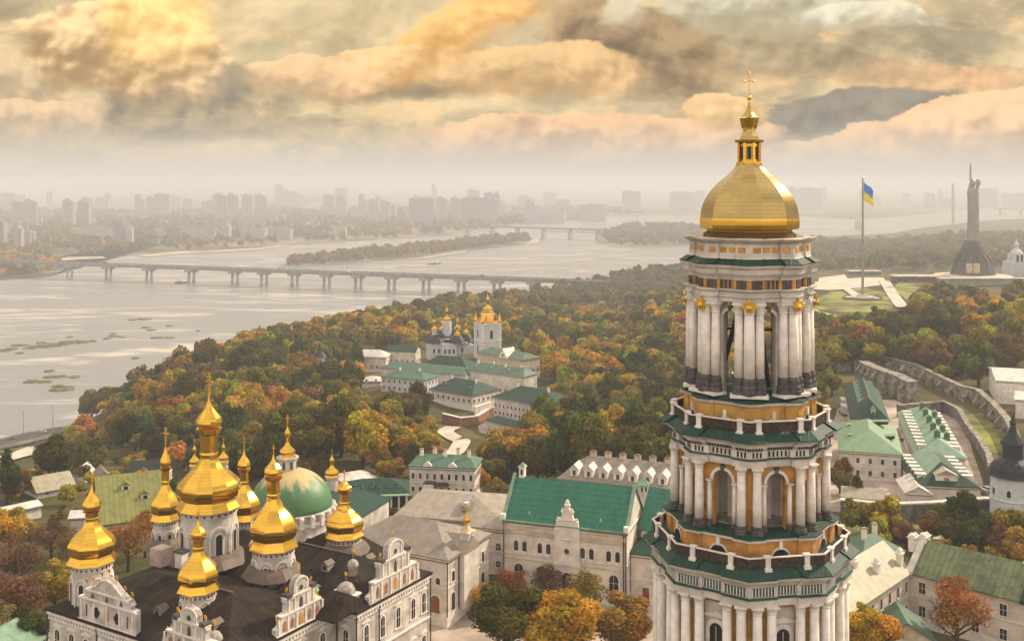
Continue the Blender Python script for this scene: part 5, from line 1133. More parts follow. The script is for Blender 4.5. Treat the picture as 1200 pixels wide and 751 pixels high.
o, w, h, rf = house('near_range', 'long near range with patchy green roof running off the right edge', tuple(pb), tuple(pb+d2*1.9), 9.0, 12, 4.4, 'r_mixed', 'warmwhite', 'gable', 'x', rows=((5.2, 1.1), (.9, 1)), step=4.6, win=(1.2, 1.9), world=True, over=.7, base=0, cat='building', sides='F')
b = MB(); b.box(-.5, .8, -1.1, 1.1, -1.6, .7, 'white2'); b.box(-.7, 1.0, -1.3, 1.3, .7, .95, 'white2'); b.lathe([(.6, .95), (.7, 1.25), (.25, 1.6)], 8, 'white2', c=(.1, -.6, 0)); b.lathe([(.4, .95), (.5, 1.2), (.15, 1.5)], 8, 'white2', c=(.2, .7, 0)); sc = b.mesh('chimney')
link('chimney', sc, rf, (w*.5, 6, h+4.2)); link('chimney', sc, rf, (w*.5+2.4, 8.5, h+3.6)); link('chimney', sc, rf, (.2, 6.2, h+4.4)); link('chimney', sc, rf, (-2.8, 8, h+3.2))
for x in (.2, w*.53):
    b = MB(); b.add([(x-.6,-1,h-.6),(x+.6,-1,h-.6),(x+.6,6,h+4.5),(x-.6,6,h+4.5),(x-.6,-1,h+.1),(x+.6,-1,h+.1),(x+.6,6,h+5.0),(x-.6,6,h+5.0)], [(3,2,1,0),(4,5,6,7),(0,1,5,4),(1,2,6,5),(2,3,7,6),(3,0,4,7)], 'r_white' if x < 1 else 'r_dkgreen')
    b.build('firewall', rf)
house('low_green_house', 'low house with green and pale gabled roof at the bottom beside the golden tree', (1030, 748), (1096, 752), 3.2, 9, 3.0, 'r_midgreen', 'cream', 'gable', 'y', over=.4, base=0, rows=())
house('back_range', 'small range with green roof and white scroll chimneys behind the near range', (1012, 652), (1058, 646), 8.0, 9, 2.8, 'r_midgreen', 'warmwhite', 'hip', 'x', rows=(), base=0, chimneys=2)
# ================================================================ lower left gardens
house('garden_house', 'long low house with pale yellow green roof among gardens at left', (44, 577), (88, 569), -11.2, 13, 3.2, 'r_pale', 'bluewhite', 'gable', 'x', rows=((.9, .8),), step=4)
Ao = G(117, 614, 1.2)
house('olive_roofed_house', 'big house with broad olive ribbed roof left of the cathedral', Ao[:2], G(196, 604, 1.2)[:2], 1.2, 22, 8.5, 'r_olive', 'cream', 'gable', 'x', rows=((1, 1),), world=True, dormers=[(.42, .32, 'F', 2.0, 1.3), (.7, .20, 'F', 2.0, 1.3)])
house('teal_roofed_house', 'white shed with dark teal roof beyond the olive roof', (149, 561), (192, 560), -17, 12, 4.5, 'r_slate', 'white', 'gable', 'x', rows=(), cat='shed')
house('grey_cottage', 'small grey roofed cottage among the trees at left', (114, 562), (130, 560), -16, 9, 2.6, 'r_grey', 'white', 'gable', 'y', rows=((.6, .8),), step=3)
house('grey_cottage', 'pale gabled cottage left of the small grey one', (86, 556), (99, 556), -19, 8, 2.4, 'r_white', 'cream', 'gable', 'y', rows=())
house('pale_shed', 'pale flat roofed shed at the left edge', (8, 601), (48, 592), -9.6, 6, .8, 'r_white', 'white', 'gable', 'x', rows=())
house('pale_shed', 'small pale shed in the bushes beside the front left dome', (82, 607), (99, 606), -6.4, 6, 1.0, 'r_white', 'white', 'gable', 'x', rows=())
house('low_green_eave', 'low building with a mint eave at the bottom left corner', (20, 768), (58, 742), 4, 12, 2.4, 'r_mint', 'white', 'gable', 'x', rows=(), cat='shed')
house('riverside_house', 'dark green roofed house in the wood behind the round church', (404, 566), (440, 560), -1.5, 9, 1.6, 'r_white', 'white', 'hip', 'x', rows=())
# ================================================================ paths, roads, lawns (structure)
kind(drape('courtyard_paving', [(425, 751), (470, 690), (560, 690), (640, 690), (760, 700), (790, 760), (800, 900), (420, 900)], 'paving'))
kind(drape('courtyard_paving', [(968, 600), (975, 500), (985, 470), (1050, 470), (1075, 482), (1128, 486), (1140, 530), (1160, 590), (1075, 604), (1040, 606)], 'paving'))
drape('garden_lawn', [(990, 700), (985, 640), (1000, 625), (1040, 622), (1100, 640), (1200, 668), (1260, 640), (1260, 612), (1090, 615), (985, 612), (975, 700)], 'lawn')
ribbon('garden_path', [(1070, 648), (1090, 636), (1108, 630), (1140, 626)], 2.4, 'path')
drape('slope_lawn', [(1130, 488), (1150, 484), (1178, 512), (1188, 545), (1190, 575), (1170, 560), (1158, 530)], 'lawn', .3)
drape('park_lawn', [(952, 352), (975, 342), (1010, 338), (1040, 344), (1052, 352), (1046, 362), (1010, 368), (950, 364)], 'parklawn' if 'parklawn' in M else 'lawn', .3, 12)
drape('park_square', [(953, 340), (960, 326), (990, 322), (1012, 326), (1035, 326), (1040, 334), (1010, 338), (975, 341)], 'path', .5, 14)
drape('park_lawn', [(1046, 340), (1056, 328), (1078, 322), (1082, 334), (1062, 352)], 'lawn', .5, 14)
ribbon('park_path', [(1036, 330), (1046, 346), (1058, 362)], 9, 'path', .9)
ribbon('park_path', [(992, 340), (1002, 347), (1006, 351)], 7, 'path', .9)
ribbon('park_path', [(940, 362), (960, 368), (975, 372)], 8, 'path', .9)
ribbon('park_path', [(1100, 362), (1118, 358), (1136, 364), (1160, 361)], 6, 'path', .9)
RD, rdp = ribbon('slope_road', [(531, 502), (522, 508), (532, 517), (541, 522), (536, 530), (527, 536), (520, 542)], 7, 'path', .5)
drape('monastery_yard', [(560, 500), (585, 487), (600, 500), (580, 512), (562, 508)], 'paving', .3)
RING = [T(2, 560), T(20, 553), T(36, 546)]
# ================================================================ embankment viaduct with traffic
def road_deck(name, label, pts, width, z, pier_gap, thick, m='concrete', cat='bridge', rail=True, pier='twin', lights=True):
    """pts: world xy; a deck with parapets on piers down to the water or ground"""
    V_ = [Vector(q) for q in pts]; o = thing(name, label, cat, (V_[0].x, V_[0].y, z)); O = V_[0]
    out = []
    if len(V_) > 2:
        for i in range(len(V_)-1):
            for k in range(6):
                t = k/6; p0 = V_[max(i-1,0)]; p1 = V_[i]; p2 = V_[i+1]; p3 = V_[min(i+2, len(V_)-1)]
                out.append(.5*((2*p1)+(p2-p0)*t+(2*p0-5*p1+4*p2-p3)*t*t+(3*p1-3*p2+p3-p0)*t**3))
        out.append(V_[-1])
    else: out = V_
    nrm = []
    for i in range(len(out)): d = (out[min(i+1, len(out)-1)]-out[max(i-1, 0)]).normalized(); nrm.append(Vector((-d.y, d.x)))
    def sect(s0, s1, z0, z1): return [[(*(q+n*s0-O), z0), (*(q+n*s1-O), z0), (*(q+n*s1-O), z1), (*(q+n*s0-O), z1)] for q, n in zip(out, nrm)]
    b = MB(); b.loft(sect(-width/2, width/2, -.5, 0), 'asphalt'); b.build('roadway', o)
    b = MB(); b.loft(sect(-width*.36, width*.36, -thick, -.52), m); b.loft(sect(-width/2-.4, -width/2-.02, -.9, .9), m); b.loft(sect(width/2+.02, width/2+.4, -.9, .9), m); b.build('girder', o)
    return o, out, nrm
hw = [G(-60, 530, -84)[:2], G(0, 519.5, -84)[:2], G(40, 510.5, -84)[:2], G(80, 504, -84)[:2], G(125, 498.5, -84)[:2], G(180, 492, -84)[:2]]
HW, hout, hn = road_deck('embankment_viaduct', 'curved concrete viaduct road along the river bank at left', hw, 20, -84, 30, 2.4, cat='viaduct')
b = MB(); b.box(-.9, .9, -6, 6, -16, -2.4, 'concrete'); pm = b.mesh('pier')
for i in range(2, len(hout), 3):
    q = hout[i]-Vector(hw[0]); link('pier', pm, HW, (q.x, q.y, 0), math.atan2(hn[i].y, hn[i].x)-R_(90))
ribbon('embankment_road', [(-80, 560), (0, 541), (30, 533), (48, 527)], 16, 'path', 1.2)
# street lamps along it
b = MB(); b.tube((0,0,0), (0,0,17), .28, .16, 6, 'concrete'); lpm = b.mesh('pole'); b = MB(); b.tube((0,0,17), (0,-2.6,17.8), .12, .1, 5, 'concrete'); b.box(-.25, .25, -3.5, -2.4, 17.65, 17.9, 'silver'); lam = b.mesh('lamp_arm')
for i, px in enumerate((21, 56, 91, 126)):
    X, Y, Z = G(px, (515.5, 508, 502.5, 498.5)[i], -84); o = thing('street_lamp', ('first', 'second', 'third', 'last')[i]+' tall street lamp from the left on the viaduct', 'street lamp', (X, Y+8, -84), .3*i, 'street lamps along the viaduct')
    link('pole', lpm, o); link('lamp_arm', lam, o)
# vehicles
def car_meshes(m):
    b = MB(); b.loft([[(-2.2,-.85,.35),(2.2,-.85,.35),(2.2,.85,.35),(-2.2,.85,.35)],[(-2.25,-.9,.8),(2.25,-.9,.75),(2.25,.9,.75),(-2.25,.9,.8)],[(-2.1,-.82,1.0),(1.1,-.82,1.0),(1.1,.82,1.0),(-2.1,.82,1.0)],[(-1.7,-.7,1.5),(.3,-.7,1.5),(.3,.7,1.5),(-1.7,.7,1.5)]], [m, m, 'glass']); b.box(-1.65,.25,-.68,.68,1.49,1.53,m); bd = b.mesh('body')
    b = MB(); [b.lathe([(.33, -.1), (.33, .1)], 10, 'dark', T=Matrix.Translation((x, y, .33)) @ Matrix.Rotation(R_(90), 4, 'X')) for x in (-1.35, 1.35) for y in (-.85, .85)]; return bd, b.mesh('wheels')
def truck_meshes(m):
    b = MB(); b.box(-4, 2.2, -1.25, 1.25, 1.0, 3.6, m); b.loft([[(2.4,-1.2,.6),(4.2,-1.2,.6),(4.2,1.2,.6),(2.4,1.2,.6)],[(2.4,-1.2,1.8),(4.2,-1.2,1.8),(4.2,1.2,1.8),(2.4,1.2,1.8)],[(2.4,-1.1,2.9),(3.8,-1.1,2.9),(3.8,1.1,2.9),(2.4,1.1,2.9)]], [m, 'glass']); b.box(-4, 4, -.5, .5, .5, 1, 'dark'); bd = b.mesh('body')
    b = MB(); [b.lathe([(.5, -.15), (.5, .15)], 10, 'dark', T=Matrix.Translation((x, y, .5)) @ Matrix.Rotation(R_(90), 4, 'X')) for x in (-3, -1.8, 3) for y in (-1.1, 1.1)]; return bd, b.mesh('wheels')
CARS = {'white car': car_meshes('carwhite'), 'red car': car_meshes('carred'), 'dark car': car_meshes('cardark'), 'white lorry': truck_meshes('carwhite'), 'red lorry': truck_meshes('carred')}
def vehicle(k, label, loc_, rz, group=None):
    bd, wh = CARS[k]; kindn = k.split()[1]; o = thing(kindn, label, kindn, loc_, rz, group); link('body', bd, o); link('wheels', wh, o); return o
for i, (px, py) in enumerate(((84, 502.5), (48, 508), (12, 516))):
    X, Y, Z = G(px, py, -84); vehicle(('dark car', 'white car', 'red car')[i], ('dark car on the viaduct between the lamps', 'white car on the viaduct left of the dark car', 'red car at the left end of the viaduct')[i], (X, Y+3, -84), R_(35), 'cars on the viaduct')
# ================================================================ big river bridge
BA = Vector((-812.0-420, 1960+162)); BB = Vector((33.5+175, 1643-66))
BR, bo, bn = road_deck('river_bridge', 'long low concrete girder bridge across the river on twin piers', [BA, BB], 21, -66.5, 90, 5.2)
ux = (BB-BA).normalized(); ang = math.atan2(ux.y, ux.x)
b = MB(); b.box(-3.4, -1.6, -7, 7, -31, -9, 'concrete'); b.box(1.6, 3.4, -7, 7, -31, -9, 'concrete'); b.box(-6.5, 6.5, -8.5, 8.5, -9, -5.2, 'concrete')
pr = MB(); pr.lathe([(3.2, -32), (3.2, -23), (2.6, -22), (2.4, -9)], 10, 'concrete', c=(-5.2, 0, 0)); pr.lathe([(3.2, -32), (3.2, -23), (2.6, -22), (2.4, -9)], 10, 'concrete', c=(5.2, 0, 0)); pr.box(-9.5, 9.5, -8, 8, -9.2, -5.2, 'concrete'); prm = pr.mesh('pier')
for px in (82, 127.5, 175, 224.5, 275.5, 309.6, 345.5, 383, 420, 459, 499.5, 540.5, 582.5, 625.5):
    # where the line of sight column px crosses the bridge axis
    k = (px-600)/F; t = (BA.x-k*BA.y)/(k*ux.y-ux.x); q = ux*t; link('pier', prm, BR, (q.x, q.y, 0), ang)
L_ = (BB-BA).length
b = MB(); b.tube((0, 0, 0), (0, 0, 11), .22, .14, 5, 'concrete'); b.tube((0, 0, 11), (0, -2.6, 11.6), .12, .1, 4, 'concrete'); lpb = b.mesh('lamp_post')
for i in range(46): q = ux*(L_*(i+.5)/46)+Vector((-ux.y, ux.x))*10.8; link('lamp_post', lpb, BR, (q.x, q.y, 0), ang)
vr = random.Random(4); ks = list(CARS)
tv = 60.0
ords = 'first second third fourth fifth sixth seventh eighth ninth tenth eleventh twelfth'.split()
def ordinal(i):
    T_ = ['twentieth', 'thirtieth', 'fortieth', 'fiftieth', 'sixtieth', 'seventieth', 'eightieth', 'ninetieth']; t_ = ['', '', 'twenty', 'thirty', 'forty', 'fifty', 'sixty', 'seventy', 'eighty', 'ninety']
    base = ords+['thirteenth', 'fourteenth', 'fifteenth', 'sixteenth', 'seventeenth', 'eighteenth', 'nineteenth']
    i += 1
    if i < 20: return base[i-1]
    if i >= 100: return 'hundred and '+ordinal(i-101) if i > 100 else 'hundredth'
    return T_[i//10-2] if i % 10 == 0 else t_[i//10]+' '+base[i % 10-1]
vs = []
while tv < L_-60: vs.append((tv, vr.choice(ks), vr.choice((-6.5, -3, 3, 6.5)))); tv += vr.uniform(14, 62)
cnt = {}
for tv, k, off in vs:
    n = Vector((-ux.y, ux.x)); q = BA+ux*tv+n*off; i = cnt.get(k, 0); cnt[k] = i+1
    vehicle(k, 'tiny %s on the river bridge, %s %s from the left' % (k, ordinal(i), k.split()[1]), (q.x, q.y, -66.5), ang+(math.pi if off < 0 else 0), 'vehicles crossing the river bridge')
# far railway bridge with arches
FA = Vector(G(440, 281, -90)[:2]); 
def at_line(px, D): return Vector(((px-600)/F*D, D))
fa, fb = at_line(455, 3650), at_line(860, 2980)
RB, ro, rn = road_deck('railway_bridge', 'distant hazy bridge with low arches beyond the island', [fa, fb], 16, -62, 90, 3.5)
ub = (fb-fa).normalized(); Lb = (fb-fa).length
b = MB(); b.box(-4, 4, -9, 9, -34, -3.5, 'concrete'); pm2 = b.mesh('pier')
for i in range(13): q = ub*(Lb*(i+.5)/13); link('pier', pm2, RB, (q.x, q.y, 0), math.atan2(ub.y, ub.x))
for t0, t1 in ((.16, .27), (.27, .38), (.02, .09)):
    b = MB(); hh = 26 if t1-t0 > .1 else 14
    pts = [(ub*(Lb*(t0+(t1-t0)*i/14)), math.sin(math.pi*i/14)*hh) for i in range(15)]
    for (p0, z0), (p1, z1) in zip(pts[:-1], pts[1:]): b.tube((p0.x, p0.y, z0), (p1.x, p1.y, z1), 1.6, 1.6, 5, 'concrete')
    for p0, z0 in pts[1:-1:2]: b.tube((p0.x, p0.y, 0), (p0.x, p0.y, z0), .6, .6, 4, 'concrete')
    b.build('arch', RB)
b = MB()
for i in range(26):
    t0, t1 = .5+.45*i/26, .5+.45*(i+1)/26; p0 = ub*Lb*t0; p1 = ub*Lb*t1; m_ = (p0+p1)/2
    b.tube((p0.x, p0.y, 0), (m_.x, m_.y, -11), .9, .9, 4, 'steel'); b.tube((m_.x, m_.y, -11), (p1.x, p1.y, 0), .9, .9, 4, 'steel'); b.tube((m_.x, m_.y, -11), ((m_+p1-p0).x, (m_+p1-p0).y, -11), .9, .9, 4, 'steel')
b.build('truss', RB)
fa2, fb2 = at_line(1165, 5600), at_line(1330, 5200)
RB2, _, _ = road_deck('distant_bridge', 'faint bridge at the far right across the upper river', [fa2, fb2], 20, -62, 90, 4)
u2 = (fb2-fa2).normalized()
for i in range(8): q = u2*(100*i+30); link('pier', pm2, RB2, (q.x, q.y, 0), math.atan2(u2.y, u2.x))
# ================================================================ islands and the far bank
isl = flat('island', [(324,314),(387,310),(447,305),(496,301.5),(545,294),(601,287.5),(629,284),(622,278),(580,279),(520,286),(460,293),(400,298),(345,306)], ZW+.9, 'flatland')
pen = flat('island', [(700,284),(720,289),(770,290),(840,286),(850,270),(780,264),(730,266),(705,275)], ZW+.9, 'flatland')
far_pts = [(-700,334),(0,328),(25,326),(60,323),(76,316),(60,304),(110,301),(160,299),(210,296),(300,292),(335,287.5),(390,284),(440,281),(517,276.5),(560,270),(600,265),(620,262),(680,258),(700,254),(760,253),(900,251),(1000,257),(1040,255),(1090,250),(1156,244),(1300,241),(2400,238)]
b = MB(); near = [G(a, c, ZW+.8) for a, c in far_pts]; vs_ = near+[(max(-24900, min(24900, q[0]*4)), 24900, ZW+.8) for q in near]
nn = len(near); b.add(vs_, [(i, i+1, nn+i+1, nn+i) for i in range(nn-1)], 'flatland'); kind(b.build('far_bank'))
flat('beach', [(160,299.5),(175,298),(210,294.5),(235,294.5),(300,290.5),(334,287),(336,288.8),(300,293),(210,297.5),(175,301)], ZW+1.1, 'sand')
flat('beach', [(60,304.5),(80,301),(120,300.5),(125,302.5),(90,304),(64,307)], ZW+1.1, 'sand')
flat('beach', [(601,288.5),(629,285),(632,281),(627,279),(615,286)], ZW+1.2, 'sand')
flat('beach', [(452,306.3),(498,302.9),(548,295.5),(545,294),(496,301.2)], ZW+1.2, 'sand')
# river shoals: reed banks
sh = [(2,411,14),(13,409,10),(22,405,12),(36,408,12),(46,406,14),(54,406,20),(66,403.5,18),(76,403,14),(90,401,22),(107,400,9),(23,414,6),(48,402,8),(82,395,5),(125,397,7),(133,394,8),(143,395,5),(157,375,11),(167,374.5,16),(171,384,8),(177,387,8),(185,396,10),(199,396,8),(198,382,6),(215,415,8),(232,418,8),(260,415,8),(272,416,8),(232,388,4),(58,435,8),(63,442,12),(74,441,6),(88,442,8),(38,447,11),(52,447.5,9),(69,453,8),(72,457,14),(78,454.5,8),(159,420,6),(132,391,5)]
for i, (px, py, r) in enumerate(sh):
    X, Y, Z = G(px, py, ZW); b = MB(); q = random.Random(i); n = 12
    pr_ = [q.uniform(.7, 1.2) for _ in range(n)]; hh = .9+.035*r
    b.loft([[(r*.75*pr_[k]*math.cos(k*math.pi/6)*f, r*(.42 if r < 12 else .30)*1.6*pr_[k]*math.sin(k*math.pi/6)*f, z_*hh) for k in range(n)] for f, z_ in ((1.15, -.6), (1, .3), (.8, .8), (.45, 1.05))], 'reed')
    tag(b.build('reed_islet', None, (X, Y, ZW)), '%s reed islet in the river shallows, %s from the left' % ('larger olive' if r > 11 else 'small dark', ordinal(sum(1 for j, s_ in enumerate(sh) if (s_[0], j) < (px, i)))), 'islet', 'reed islets in the river')
for i, (px, py) in enumerate(((212, 331.5), (506, 310), (512, 309))):
    X, Y, Z = G(px, py, ZW); b = MB(); b.loft([[(-9,-2.4,-.5),(8,-2.4,-.5),(11,0,-.5),(8,2.4,-.5),(-9,2.4,-.5)],[(-10,-3,2),(9,-3,2.2),(14,0,2.6),(9,3,2.2),(-10,3,2)]], 'cardark'); b.box(-7,2,-2,2,2.05,5.2,'carwhite'); b.box(-5,0,-1.5,1.5,5.2,7,'carwhite')
    o = thing('river_boat', ('dark river boat near the bridge piers at left', 'left of two faint boats beyond the bridge', 'right of two faint boats beyond the bridge')[i], 'boat', (X, Y, ZW), .4*i); b.build('hull', o)
# ================================================================ hazy city on the far bank
def wins(name, base, sx, sz):
    m = bpy.data.materials.new(name); m.use_nodes = True; t = NT(m.node_tree); bb = t.n['Principled BSDF']
    o_ = t.new('ShaderNodeTexCoord').outputs['Object']; x, y, z = t.sep(o_)
    fx = t.m('PINGPONG', t.m('ADD', x, y), sx/2); fz = t.m('PINGPONG', z, sz/2)
    w_ = t.m('MULTIPLY', t.m('GREATER_THAN', fx, sx*.22), t.m('GREATER_THAN', fz, sz*.2))
    n = t.noise(o_, .05, 3)
    t.put(bb.inputs['Base Color'], t.mix(w_, t.mix(n, tuple(c*.85 for c in base)+(1,), tuple(c*1.1 for c in base)+(1,)), (.22, .22, .23, 1))); bb.inputs['Roughness'].default_value = .7; M[name] = m
wins('f_grey', (.42, .40, .39), 3.2, 3.0); wins('f_tan', (.48, .42, .36), 3.4, 3.0); wins('f_pink', (.40, .33, .31), 3.0, 3.0); wins('f_dark', (.28, .28, .30), 3.0, 3.2)
def tower_block(px, py_base, wpx, hpx, typ, m, rng_):
    X, Y, Z = G(px, py_base, ZW+.8); s = Y/F; w_ = wpx*s; h_ = hpx*s; d_ = rng_.uniform(14, 22) if typ != 'slab' else 16
    parts = []
    b = MB()
    if typ == 'twin': b.box(-w_/2, -w_*.08, -d_/2, d_/2, 0, h_, m); b.box(w_*.08, w_/2, -d_*.4, d_*.6, 0, h_*.93, m); b.box(-w_*.08, w_*.08, -d_*.3, d_*.3, 0, h_*.97, m)
    elif typ == 'step': b.box(-w_/2, w_*.1, -d_/2, d_/2, 0, h_, m); b.box(w_*.1, w_/2, -d_*.4, d_*.4, 0, h_*.8, m)
    else:
        n = max(2, int(w_/22))
        for k in range(n): b.box(-w_/2+k*w_/n, -w_/2+(k+1)*w_/n-.6, -d_/2+(k % 2)*1.5, d_/2, 0, h_*(1-.03*(k % 2)), m)
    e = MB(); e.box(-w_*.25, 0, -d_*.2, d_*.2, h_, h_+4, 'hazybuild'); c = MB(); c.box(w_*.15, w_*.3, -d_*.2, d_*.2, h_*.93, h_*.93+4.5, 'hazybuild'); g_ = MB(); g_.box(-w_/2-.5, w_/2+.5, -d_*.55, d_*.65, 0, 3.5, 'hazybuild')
    return (X, Y, Z), b, (c, e, g_)
CR = random.Random(11); city = []
spec = [(3,292,7,34,'twin','f_dark'),(22,295,9,35,'step','f_pink'),(32,293,8,28,'step','f_grey'),(138,284,12,27,'twin','f_dark'),(152,284,8,20,'step','f_tan'),(247,284,9,32,'twin','f_grey'),(266,283,9,24,'step','f_tan'),(21,266,13,30,'slab','f_pink'),(36,266,14,32,'twin','f_pink'),(81,268,14,34,'twin','f_pink'),(99,267,16,31,'slab','f_pink'),
 (258,260,12,33,'twin','f_grey'),(273,260,12,33,'twin','f_grey'),(290,260,12,32,'twin','f_grey'),(306,260,12,32,'twin','f_grey'),(190,256,20,29,'slab','f_grey'),(164,256,11,28,'step','f_grey'),(438,262,11,28,'twin','f_grey'),(452,262,11,27,'twin','f_grey'),(494,266,29,34,'slab','f_dark'),(471,266,9,22,'step','f_dark'),(518,262,12,31,'twin','f_grey'),(535,262,13,31,'twin','f_grey'),(556,262,28,31,'slab','f_dark'),(576,262,17,36,'slab','f_dark'),(385,256,12,28,'twin','f_grey'),(400,256,12,27,'twin','f_grey'),(425,254,10,26,'step','f_grey'),
 (740,250,22,26,'slab','f_grey'),(800,247,30,22,'slab','f_grey'),(950,245,26,25,'slab','f_grey'),(930,246,9,27,'twin','f_grey'),(1022,243,16,10,'slab','f_tan'),(1006,268,7,9,'step','f_tan'),(1117,266,1.3,50,'step','f_tan')]
for i in range(120):
    px = CR.uniform(-60, 700) if i < 95 else CR.uniform(700, 1250); py = CR.uniform(240, 282 if px < 420 else 262) if px < 700 else CR.uniform(238, 244)
    hp = CR.uniform(6, 20) if CR.random() < .65 else CR.uniform(16, 26); wp = CR.choice((9, 12, 18, 26, 34))*(py-205)/60
    if py > 262: hp *= .7
    spec.append((px, py, max(wp, 4), hp, CR.choice(('twin', 'step', 'slab', 'slab')), CR.choice(('f_grey', 'f_tan', 'f_grey', 'f_pink'))))
desc = {'f_grey': 'grey', 'f_tan': 'tan', 'f_pink': 'reddish', 'f_dark': 'darker'}; tdesc = {'twin': 'twin tower block', 'step': 'stepped tower block', 'slab': 'long slab block'}
order = sorted(range(len(spec)), key=lambda i: spec[i][0]); seen = {}
for i in order:
    px, py, wp, hp, typ, m = spec[i]; L0, b, c = tower_block(px, py, wp, hp, typ, m, CR); dist = 'nearer' if py > 275 else ('mid distance' if py > 255 else 'farthest')
    key = (dist, desc[m], tdesc[typ]); k = seen.get(key, 0); seen[key] = k+1
    o = thing('apartment_block', '%s %s %s across the river, %s from the left' % (dist, desc[m], tdesc[typ], ordinal(k)), 'apartment block', L0, CR.uniform(-.35, .35), 'hazy apartment blocks on the far bank')
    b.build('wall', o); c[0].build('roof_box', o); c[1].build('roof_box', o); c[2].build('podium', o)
# ================================================================ park, flag, monument
X, Y, Z = P(1011, 350, 800); Z = h1(X, Y)
FP = thing('flagpole', 'very tall grey flagpole flying a blue and yellow flag in the park', 'flagpole', (X, Y, Z)); topz = CZ-(207.5-Y0)*800/F-Z
b = MB(); b.lathe([(1.05, 0), (.9, topz*.4), (.6, topz-1)], 12, 'silver'); b.lathe([(.05, 0), (.9, .9), (.05, 1.8)], 10, 'goldpaint', c=(0, 0, topz-1.2)); b.build('pole', FP)
b = MB(); b.lathe([(14, -1), (14, .8), (9, .9), (9, 2.0), (4, 2.1), (4, 3.2)], 24, 'path'); b.lathe([(14.5, .8), (14.5, 1.6), (13.8, 1.6), (13.8, .8)], 24, 'greywall', cap=False); b.build('base', FP)
zz = lambda y: CZ-(y-Y0)*800/F-Z; u_ = 800/F
nx_, ny_ = 16, 18; fv = []; ff = []; fm = []
for j in range(ny_+1):
    for i in range(nx_+1):
        s, t = i/nx_, j/ny_; xa = .8+s*12.0*u_*(1-.12*math.sin(t*3)); ya = 213+t*21; yb = 224+t*19.0
        yy_ = ya*(1-s)+yb*s+math.sin(s*7)*.5; dep = math.sin(s*8+t*3)*1.1*s+math.sin(s*15)*.3; fv.append((xa, dep, zz(yy_)))
me = bpy.data.meshes.new('flag'); fs_ = [(j*(nx_+1)+i, j*(nx_+1)+i+1, (j+1)*(nx_+1)+i+1, (j+1)*(nx_+1)+i) for j in range(ny_) for i in range(nx_)]
me.from_pydata(fv, [], fs_); me.materials.append(M['flagblue']); me.materials.append(M['flagyellow']); me.polygons.foreach_set('material_index', [0 if k//nx_ < ny_/2 else 1 for k in range(len(fs_))]); me.polygons.foreach_set('use_smooth', [True]*len(fs_)); me.update()
fl = link('flag', me, FP); md = fl.modifiers.new('thick', 'SOLIDIFY'); md.thickness = .12
# monument
X, Y, _ = P(1140, 325, 944); Z = h1(X, Y)-1; s = 944/F; hz = lambda y: CZ-(y-Y0)*s-Z
MO = thing('monument', 'colossal steel statue of a woman raising sword and shield on a dark stepped pedestal', 'monument', (X, Y, Z))
b = MB(); b.lathe([(43*s*1.05, -6), (43*s, hz(322.5)), (20*s, hz(321))], 40, 'path'); b.lathe([(43*s*1.0, -8), (43*s*.98, 0)], 40, 'greywall'); b.build('terrace', MO)
b = MB()
y_ = lambda q: hz(q)
b.lathe([(25*s, y_(321.5)), (22*s, y_(312)), (18.5*s, y_(303)), (16*s, y_(301.5))], 12, 'pedestal', ph=R_(15))
b.lathe([(16.5*s, y_(303)), (12.5*s, y_(290)), (9.5*s, y_(284)), (8.8*s, y_(282)), (6*s, y_(281.5))], 12, 'pedestal', ph=R_(15))
for k in range(12):
    Tm = Matrix.Rotation(R_(30*k), 4, 'Z'); b.add([tuple(Tm @ Vector(q)) for q in [(14*s,-1.2,y_(300)),(14*s,1.2,y_(300)),(25.5*s,1.8,0),(25.5*s,-1.8,0),(22*s,-1.8,0),(12*s,-1.0,y_(294)),(12*s,1.0,y_(294)),(19.5*s,1.6,y_(303)),(19.5*s,-1.6,y_(303))]], [(5,6,7,8),(8,7,2,3),(5,8,3,4)], 'pedestal')
b.build('pedestal', MO)
b = MB()
for a in (-122, -103): b.box(-2.6, 2.6, -.6, .6, y_(318), y_(307), 'lampglow' if False else 'cream', Matrix.Rotation(R_(a+90), 4, 'Z') @ Matrix.Translation((0, -23.2*s, 0)))
b.build('doorway', MO)
def ell(cx, cy, z, rx, ry, n=20, fold=0, ph=0): return [(cx+rx*math.cos(2*math.pi*k/n)*(1+fold*math.sin(k*math.pi)), cy+ry*math.sin(2*math.pi*k/n)*(1+fold*math.cos(k*math.pi)), z) for k in range(n)]
b = MB()
ys = [(283, 6.3, 5.6, .08), (276, 6.0, 5.4, .08), (262, 5.4, 4.8, .07), (250, 5.2, 4.4, .05), (243, 5.6, 4.2, .03), (237, 5.2, 4.0, 0), (231, 5.6, 4.0, 0), (226, 6.0, 3.8, 0), (222, 5.0, 3.2, 0), (220, 2.0, 1.8, 0), (218.6, 1.8, 1.7, 0), (217, 2.5, 2.4, 0), (214.5, 2.7, 2.7, 0), (212, 2.1, 2.2, 0), (210.8, .6, .6, 0)]
b.loft([ell((.3 if i < 8 else 0)*s, 0, hz(y), a*s*1.18, c*s*1.1, fold=f) for i, (y, a, c, f) in enumerate(ys)], 'steel')
b.tube((-4.2*s, 0, hz(225)), (-3.4*s, -1*s, hz(216)), 2.0*s, 1.5*s, 10, 'steel'); b.tube((-3.4*s, -1*s, hz(217)), (-1.6*s, -1*s, hz(210)), 1.5*s, 1.2*s, 10, 'steel')
b.tube((4.2*s, 0, hz(225)), (5.6*s, -1*s, hz(217)), 2.0*s, 1.6*s, 10, 'steel'); b.tube((5.6*s, -1*s, hz(218)), (5.4*s, -1*s, hz(210)), 1.6*s, 1.3*s, 10, 'steel')
b.tube((6*s, .6*s, hz(236)), (5.2*s, .4*s, hz(262)), 1.6*s, 2.2*s, 8, 'steel')
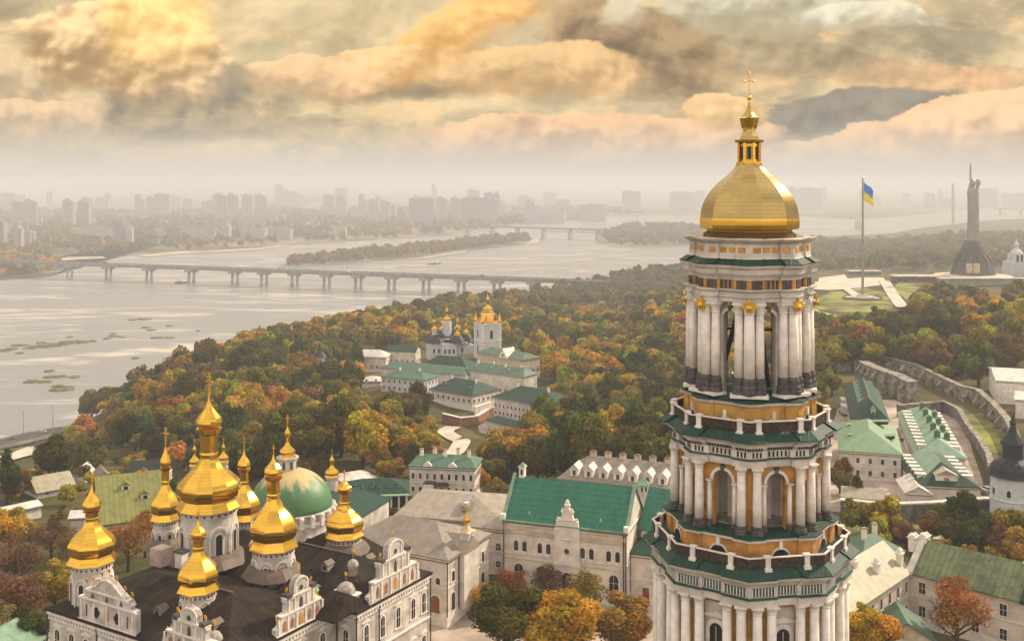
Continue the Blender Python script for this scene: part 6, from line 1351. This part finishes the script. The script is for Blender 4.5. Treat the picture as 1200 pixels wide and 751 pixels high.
st = b.build('statue', MO); md = st.modifiers.new('remesh', 'REMESH'); md.mode = 'VOXEL'; md.voxel_size = .35
for q in st.data.polygons: q.use_smooth = True
b = MB(); b.loft([[(-3.2*s-a, -1*s-c, z), (-3.2*s+a, -1*s-c, z), (-3.2*s+a, -1*s+c, z), (-3.2*s-a, -1*s+c, z)] for a, c, z in ((.7*s, .5*s, hz(211)), (.95*s, .4*s, hz(206)), (.8*s, .35*s, hz(194)), (.08, .08, hz(190.5)))], 'steel'); b.box(-4.8*s, -1.6*s, -1.6*s, -.4*s, hz(210.5), hz(209.4), 'steel'); b.tube((-3.2*s, -1*s, hz(215)), (-3.2*s, -1*s, hz(210)), .45*s, .45*s, 8, 'steel'); b.build('sword', MO)
b = MB(); b.vplate([(3.0*s, hz(217)), (7.6*s, hz(217.5)), (8.2*s, hz(214)), (7.4*s, hz(211.5)), (5.5*s, hz(210)), (3.2*s, hz(210.8))], -2.2*s, -1.5*s, 'steel'); b.build('shield', MO)
# white church at right edge, museum blocks
CHR, _ = place('white_church', 'small pale church with pointed roofs at the far right edge', 'church', 1192, 320, 1050)
u5 = 1050/F; b = MB(); b.box(-13*u5, 16*u5, -8, 8, -5, 17*u5, 'bluewhite'); b.box(-8*u5, 6*u5, -6, 6, 10, 27*u5, 'bluewhite'); b.build('wall', CHR)
b = MB(); b.lathe([(7*u5, 0), (6*u5, 2*u5), (3.2*u5, 4.5*u5), (2.6*u5, 5*u5), (2.6*u5, 8*u5), (3.3*u5, 9*u5), (3.0*u5, 10.5*u5), (1.2*u5, 12.5*u5), (.3, 16*u5)], 10, 'bluewhite', c=(-1*u5, 0, 27*u5)); b.lathe([(3*u5, 0), (2.2*u5, 2*u5), (1.4*u5, 3*u5), (1.8*u5, 4.5*u5), (.3, 8*u5)], 8, 'bluewhite', c=(-10*u5, 0, 17*u5)); b.build('roof', CHR)
for x in (-3, 2): link('window', winmesh(2.4, 8, arch=True, bars=False, fw=.3), CHR, (x*u5, -6.1, 16*u5))
X, Y, Z = T(1150, 334)
o = thing('museum_wall', 'long low pale museum wall below the monument terrace', 'wall', (X, Y, Z)); b = MB(); b.box(-35, 50, -4, 4, -5, 5, 'concrete'); b.box(-36, 51, -4.6, 4.6, 5, 5.8, 'path'); b.build('masonry', o)
for i, (px, py, w_, lb) in enumerate(((1076, 330, 22, 'low flat pavilion with dark front left of the monument'), (1012, 322, 20, 'low pale pavilion behind the flagpole'), (1000, 352, 9, 'small dark kiosk in the park'))[:2]):
    X, Y, Z = T(px, py); o = thing('pavilion', lb, 'pavilion', (X, Y, Z)); b = MB(); b.box(-w_, w_, -6, 6, -4, 4.5, 'greywall'); b.build('wall', o); b = MB(); b.box(-w_-1, w_+1, -8, 7, 4.55, 5.6, 'path'); b.build('roof', o)
for i in range(9):
    a = math.radians(230+i*10)
for i, (px, py, k, lb) in enumerate(((989, 479, 'white lorry', 'white lorry parked left of the dark green roofed house'), (990, 487, 'white lorry', 'second white lorry parked nearer the tower'), (1157, 583, 'dark car', 'dark car parked behind the black domed tower'), (1156, 577, 'white car', 'white car parked above the dark car by the wall'), (1062, 519, 'dark car', 'dark car parked beside the long dormered block'), (1063, 543, 'dark car', 'dark car parked at the low white range'))):
    X, Y, Z = T(px, py); vehicle(k, lb, (X, Y, Z+.15), R_(80+i*7))
# ================================================================ trees
def leafmat():
    m = bpy.data.materials.new('foliage'); m.use_nodes = True; t = NT(m.node_tree); t.n.clear()
    out = t.new('ShaderNodeOutputMaterial'); at = t.new('ShaderNodeAttribute'); at.attribute_name = 'leafvar'; oi = t.new('ShaderNodeObjectInfo')
    c = t.mix(1.0, oi.outputs['Color'], at.outputs['Color'], 'MULTIPLY')
    d = t.new('ShaderNodeBsdfDiffuse'); tr = t.new('ShaderNodeBsdfTranslucent'); t.put(d.inputs[0], c)
    t.put(tr.inputs[0], t.mix(1.0, c, (1.25, 1.1, .55, 1), 'MULTIPLY')); mx = t.new('ShaderNodeMixShader'); mx.inputs[0].default_value = .38
    t.l.new(d.outputs[0], mx.inputs[1]); t.l.new(tr.outputs[0], mx.inputs[2]); t.l.new(mx.outputs[0], out.inputs[0]); M['leaf'] = m
leafmat()
COL = {'olivegreen': (.105, .10, .025), 'dark green': (.070, .080, .024), 'green': (.125, .125, .030), 'olive': (.215, .170, .038), 'yellow green': (.33, .27, .04), 'bronze': (.27, .17, .045), 'golden': (.44, .285, .035), 'orange': (.44, .23, .045), 'rust brown': (.28, .135, .045), 'reddish brown': (.18, .10, .06), 'dull brown': (.21, .14, .065)}
ICO = None
def ico():
    global ICO
    if ICO is None:
        import bmesh
        bm = bmesh.new(); bmesh.ops.create_icosphere(bm, subdivisions=2, radius=1); bm.verts.ensure_lookup_table()
        ICO = (np.array([v.co[:] for v in bm.verts]), np.array([[v.index for v in f.verts] for f in bm.faces])); bm.free()
    return ICO
def crown_arrays(seed, nb, nl, size, core=.8, spread=1.0, rz=.9, shape='round', bl=(.34, .52)):
    """leaf quads (n,4,3) in a crown of about unit radius, plus their tint, made of overlapping clumps"""
    g = np.random.default_rng(seed); cs = []; rs = []
    while len(cs) < nb:
        p = g.uniform(-1, 1, 3); q = np.linalg.norm(p)
        if q > 1 or q < .15: continue
        if shape == 'cone': p[:2] *= .25+.75*(1-(p[2]+1)/2)
        if shape == 'tall': p[:2] *= .7
        if p[2] < -.75: continue
        r = g.uniform(*bl)*(1-.25*max(p[2], 0)); cs.append(p*(1-r*.75)*np.array([spread, spread, rz])); rs.append(r)
    cs = np.array(cs); rs = np.array(rs)
    k = g.choice(nb, nl, p=rs**2/np.sum(rs**2)); d = g.normal(size=(nl, 3)); d[:, 2] = np.abs(d[:, 2])*np.where(g.random(nl) < .8, 1, -1); d /= np.linalg.norm(d, axis=1)[:, None]
    rad = rs[k]*g.uniform(.82, 1.12, nl); pos = cs[k]+d*rad[:, None]
    nrm = d+g.normal(size=(nl, 3))*.45; nrm /= np.linalg.norm(nrm, axis=1)[:, None]
    t = np.cross(nrm, g.normal(size=(nl, 3))); t /= np.linalg.norm(t, axis=1)[:, None]; b_ = np.cross(nrm, t)
    s = size*g.uniform(.6, 1.3, nl); a = g.uniform(.55, 1.0, nl)
    q = np.stack([pos-t*s[:, None]-b_*(s*a)[:, None]*.4, pos+t*s[:, None]*.3-b_*(s*a)[:, None], pos+t*s[:, None]+b_*(s*a)[:, None]*.4, pos-t*s[:, None]*.3+b_*(s*a)[:, None]], 1)
    btint = g.uniform(.72, 1.28, (nb, 1))*g.uniform(.82, 1.18, (nb, 3)); tint = btint[k]*g.uniform(.66, 1.36, (nl, 1))*g.uniform(.88, 1.12, (nl, 3))
    if core > 0:     # a denser inner mass closes the clumps, tinted darker as inner shade
        iv, if_ = ico(); vs = []; ts = []
        for i in range(nb):
            w_ = iv*(rs[i]*core)*(1+.18*g.normal(size=(len(iv), 1)))+cs[i]; tri = w_[if_]; vs.append(np.concatenate([tri, tri[:, 2:3]], 1)); ts.append(np.repeat(btint[i][None]*.85, len(if_), 0)*g.uniform(.85, 1.15, (len(if_), 1)))
        q = np.concatenate([q]+vs); tint = np.concatenate([tint]+ts)
    return q, tint
def leaf_mesh(name, q, tint, m='leaf'):
    """quads whose last two corners coincide become triangles"""
    n = len(q); me = bpy.data.meshes.new(name); v = q.reshape(-1, 3); f = np.arange(n*4).reshape(n, 4)
    me.vertices.add(n*4); me.vertices.foreach_set('co', v.astype(np.float32).ravel()); tri = np.all(np.abs(q[:, 2]-q[:, 3]) < 1e-9, axis=1)
    tot = np.where(tri, 3, 4); st = np.concatenate([[0], np.cumsum(tot)[:-1]]); lv = f[np.stack([np.ones(n, bool)]*3+[~tri], 1)]
    me.loops.add(int(tot.sum())); me.loops.foreach_set('vertex_index', lv.astype(np.int32)); me.polygons.add(n); me.polygons.foreach_set('loop_start', st.astype(np.int32))
    me.update(calc_edges=True)
    at = me.attributes.new('leafvar', 'FLOAT_COLOR', 'FACE'); at.data.foreach_set('color', np.concatenate([tint, np.ones((n, 1))], 1).astype(np.float32).ravel()); me.materials.append(M[m]); return me
def trunk_mesh(seed, bare=False):
    """unit tree: crown centre at z = 0, ground at z = -1.6, crown radius 1"""
    q = random.Random(seed); b = MB(); b.tube((0, 0, -1.75), (.02, .01, -.7), .085, .06, 7, 'bark'); b.tube((.02, .01, -.7), (0, 0, .25), .06, .03, 6, 'bark')
    def limb(p, d, L, r, dep):
        e = p+d*L; b.tube(p, e, r, r*.55, 5 if dep < 2 else 3, 'bark')
        if dep < (4 if bare else 2):
            for _ in range(3 if bare else 2):
                nd = (d+Vector((q.uniform(-.6, .6), q.uniform(-.6, .6), q.uniform(-.1, .5)))).normalized(); limb(p+d*L*q.uniform(.5, 1), nd, L*q.uniform(.5, .75), r*.5, dep+1)
    for i in range(6 if bare else 5):
        a = i*2*math.pi/5+q.uniform(-.4, .4); limb(Vector((0, 0, q.uniform(-.95, -.35))), Vector((math.cos(a), math.sin(a), q.uniform(.5, 1.2))).normalized(), q.uniform(.42, .6), .038, 0 if not bare else 0)
    return b.mesh('trunk')
NEAR = [leaf_mesh('crown', *crown_arrays(100+i, 22, 9000, .045, core=.72, bl=(.26, .42))) for i in range(5)]
SPARSE = [leaf_mesh('crown', *crown_arrays(140+i, 26, 3600, .038, core=0, bl=(.24, .4))) for i in range(3)]
MID = [leaf_mesh('crown', *crown_arrays(200+i, 18, 2300, .07, core=.8, bl=(.28, .46))) for i in range(9)]
CONE = [leaf_mesh('crown', *crown_arrays(260+i, 16, 1300, .075, core=.7, shape='cone', rz=1.0, bl=(.22, .36))) for i in range(2)]
TR = [trunk_mesh(i) for i in range(3)]; TB = [trunk_mesh(10+i, True) for i in range(2)]
tr_rng = random.Random(21)
def tree(name, label, X, Y, r, rz, colname, crown, trunk, group=None, zc=None, jit=.1):
    g = h1(X, Y); zc = zc if zc is not None else g+rz*1.55
    o = thing(name, label, 'tree', (X, Y, g), 0, group)
    c = link('crown', crown, o, (0, 0, zc-g), tr_rng.uniform(0, 6.28), (r, r, rz)); j = [1+tr_rng.uniform(-jit, jit) for _ in range(3)]; c.color = tuple(a*k for a, k in zip(COL[colname], j))+(1,)
    t = link('trunk', trunk, o, (0, 0, zc-g), tr_rng.uniform(0, 6.28), (r, r, (zc-g)/1.6)); return o
placed = []
def hand(px, py, r, col, kind_, label, D=None, rzf=.85, zc=None, name='broadleaf_tree'):
    """px, py: centre of the crown in the photo; the tree stands where a crown at height zc is seen there"""
    zc = zc if zc is not None else r*rzf*(1.5 if kind_ in ('near', 'sparse') else 1.15)
    if D is None:
        best = None
        for D_ in np.arange(120, 900, 2.0):
            X = (px-CX)*D_/F; Z = CZ-(py-Y0)*D_/F
            if Z <= h1(X, D_)+zc: best = D_; break
        D = best or 600
    X = (px-CX)*D/F; g = h1(X, D)
    cr = {'near': NEAR, 'mid': MID, 'sparse': SPARSE, 'cone': CONE}[kind_]; tk = TB if kind_ == 'sparse' else TR
    tree(name, label, X, D, r, r*rzf, col, tr_rng.choice(cr), tr_rng.choice(tk), zc=g+zc); placed.append((X, D, r))
hand(594, 722, 7.3, 'olivegreen', 'near', 'big dark green tree in front of the green roofed hall, left of the golden one')
hand(660, 735, 7.6, 'golden', 'near', 'big golden tree at the bottom centre in front of the hall')
hand(686, 697, 5.2, 'olive', 'sparse', 'thin olive orange tree between the golden tree and the hall wall')
hand(729, 724, 6.2, 'bronze', 'near', 'brownish olive tree beside the left foot of the bell tower')
hand(600, 686, 4.2, 'rust brown', 'sparse', 'low reddish tree against the hall wall at left', zc=4)
hand(645, 680, 4.2, 'reddish brown', 'sparse', 'low reddish bush tree under the hall round window', zc=4)
hand(565, 702, 3.2, 'golden', 'sparse', 'small yellowing tree at the edge of the courtyard paving', zc=3.5)
hand(1017, 738, 5.6, 'golden', 'near', 'dense golden tree at the bottom right of the bell tower')
hand(1122, 716, 6.3, 'rust brown', 'sparse', 'bare rust red tree in front of the long near range', rzf=.95)
for i, (px, py, r, c, k, lb) in enumerate(((1010, 607, 5, 'olive', 'mid', 'olive tree at the left end of the garden wall'), (1040, 610, 5.2, 'golden', 'mid', 'yellow tree below the garden wall, left'), (1030, 628, 4, 'yellow green', 'mid', 'yellow green tree nearest the bell tower in the garden'), (1062, 625, 4.0, 'reddish brown', 'mid', 'purplish brown small tree in the middle of the garden'), (1092, 616, 3.4, 'dull brown', 'mid', 'brown tree beside the sunny garden path'),
    (1100, 606, 3.0, 'green', 'mid', 'round topped small tree casting shade on the garden path'), (1135, 606, 6.0, 'dark green', 'mid', 'tall dark tree before the garden wall left of the black domed tower'), (1125, 626, 4.6, 'dark green', 'mid', 'dark bushy tree below the tall dark tree in the garden'), (1150, 628, 4.4, 'dark green', 'mid', 'dark tree in the garden under the round fortress tower'), (1183, 622, 5, 'olive', 'mid', 'olive tree at right edge under the fortress tower'), (1176, 640, 4.4, 'reddish brown', 'mid', 'purplish shrub tree above the scroll chimneys at right'), (1195, 642, 4.4, 'yellow green', 'mid', 'yellow green tree at the right edge above the near range'),
    (1165, 654, 2.6, 'yellow green', 'mid', 'bright yellow green bush above the near roof ridge'), (1130, 652, 3.6, 'rust brown', 'mid', 'orange brown bush just behind the patchy roof'), (1100, 646, 3.4, 'olive', 'mid', 'olive bush behind the patchy roof at its left end'), (975, 445, 5.4, 'olive', 'mid', 'lone olive tree right of the bell tower near the fortress wall'), (984, 562, 3.6, 'green', 'mid', 'green tree between the bell tower and the light green mansion'), (988, 545, 3.2, 'rust brown', 'mid', 'rust tree tight against the light green mansion'), (1004, 574, 3.0, 'dark green', 'cone', 'small dark conifer before the light green mansion'),
    (1147, 424, 9.0, 'green', 'mid', 'big round green tree outside the fortress wall at right'), (1080, 414, 8.0, 'reddish brown', 'mid', 'purple brown tree behind the fortress wall'), (1185, 408, 9, 'reddish brown', 'mid', 'wide maroon tree behind the big round green tree'))):
    hand(px, py, r, c, k, lb, rzf=1.0 if k != 'cone' else 1.3)
for px, py, r, c, k, lb in ((12, 617, 6, 'golden', 'near', 'bright yellow tree at the left edge'), (14, 575, 3.6, 'orange', 'mid', 'orange bush tree above the bright yellow tree at the left edge'), (64, 680, 5.0, 'yellow green', 'near', 'yellow green tree left of the front left dome'), (18, 655, 6.0, 'reddish brown', 'sparse', 'bare reddish tree at the left edge beneath the yellow one'), (24, 700, 6.4, 'reddish brown', 'sparse', 'bare brown tree at the left edge, lower'), (10, 735, 5.5, 'dull brown', 'near', 'brown tree in the bottom left corner'), (40, 738, 4.8, 'dark green', 'near', 'dark green tree below the yellow green one at left'),
    (60, 630, 4.6, 'reddish brown', 'sparse', 'tall leafless tree between the bright yellow tree and the dome'), (84, 640, 4.4, 'dull brown', 'sparse', 'leafless brown tree directly left of the front left dome'), (36, 630, 4.0, 'dull brown', 'sparse', 'thin leafless tree beside the bright yellow tree'), (150, 632, 5, 'rust brown', 'sparse', 'rust coloured bare tree between two left domes'), (170, 622, 4.6, 'rust brown', 'sparse', 'rust bare tree beneath the olive roof by the back left dome'),
    (64, 534, 7.5, 'dark green', 'mid', 'wide dark tree below the viaduct, left of a pair'), (104, 534, 7.5, 'green', 'mid', 'wide olive green tree below the viaduct, right of a pair'), (8, 554, 6, 'dark green', 'cone', 'dark poplar like tree at the left edge'), (24, 566, 4.5, 'rust brown', 'mid', 'small rust tree by the dark poplar'), (155, 548, 5, 'yellow green', 'mid', 'pale yellow green tree left of the teal roofed shed'), (116, 580, 3.6, 'yellow green', 'mid', 'bright yellow bush between the garden house and olive roof'),
    (575, 540, 5, 'orange', 'mid', 'bright orange tree right of the mint roofed white house'), (562, 560, 3.6, 'orange', 'mid', 'small orange tree against the mint roofed white house'), (583, 568, 2.4, 'golden', 'mid', 'little golden bush behind the grey hall roof'), (538, 562, 3.4, 'dark green', 'mid', 'dark tree in front of the mint roofed white house'), (448, 572, 0.1, 'green', 'mid', None), (465, 550, 4.0, 'rust brown', 'mid', 'rust round tree between arcade and mint roofed house'), (452, 551, 3.0, 'yellow green', 'mid', 'yellow bush tree behind the arcade roof'),
    (425, 600, 3.2, 'yellow green', 'mid', 'green garden bush in front of the arcade'), (452, 602, 3.4, 'green', 'mid', 'green garden bush at the right end of the arcade'), (622, 476, 9.0, 'dark green', 'mid', None), (645, 482, 10, 'green', 'mid', 'large dark green tree hiding the right end of the three storey house'), (632, 500, 8, 'olive', 'mid', 'olive tree below the large tree by the three storey house')):
    if lb: hand(px, py, r, c, k, lb, rzf=.95 if k != 'cone' else 1.4)
def inpoly(px, py, poly):
    n = len(poly); c = np.zeros(np.shape(px), bool)
    for i in range(n):
        (x0, y0), (x1, y1) = poly[i], poly[i-1]
        if y0 == y1: continue
        m = ((y0 > py) != (y1 > py)) & (px < (x1-x0)*(py-y0)/(y1-y0)+x0); c ^= m
    return c
NO = [[(508,560),(503,500),(548,498),(566,545),(556,562)],[(60,900),(50,640),(110,600),(200,580),(330,578),(395,573),(480,568),(570,570),(640,575),(690,575),(800,575),(1000,600),(1000,900)],
 [(930,640),(960,470),(965,438),(1010,436),(1050,434),(1100,450),(1150,470),(1200,505),(1300,640),(1300,900),(930,900)],
 [(1140,500),(1120,468),(1148,440),(1300,430),(1300,640)],
 [(415,486),(415,425),(440,420),(490,412),(600,412),(640,430),(650,462),(655,520),(622,548),(585,550),(560,535),(545,545),(515,548),(505,500),(470,488)],
 [(480,424),(480,410),(612,410),(620,428)], [(348,446),(348,428),(398,428),(398,446)], [(408,434),(408,414),(456,414),(456,434)],
 [(940,396),(940,318),(1092,318),(1092,338),(1066,356),(1062,386),(1040,392)], [(1085,338),(1090,316),(1300,312),(1300,350),(1090,352)], [(1096,368),(1098,360),(1170,356),(1170,366)],
 [(-200,575),(-200,515),(0,512),(150,486),(165,498),(110,520),(60,538),(0,568)], [(30,900),(-100,900),(-100,590),(40,590),(60,640)], [(690,536),(690,520),(712,520),(712,536)], [(722,540),(722,520),(760,520),(760,540)]]
SPAR = [([(-60,600),(-60,545),(130,528),(210,552),(215,600),(100,640)], 1.0, .36), ([(1050,372),(1060,342),(1300,340),(1300,378)], .55, .9)]
cand = []
def sample(y0, y1, sp, pxl=(-90, 1290)):
    y = y0
    while y < y1:
        sp_ = sp; xs = np.arange((pxl[0]-CX)*y/F, (pxl[1]-CX)*y/F, sp_)+rng.uniform(0, sp_)
        xs = xs+rng.uniform(-.42, .42, len(xs))*sp_; ys = y+rng.uniform(-.42, .42, len(xs))*sp_; cand.append(np.stack([xs, ys], 1)); y += sp_
sample(236, 700, 10.6); sample(700, 1100, 12.5); sample(1100, 1900, 16); sample(1900, 2900, 24)
cd = np.concatenate(cand); hh = H(cd[:, 0], cd[:, 1]); sd_ = sdist(cd[:, 0], cd[:, 1])
gx = CX+cd[:, 0]*F/cd[:, 1]; gy = Y0+(CZ-hh)*F/cd[:, 1]
ok = (sd_ > 14) & (hh > -93.9)
for p_ in NO: ok &= ~inpoly(gx, gy, p_)
sc = np.ones(len(cd))
for p_, dn, s_ in SPAR: i_ = inpoly(gx, gy, p_); ok &= ~i_ | (rng.random(len(cd)) < dn); sc[i_] = s_
# patches of open land farther off on the right bank
from mathutils import noise as mn
nz = np.array([mn.noise(Vector((a/160, c/160, 0))) for a, c in cd]); ok &= ~((cd[:, 1] > 1150) & (nz > .18))
for poly in FOOT:
    pl = np.array(poly); cen = pl.mean(0); big = [tuple(cen+(q-cen)*(1+5.5/max(np.linalg.norm(q-cen), 1))) for q in pl]; ok &= ~inpoly(cd[:, 0], cd[:, 1], big)
for q in rdp: ok &= np.hypot(cd[:, 0]-q.x, cd[:, 1]-q.y) > 9
for X, Y, r in placed: ok &= np.hypot(cd[:, 0]-X, cd[:, 1]-Y) > r*1.1
cd, hh, gx, gy, sc, nz = cd[ok], hh[ok], gx[ok], gy[ok], sc[ok], nz[ok]
N = len(cd); rr = (3.7+5.1*rng.random(N)**1.3)*sc; rr = np.where(cd[:, 1] > 1900, rr*1.5, rr)
names = [n for n in COL if n not in ('bronze', 'olivegreen')]
pal = np.array([.20, .22, .23, .14, .11, .045, .03, .01, .02]); pal_r = np.array([.18, .26, .25, .13, .07, .015, .025, .035, .035])
# colours drift in patches
n2 = np.array([mn.noise(Vector((a/55+9, c/55, 3))) for a, c in cd]); n3_ = np.array([mn.noise(Vector((a/70, c/70, 7))) for a, c in cd])
ci = np.zeros(N, int)
for i in range(N):
    p_ = (pal_r if gx[i] > 940 else pal).copy(); w_ = 1+np.clip(n2[i], -.4, .4)*2.3; p_[3:7] *= w_**2.6; p_[:2] *= (2-w_)**1.5; p_[7:] *= 1+2.5*max(n3_[i], 0)
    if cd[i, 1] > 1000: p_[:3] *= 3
    ci[i] = rng.choice(9, p=p_/p_.sum())
colarr = np.array([COL[n] for n in names])
fk = np.clip((cd[:, 1]-900)/900, 0, .75)[:, None]  # haze put into the colour of distant crowns, stronger with depth
vis = (gx > -12) & (gx < 1212) & (gy < 770) & ~((gx > 755) & (gx < 985) & (gy > 300)) & ~((gx > 40) & (gx < 440) & (gy > 590))
order_ = np.argsort(np.where(vis, cd[:, 1]/rr, 1e9)); ind = order_[:300-len(placed)]; isind = np.zeros(N, bool); isind[ind] = True
LM = [('the round church', 345, 560), ('the lower monastery', 540, 462), ('the white bell tower', 575, 400), ('the viaduct', 80, 505), ('the arcade', 440, 575), ('the winding road', 530, 520), ('the dormered house', 720, 548), ('the fortress wall', 1060, 432), ('the flagpole', 1011, 345), ('the white chapel', 373, 428), ('the olive roof', 140, 590), ('the big bell tower', 790, 470), ('the monument', 1140, 330)]
recs = []
for i in ind:
    px, py = gx[i], gy[i]-rr[i]*F/cd[i, 1]
    j = min(range(len(LM)), key=lambda k: math.hypot(px-LM[k][1], (py-LM[k][2])*1.6)); dx = px-LM[j][1]; dy = py-LM[j][2]
    rel = ('right of' if dx > 0 else 'left of') if abs(dx) > abs(dy) else ('below' if dy > 0 else 'above'); recs.append([i, names[ci[i]], rel, LM[j][0], px])
recs.sort(key=lambda r: r[4]); cnt = {}; tot = {}
for r in recs: tot[(r[1], r[2], r[3])] = tot.get((r[1], r[2], r[3]), 0)+1
for i, c, rel, lm, px in recs:
    k = (c, rel, lm); n = cnt.get(k, 0); cnt[k] = n+1
    lb = '%s wood tree %s %s' % (c, rel, lm)+(', %s such tree from the left' % ordinal(n) if tot[k] > 1 else '')
    tree('woodland_tree', lb, cd[i, 0], cd[i, 1], rr[i], rr[i]*tr_rng.uniform(.8, 1.3), c, tr_rng.choice(MID), tr_rng.choice(TR), 'trees of the autumn woodland', zc=hh[i]+rr[i]*1.2)
# the rest of the woodland: one mass
def mass(name, pts, hs, rs, cols, lod, seed=0, lift=1.15):
    g = np.random.default_rng(seed); Q = []; Tn = []
    for i in range(len(pts)):
        q, t = lod[int(g.integers(len(lod)))]; a = g.uniform(0, 6.28); c, s = math.cos(a), math.sin(a); r = rs[i]; z_ = g.uniform(.8, 1.15)
        p_ = q.copy(); x_ = p_[..., 0]*c-p_[..., 1]*s; y_ = p_[..., 0]*s+p_[..., 1]*c; p_[..., 0] = x_*r+pts[i, 0]; p_[..., 1] = y_*r+pts[i, 1]; p_[..., 2] = p_[..., 2]*r*z_+hs[i]+r*lift; Q.append(p_); Tn.append(t*cols[i]*g.uniform(.85, 1.15, 3))
    o = link(name, leaf_mesh(name, np.concatenate(Q), np.concatenate(Tn))); o.color = (1, 1, 1, 1); o['kind'] = 'stuff'; return o
L1 = [crown_arrays(300+i, 7, 420, .13, core=0, bl=(.4, .55)) for i in range(8)]
L1 = [(np.concatenate([q, c[0]]), np.concatenate([t, c[1]])) for (q, t), c in zip(L1, [crown_arrays(300+i, 7, 1, .01, core=.85, bl=(.4, .55)) for i in range(8)])]
def thin(arr, k, seed): g = np.random.default_rng(seed); s = g.permutation(len(arr[0]))[:k]; return arr[0][s], arr[1][s]
L2 = [crown_arrays(340+i, 6, 260, .18, core=0, bl=(.45, .6)) for i in range(8)]; L3 = [crown_arrays(380+i, 4, 60, .40, core=0, bl=(.5, .65)) for i in range(8)]
rest = ~isind; D_ = cd[:, 1]
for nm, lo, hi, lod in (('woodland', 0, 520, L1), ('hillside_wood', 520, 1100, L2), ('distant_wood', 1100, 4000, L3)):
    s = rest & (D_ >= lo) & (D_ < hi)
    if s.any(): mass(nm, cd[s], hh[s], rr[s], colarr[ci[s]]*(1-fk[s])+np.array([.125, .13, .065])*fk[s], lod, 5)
print('trees', N, 'by distance', [(int((rest & (D_ >= a) & (D_ < b)).sum())) for a, b in ((0, 520), (520, 1100), (1100, 4000))])
# islands and far bank woods
def scatter_px(poly, n, z, rlo, rhi, seed, dens=None):
    g = np.random.default_rng(seed); P_ = np.array([G(a, c, z)[:2] for a, c in poly]); out = []
    while len(out) < n:
        x_ = g.uniform(P_[:, 0].min(), P_[:, 0].max(), 4000); y_ = g.uniform(P_[:, 1].min(), P_[:, 1].max(), 4000); k = inpoly(x_, y_, [tuple(q) for q in P_])
        out += list(zip(x_[k], y_[k]))
        if not k.any(): break
    out = np.array(out[:n]); return out, g.uniform(rlo, rhi, len(out))
warm = colarr[[1, 2, 2, 1, 8, 8, 2]]
p1, r1 = scatter_px([(326,313),(387,309.3),(447,304),(496,300),(545,292.5),(601,286.5),(622,282),(618,278.5),(580,280),(520,287),(460,294),(400,299),(345,306)], 520, ZW, 6, 11, 1)
mass('island_wood', p1, np.full(len(p1), ZW+.9), r1, warm[rng.integers(0, 7, len(p1))], L3, 6, .9)
p1, r1 = scatter_px([(703,283),(722,287),(770,288.5),(838,284),(848,271),(780,265.5),(732,267.5),(708,275)], 420, ZW, 8, 13, 2)
mass('island_wood', p1, np.full(len(p1), ZW+.9), r1, warm[rng.integers(0, 7, len(p1))], L3, 7, .9)
p1, r1 = scatter_px([(-40,328),(25,324),(58,321),(72,314),(56,304),(30,300),(-40,302)], 260, ZW, 8, 13, 3)
mass('bank_wood', p1, np.full(len(p1), ZW+.8), r1, colarr[[4, 2, 3, 5, 1]][rng.integers(0, 5, len(p1))], L3, 8, .9)
p1, r1 = scatter_px([(-60,300),(60,302),(110,299),(160,297.5),(210,294.5),(300,290.5),(335,286),(390,282.5),(440,280),(517,275),(560,269),(600,264),(700,252.5),(760,251),(700,243),(400,247),(-60,250)], 3400, ZW, 8, 16, 4)
mass('far_bank_wood', p1, np.full(len(p1), ZW+.8), r1, warm[rng.integers(0, 7, len(p1))], [thin(a, 40, i) for i, a in enumerate(L3)], 9, .8)
# ================================================================ haze
mb = MB(); mb.box(-27000, 27000, -3500, 26000, -114, 112, 'white'); hz_ = mb.build('haze'); hz_['kind'] = 'stuff'
m = bpy.data.materials.new('haze'); m.use_nodes = True; m.node_tree.nodes.clear(); t = NT(m.node_tree)
ou = t.new('ShaderNodeOutputMaterial'); pv_ = t.new('ShaderNodeVolumePrincipled'); pv_.inputs['Color'].default_value = (.70, .72, .77, 1); pv_.inputs['Density'].default_value = HAZE; pv_.inputs['Anisotropy'].default_value = .1
t.l.new(pv_.outputs[0], ou.inputs['Volume']); hz_.data.materials.clear(); hz_.data.materials.append(m)
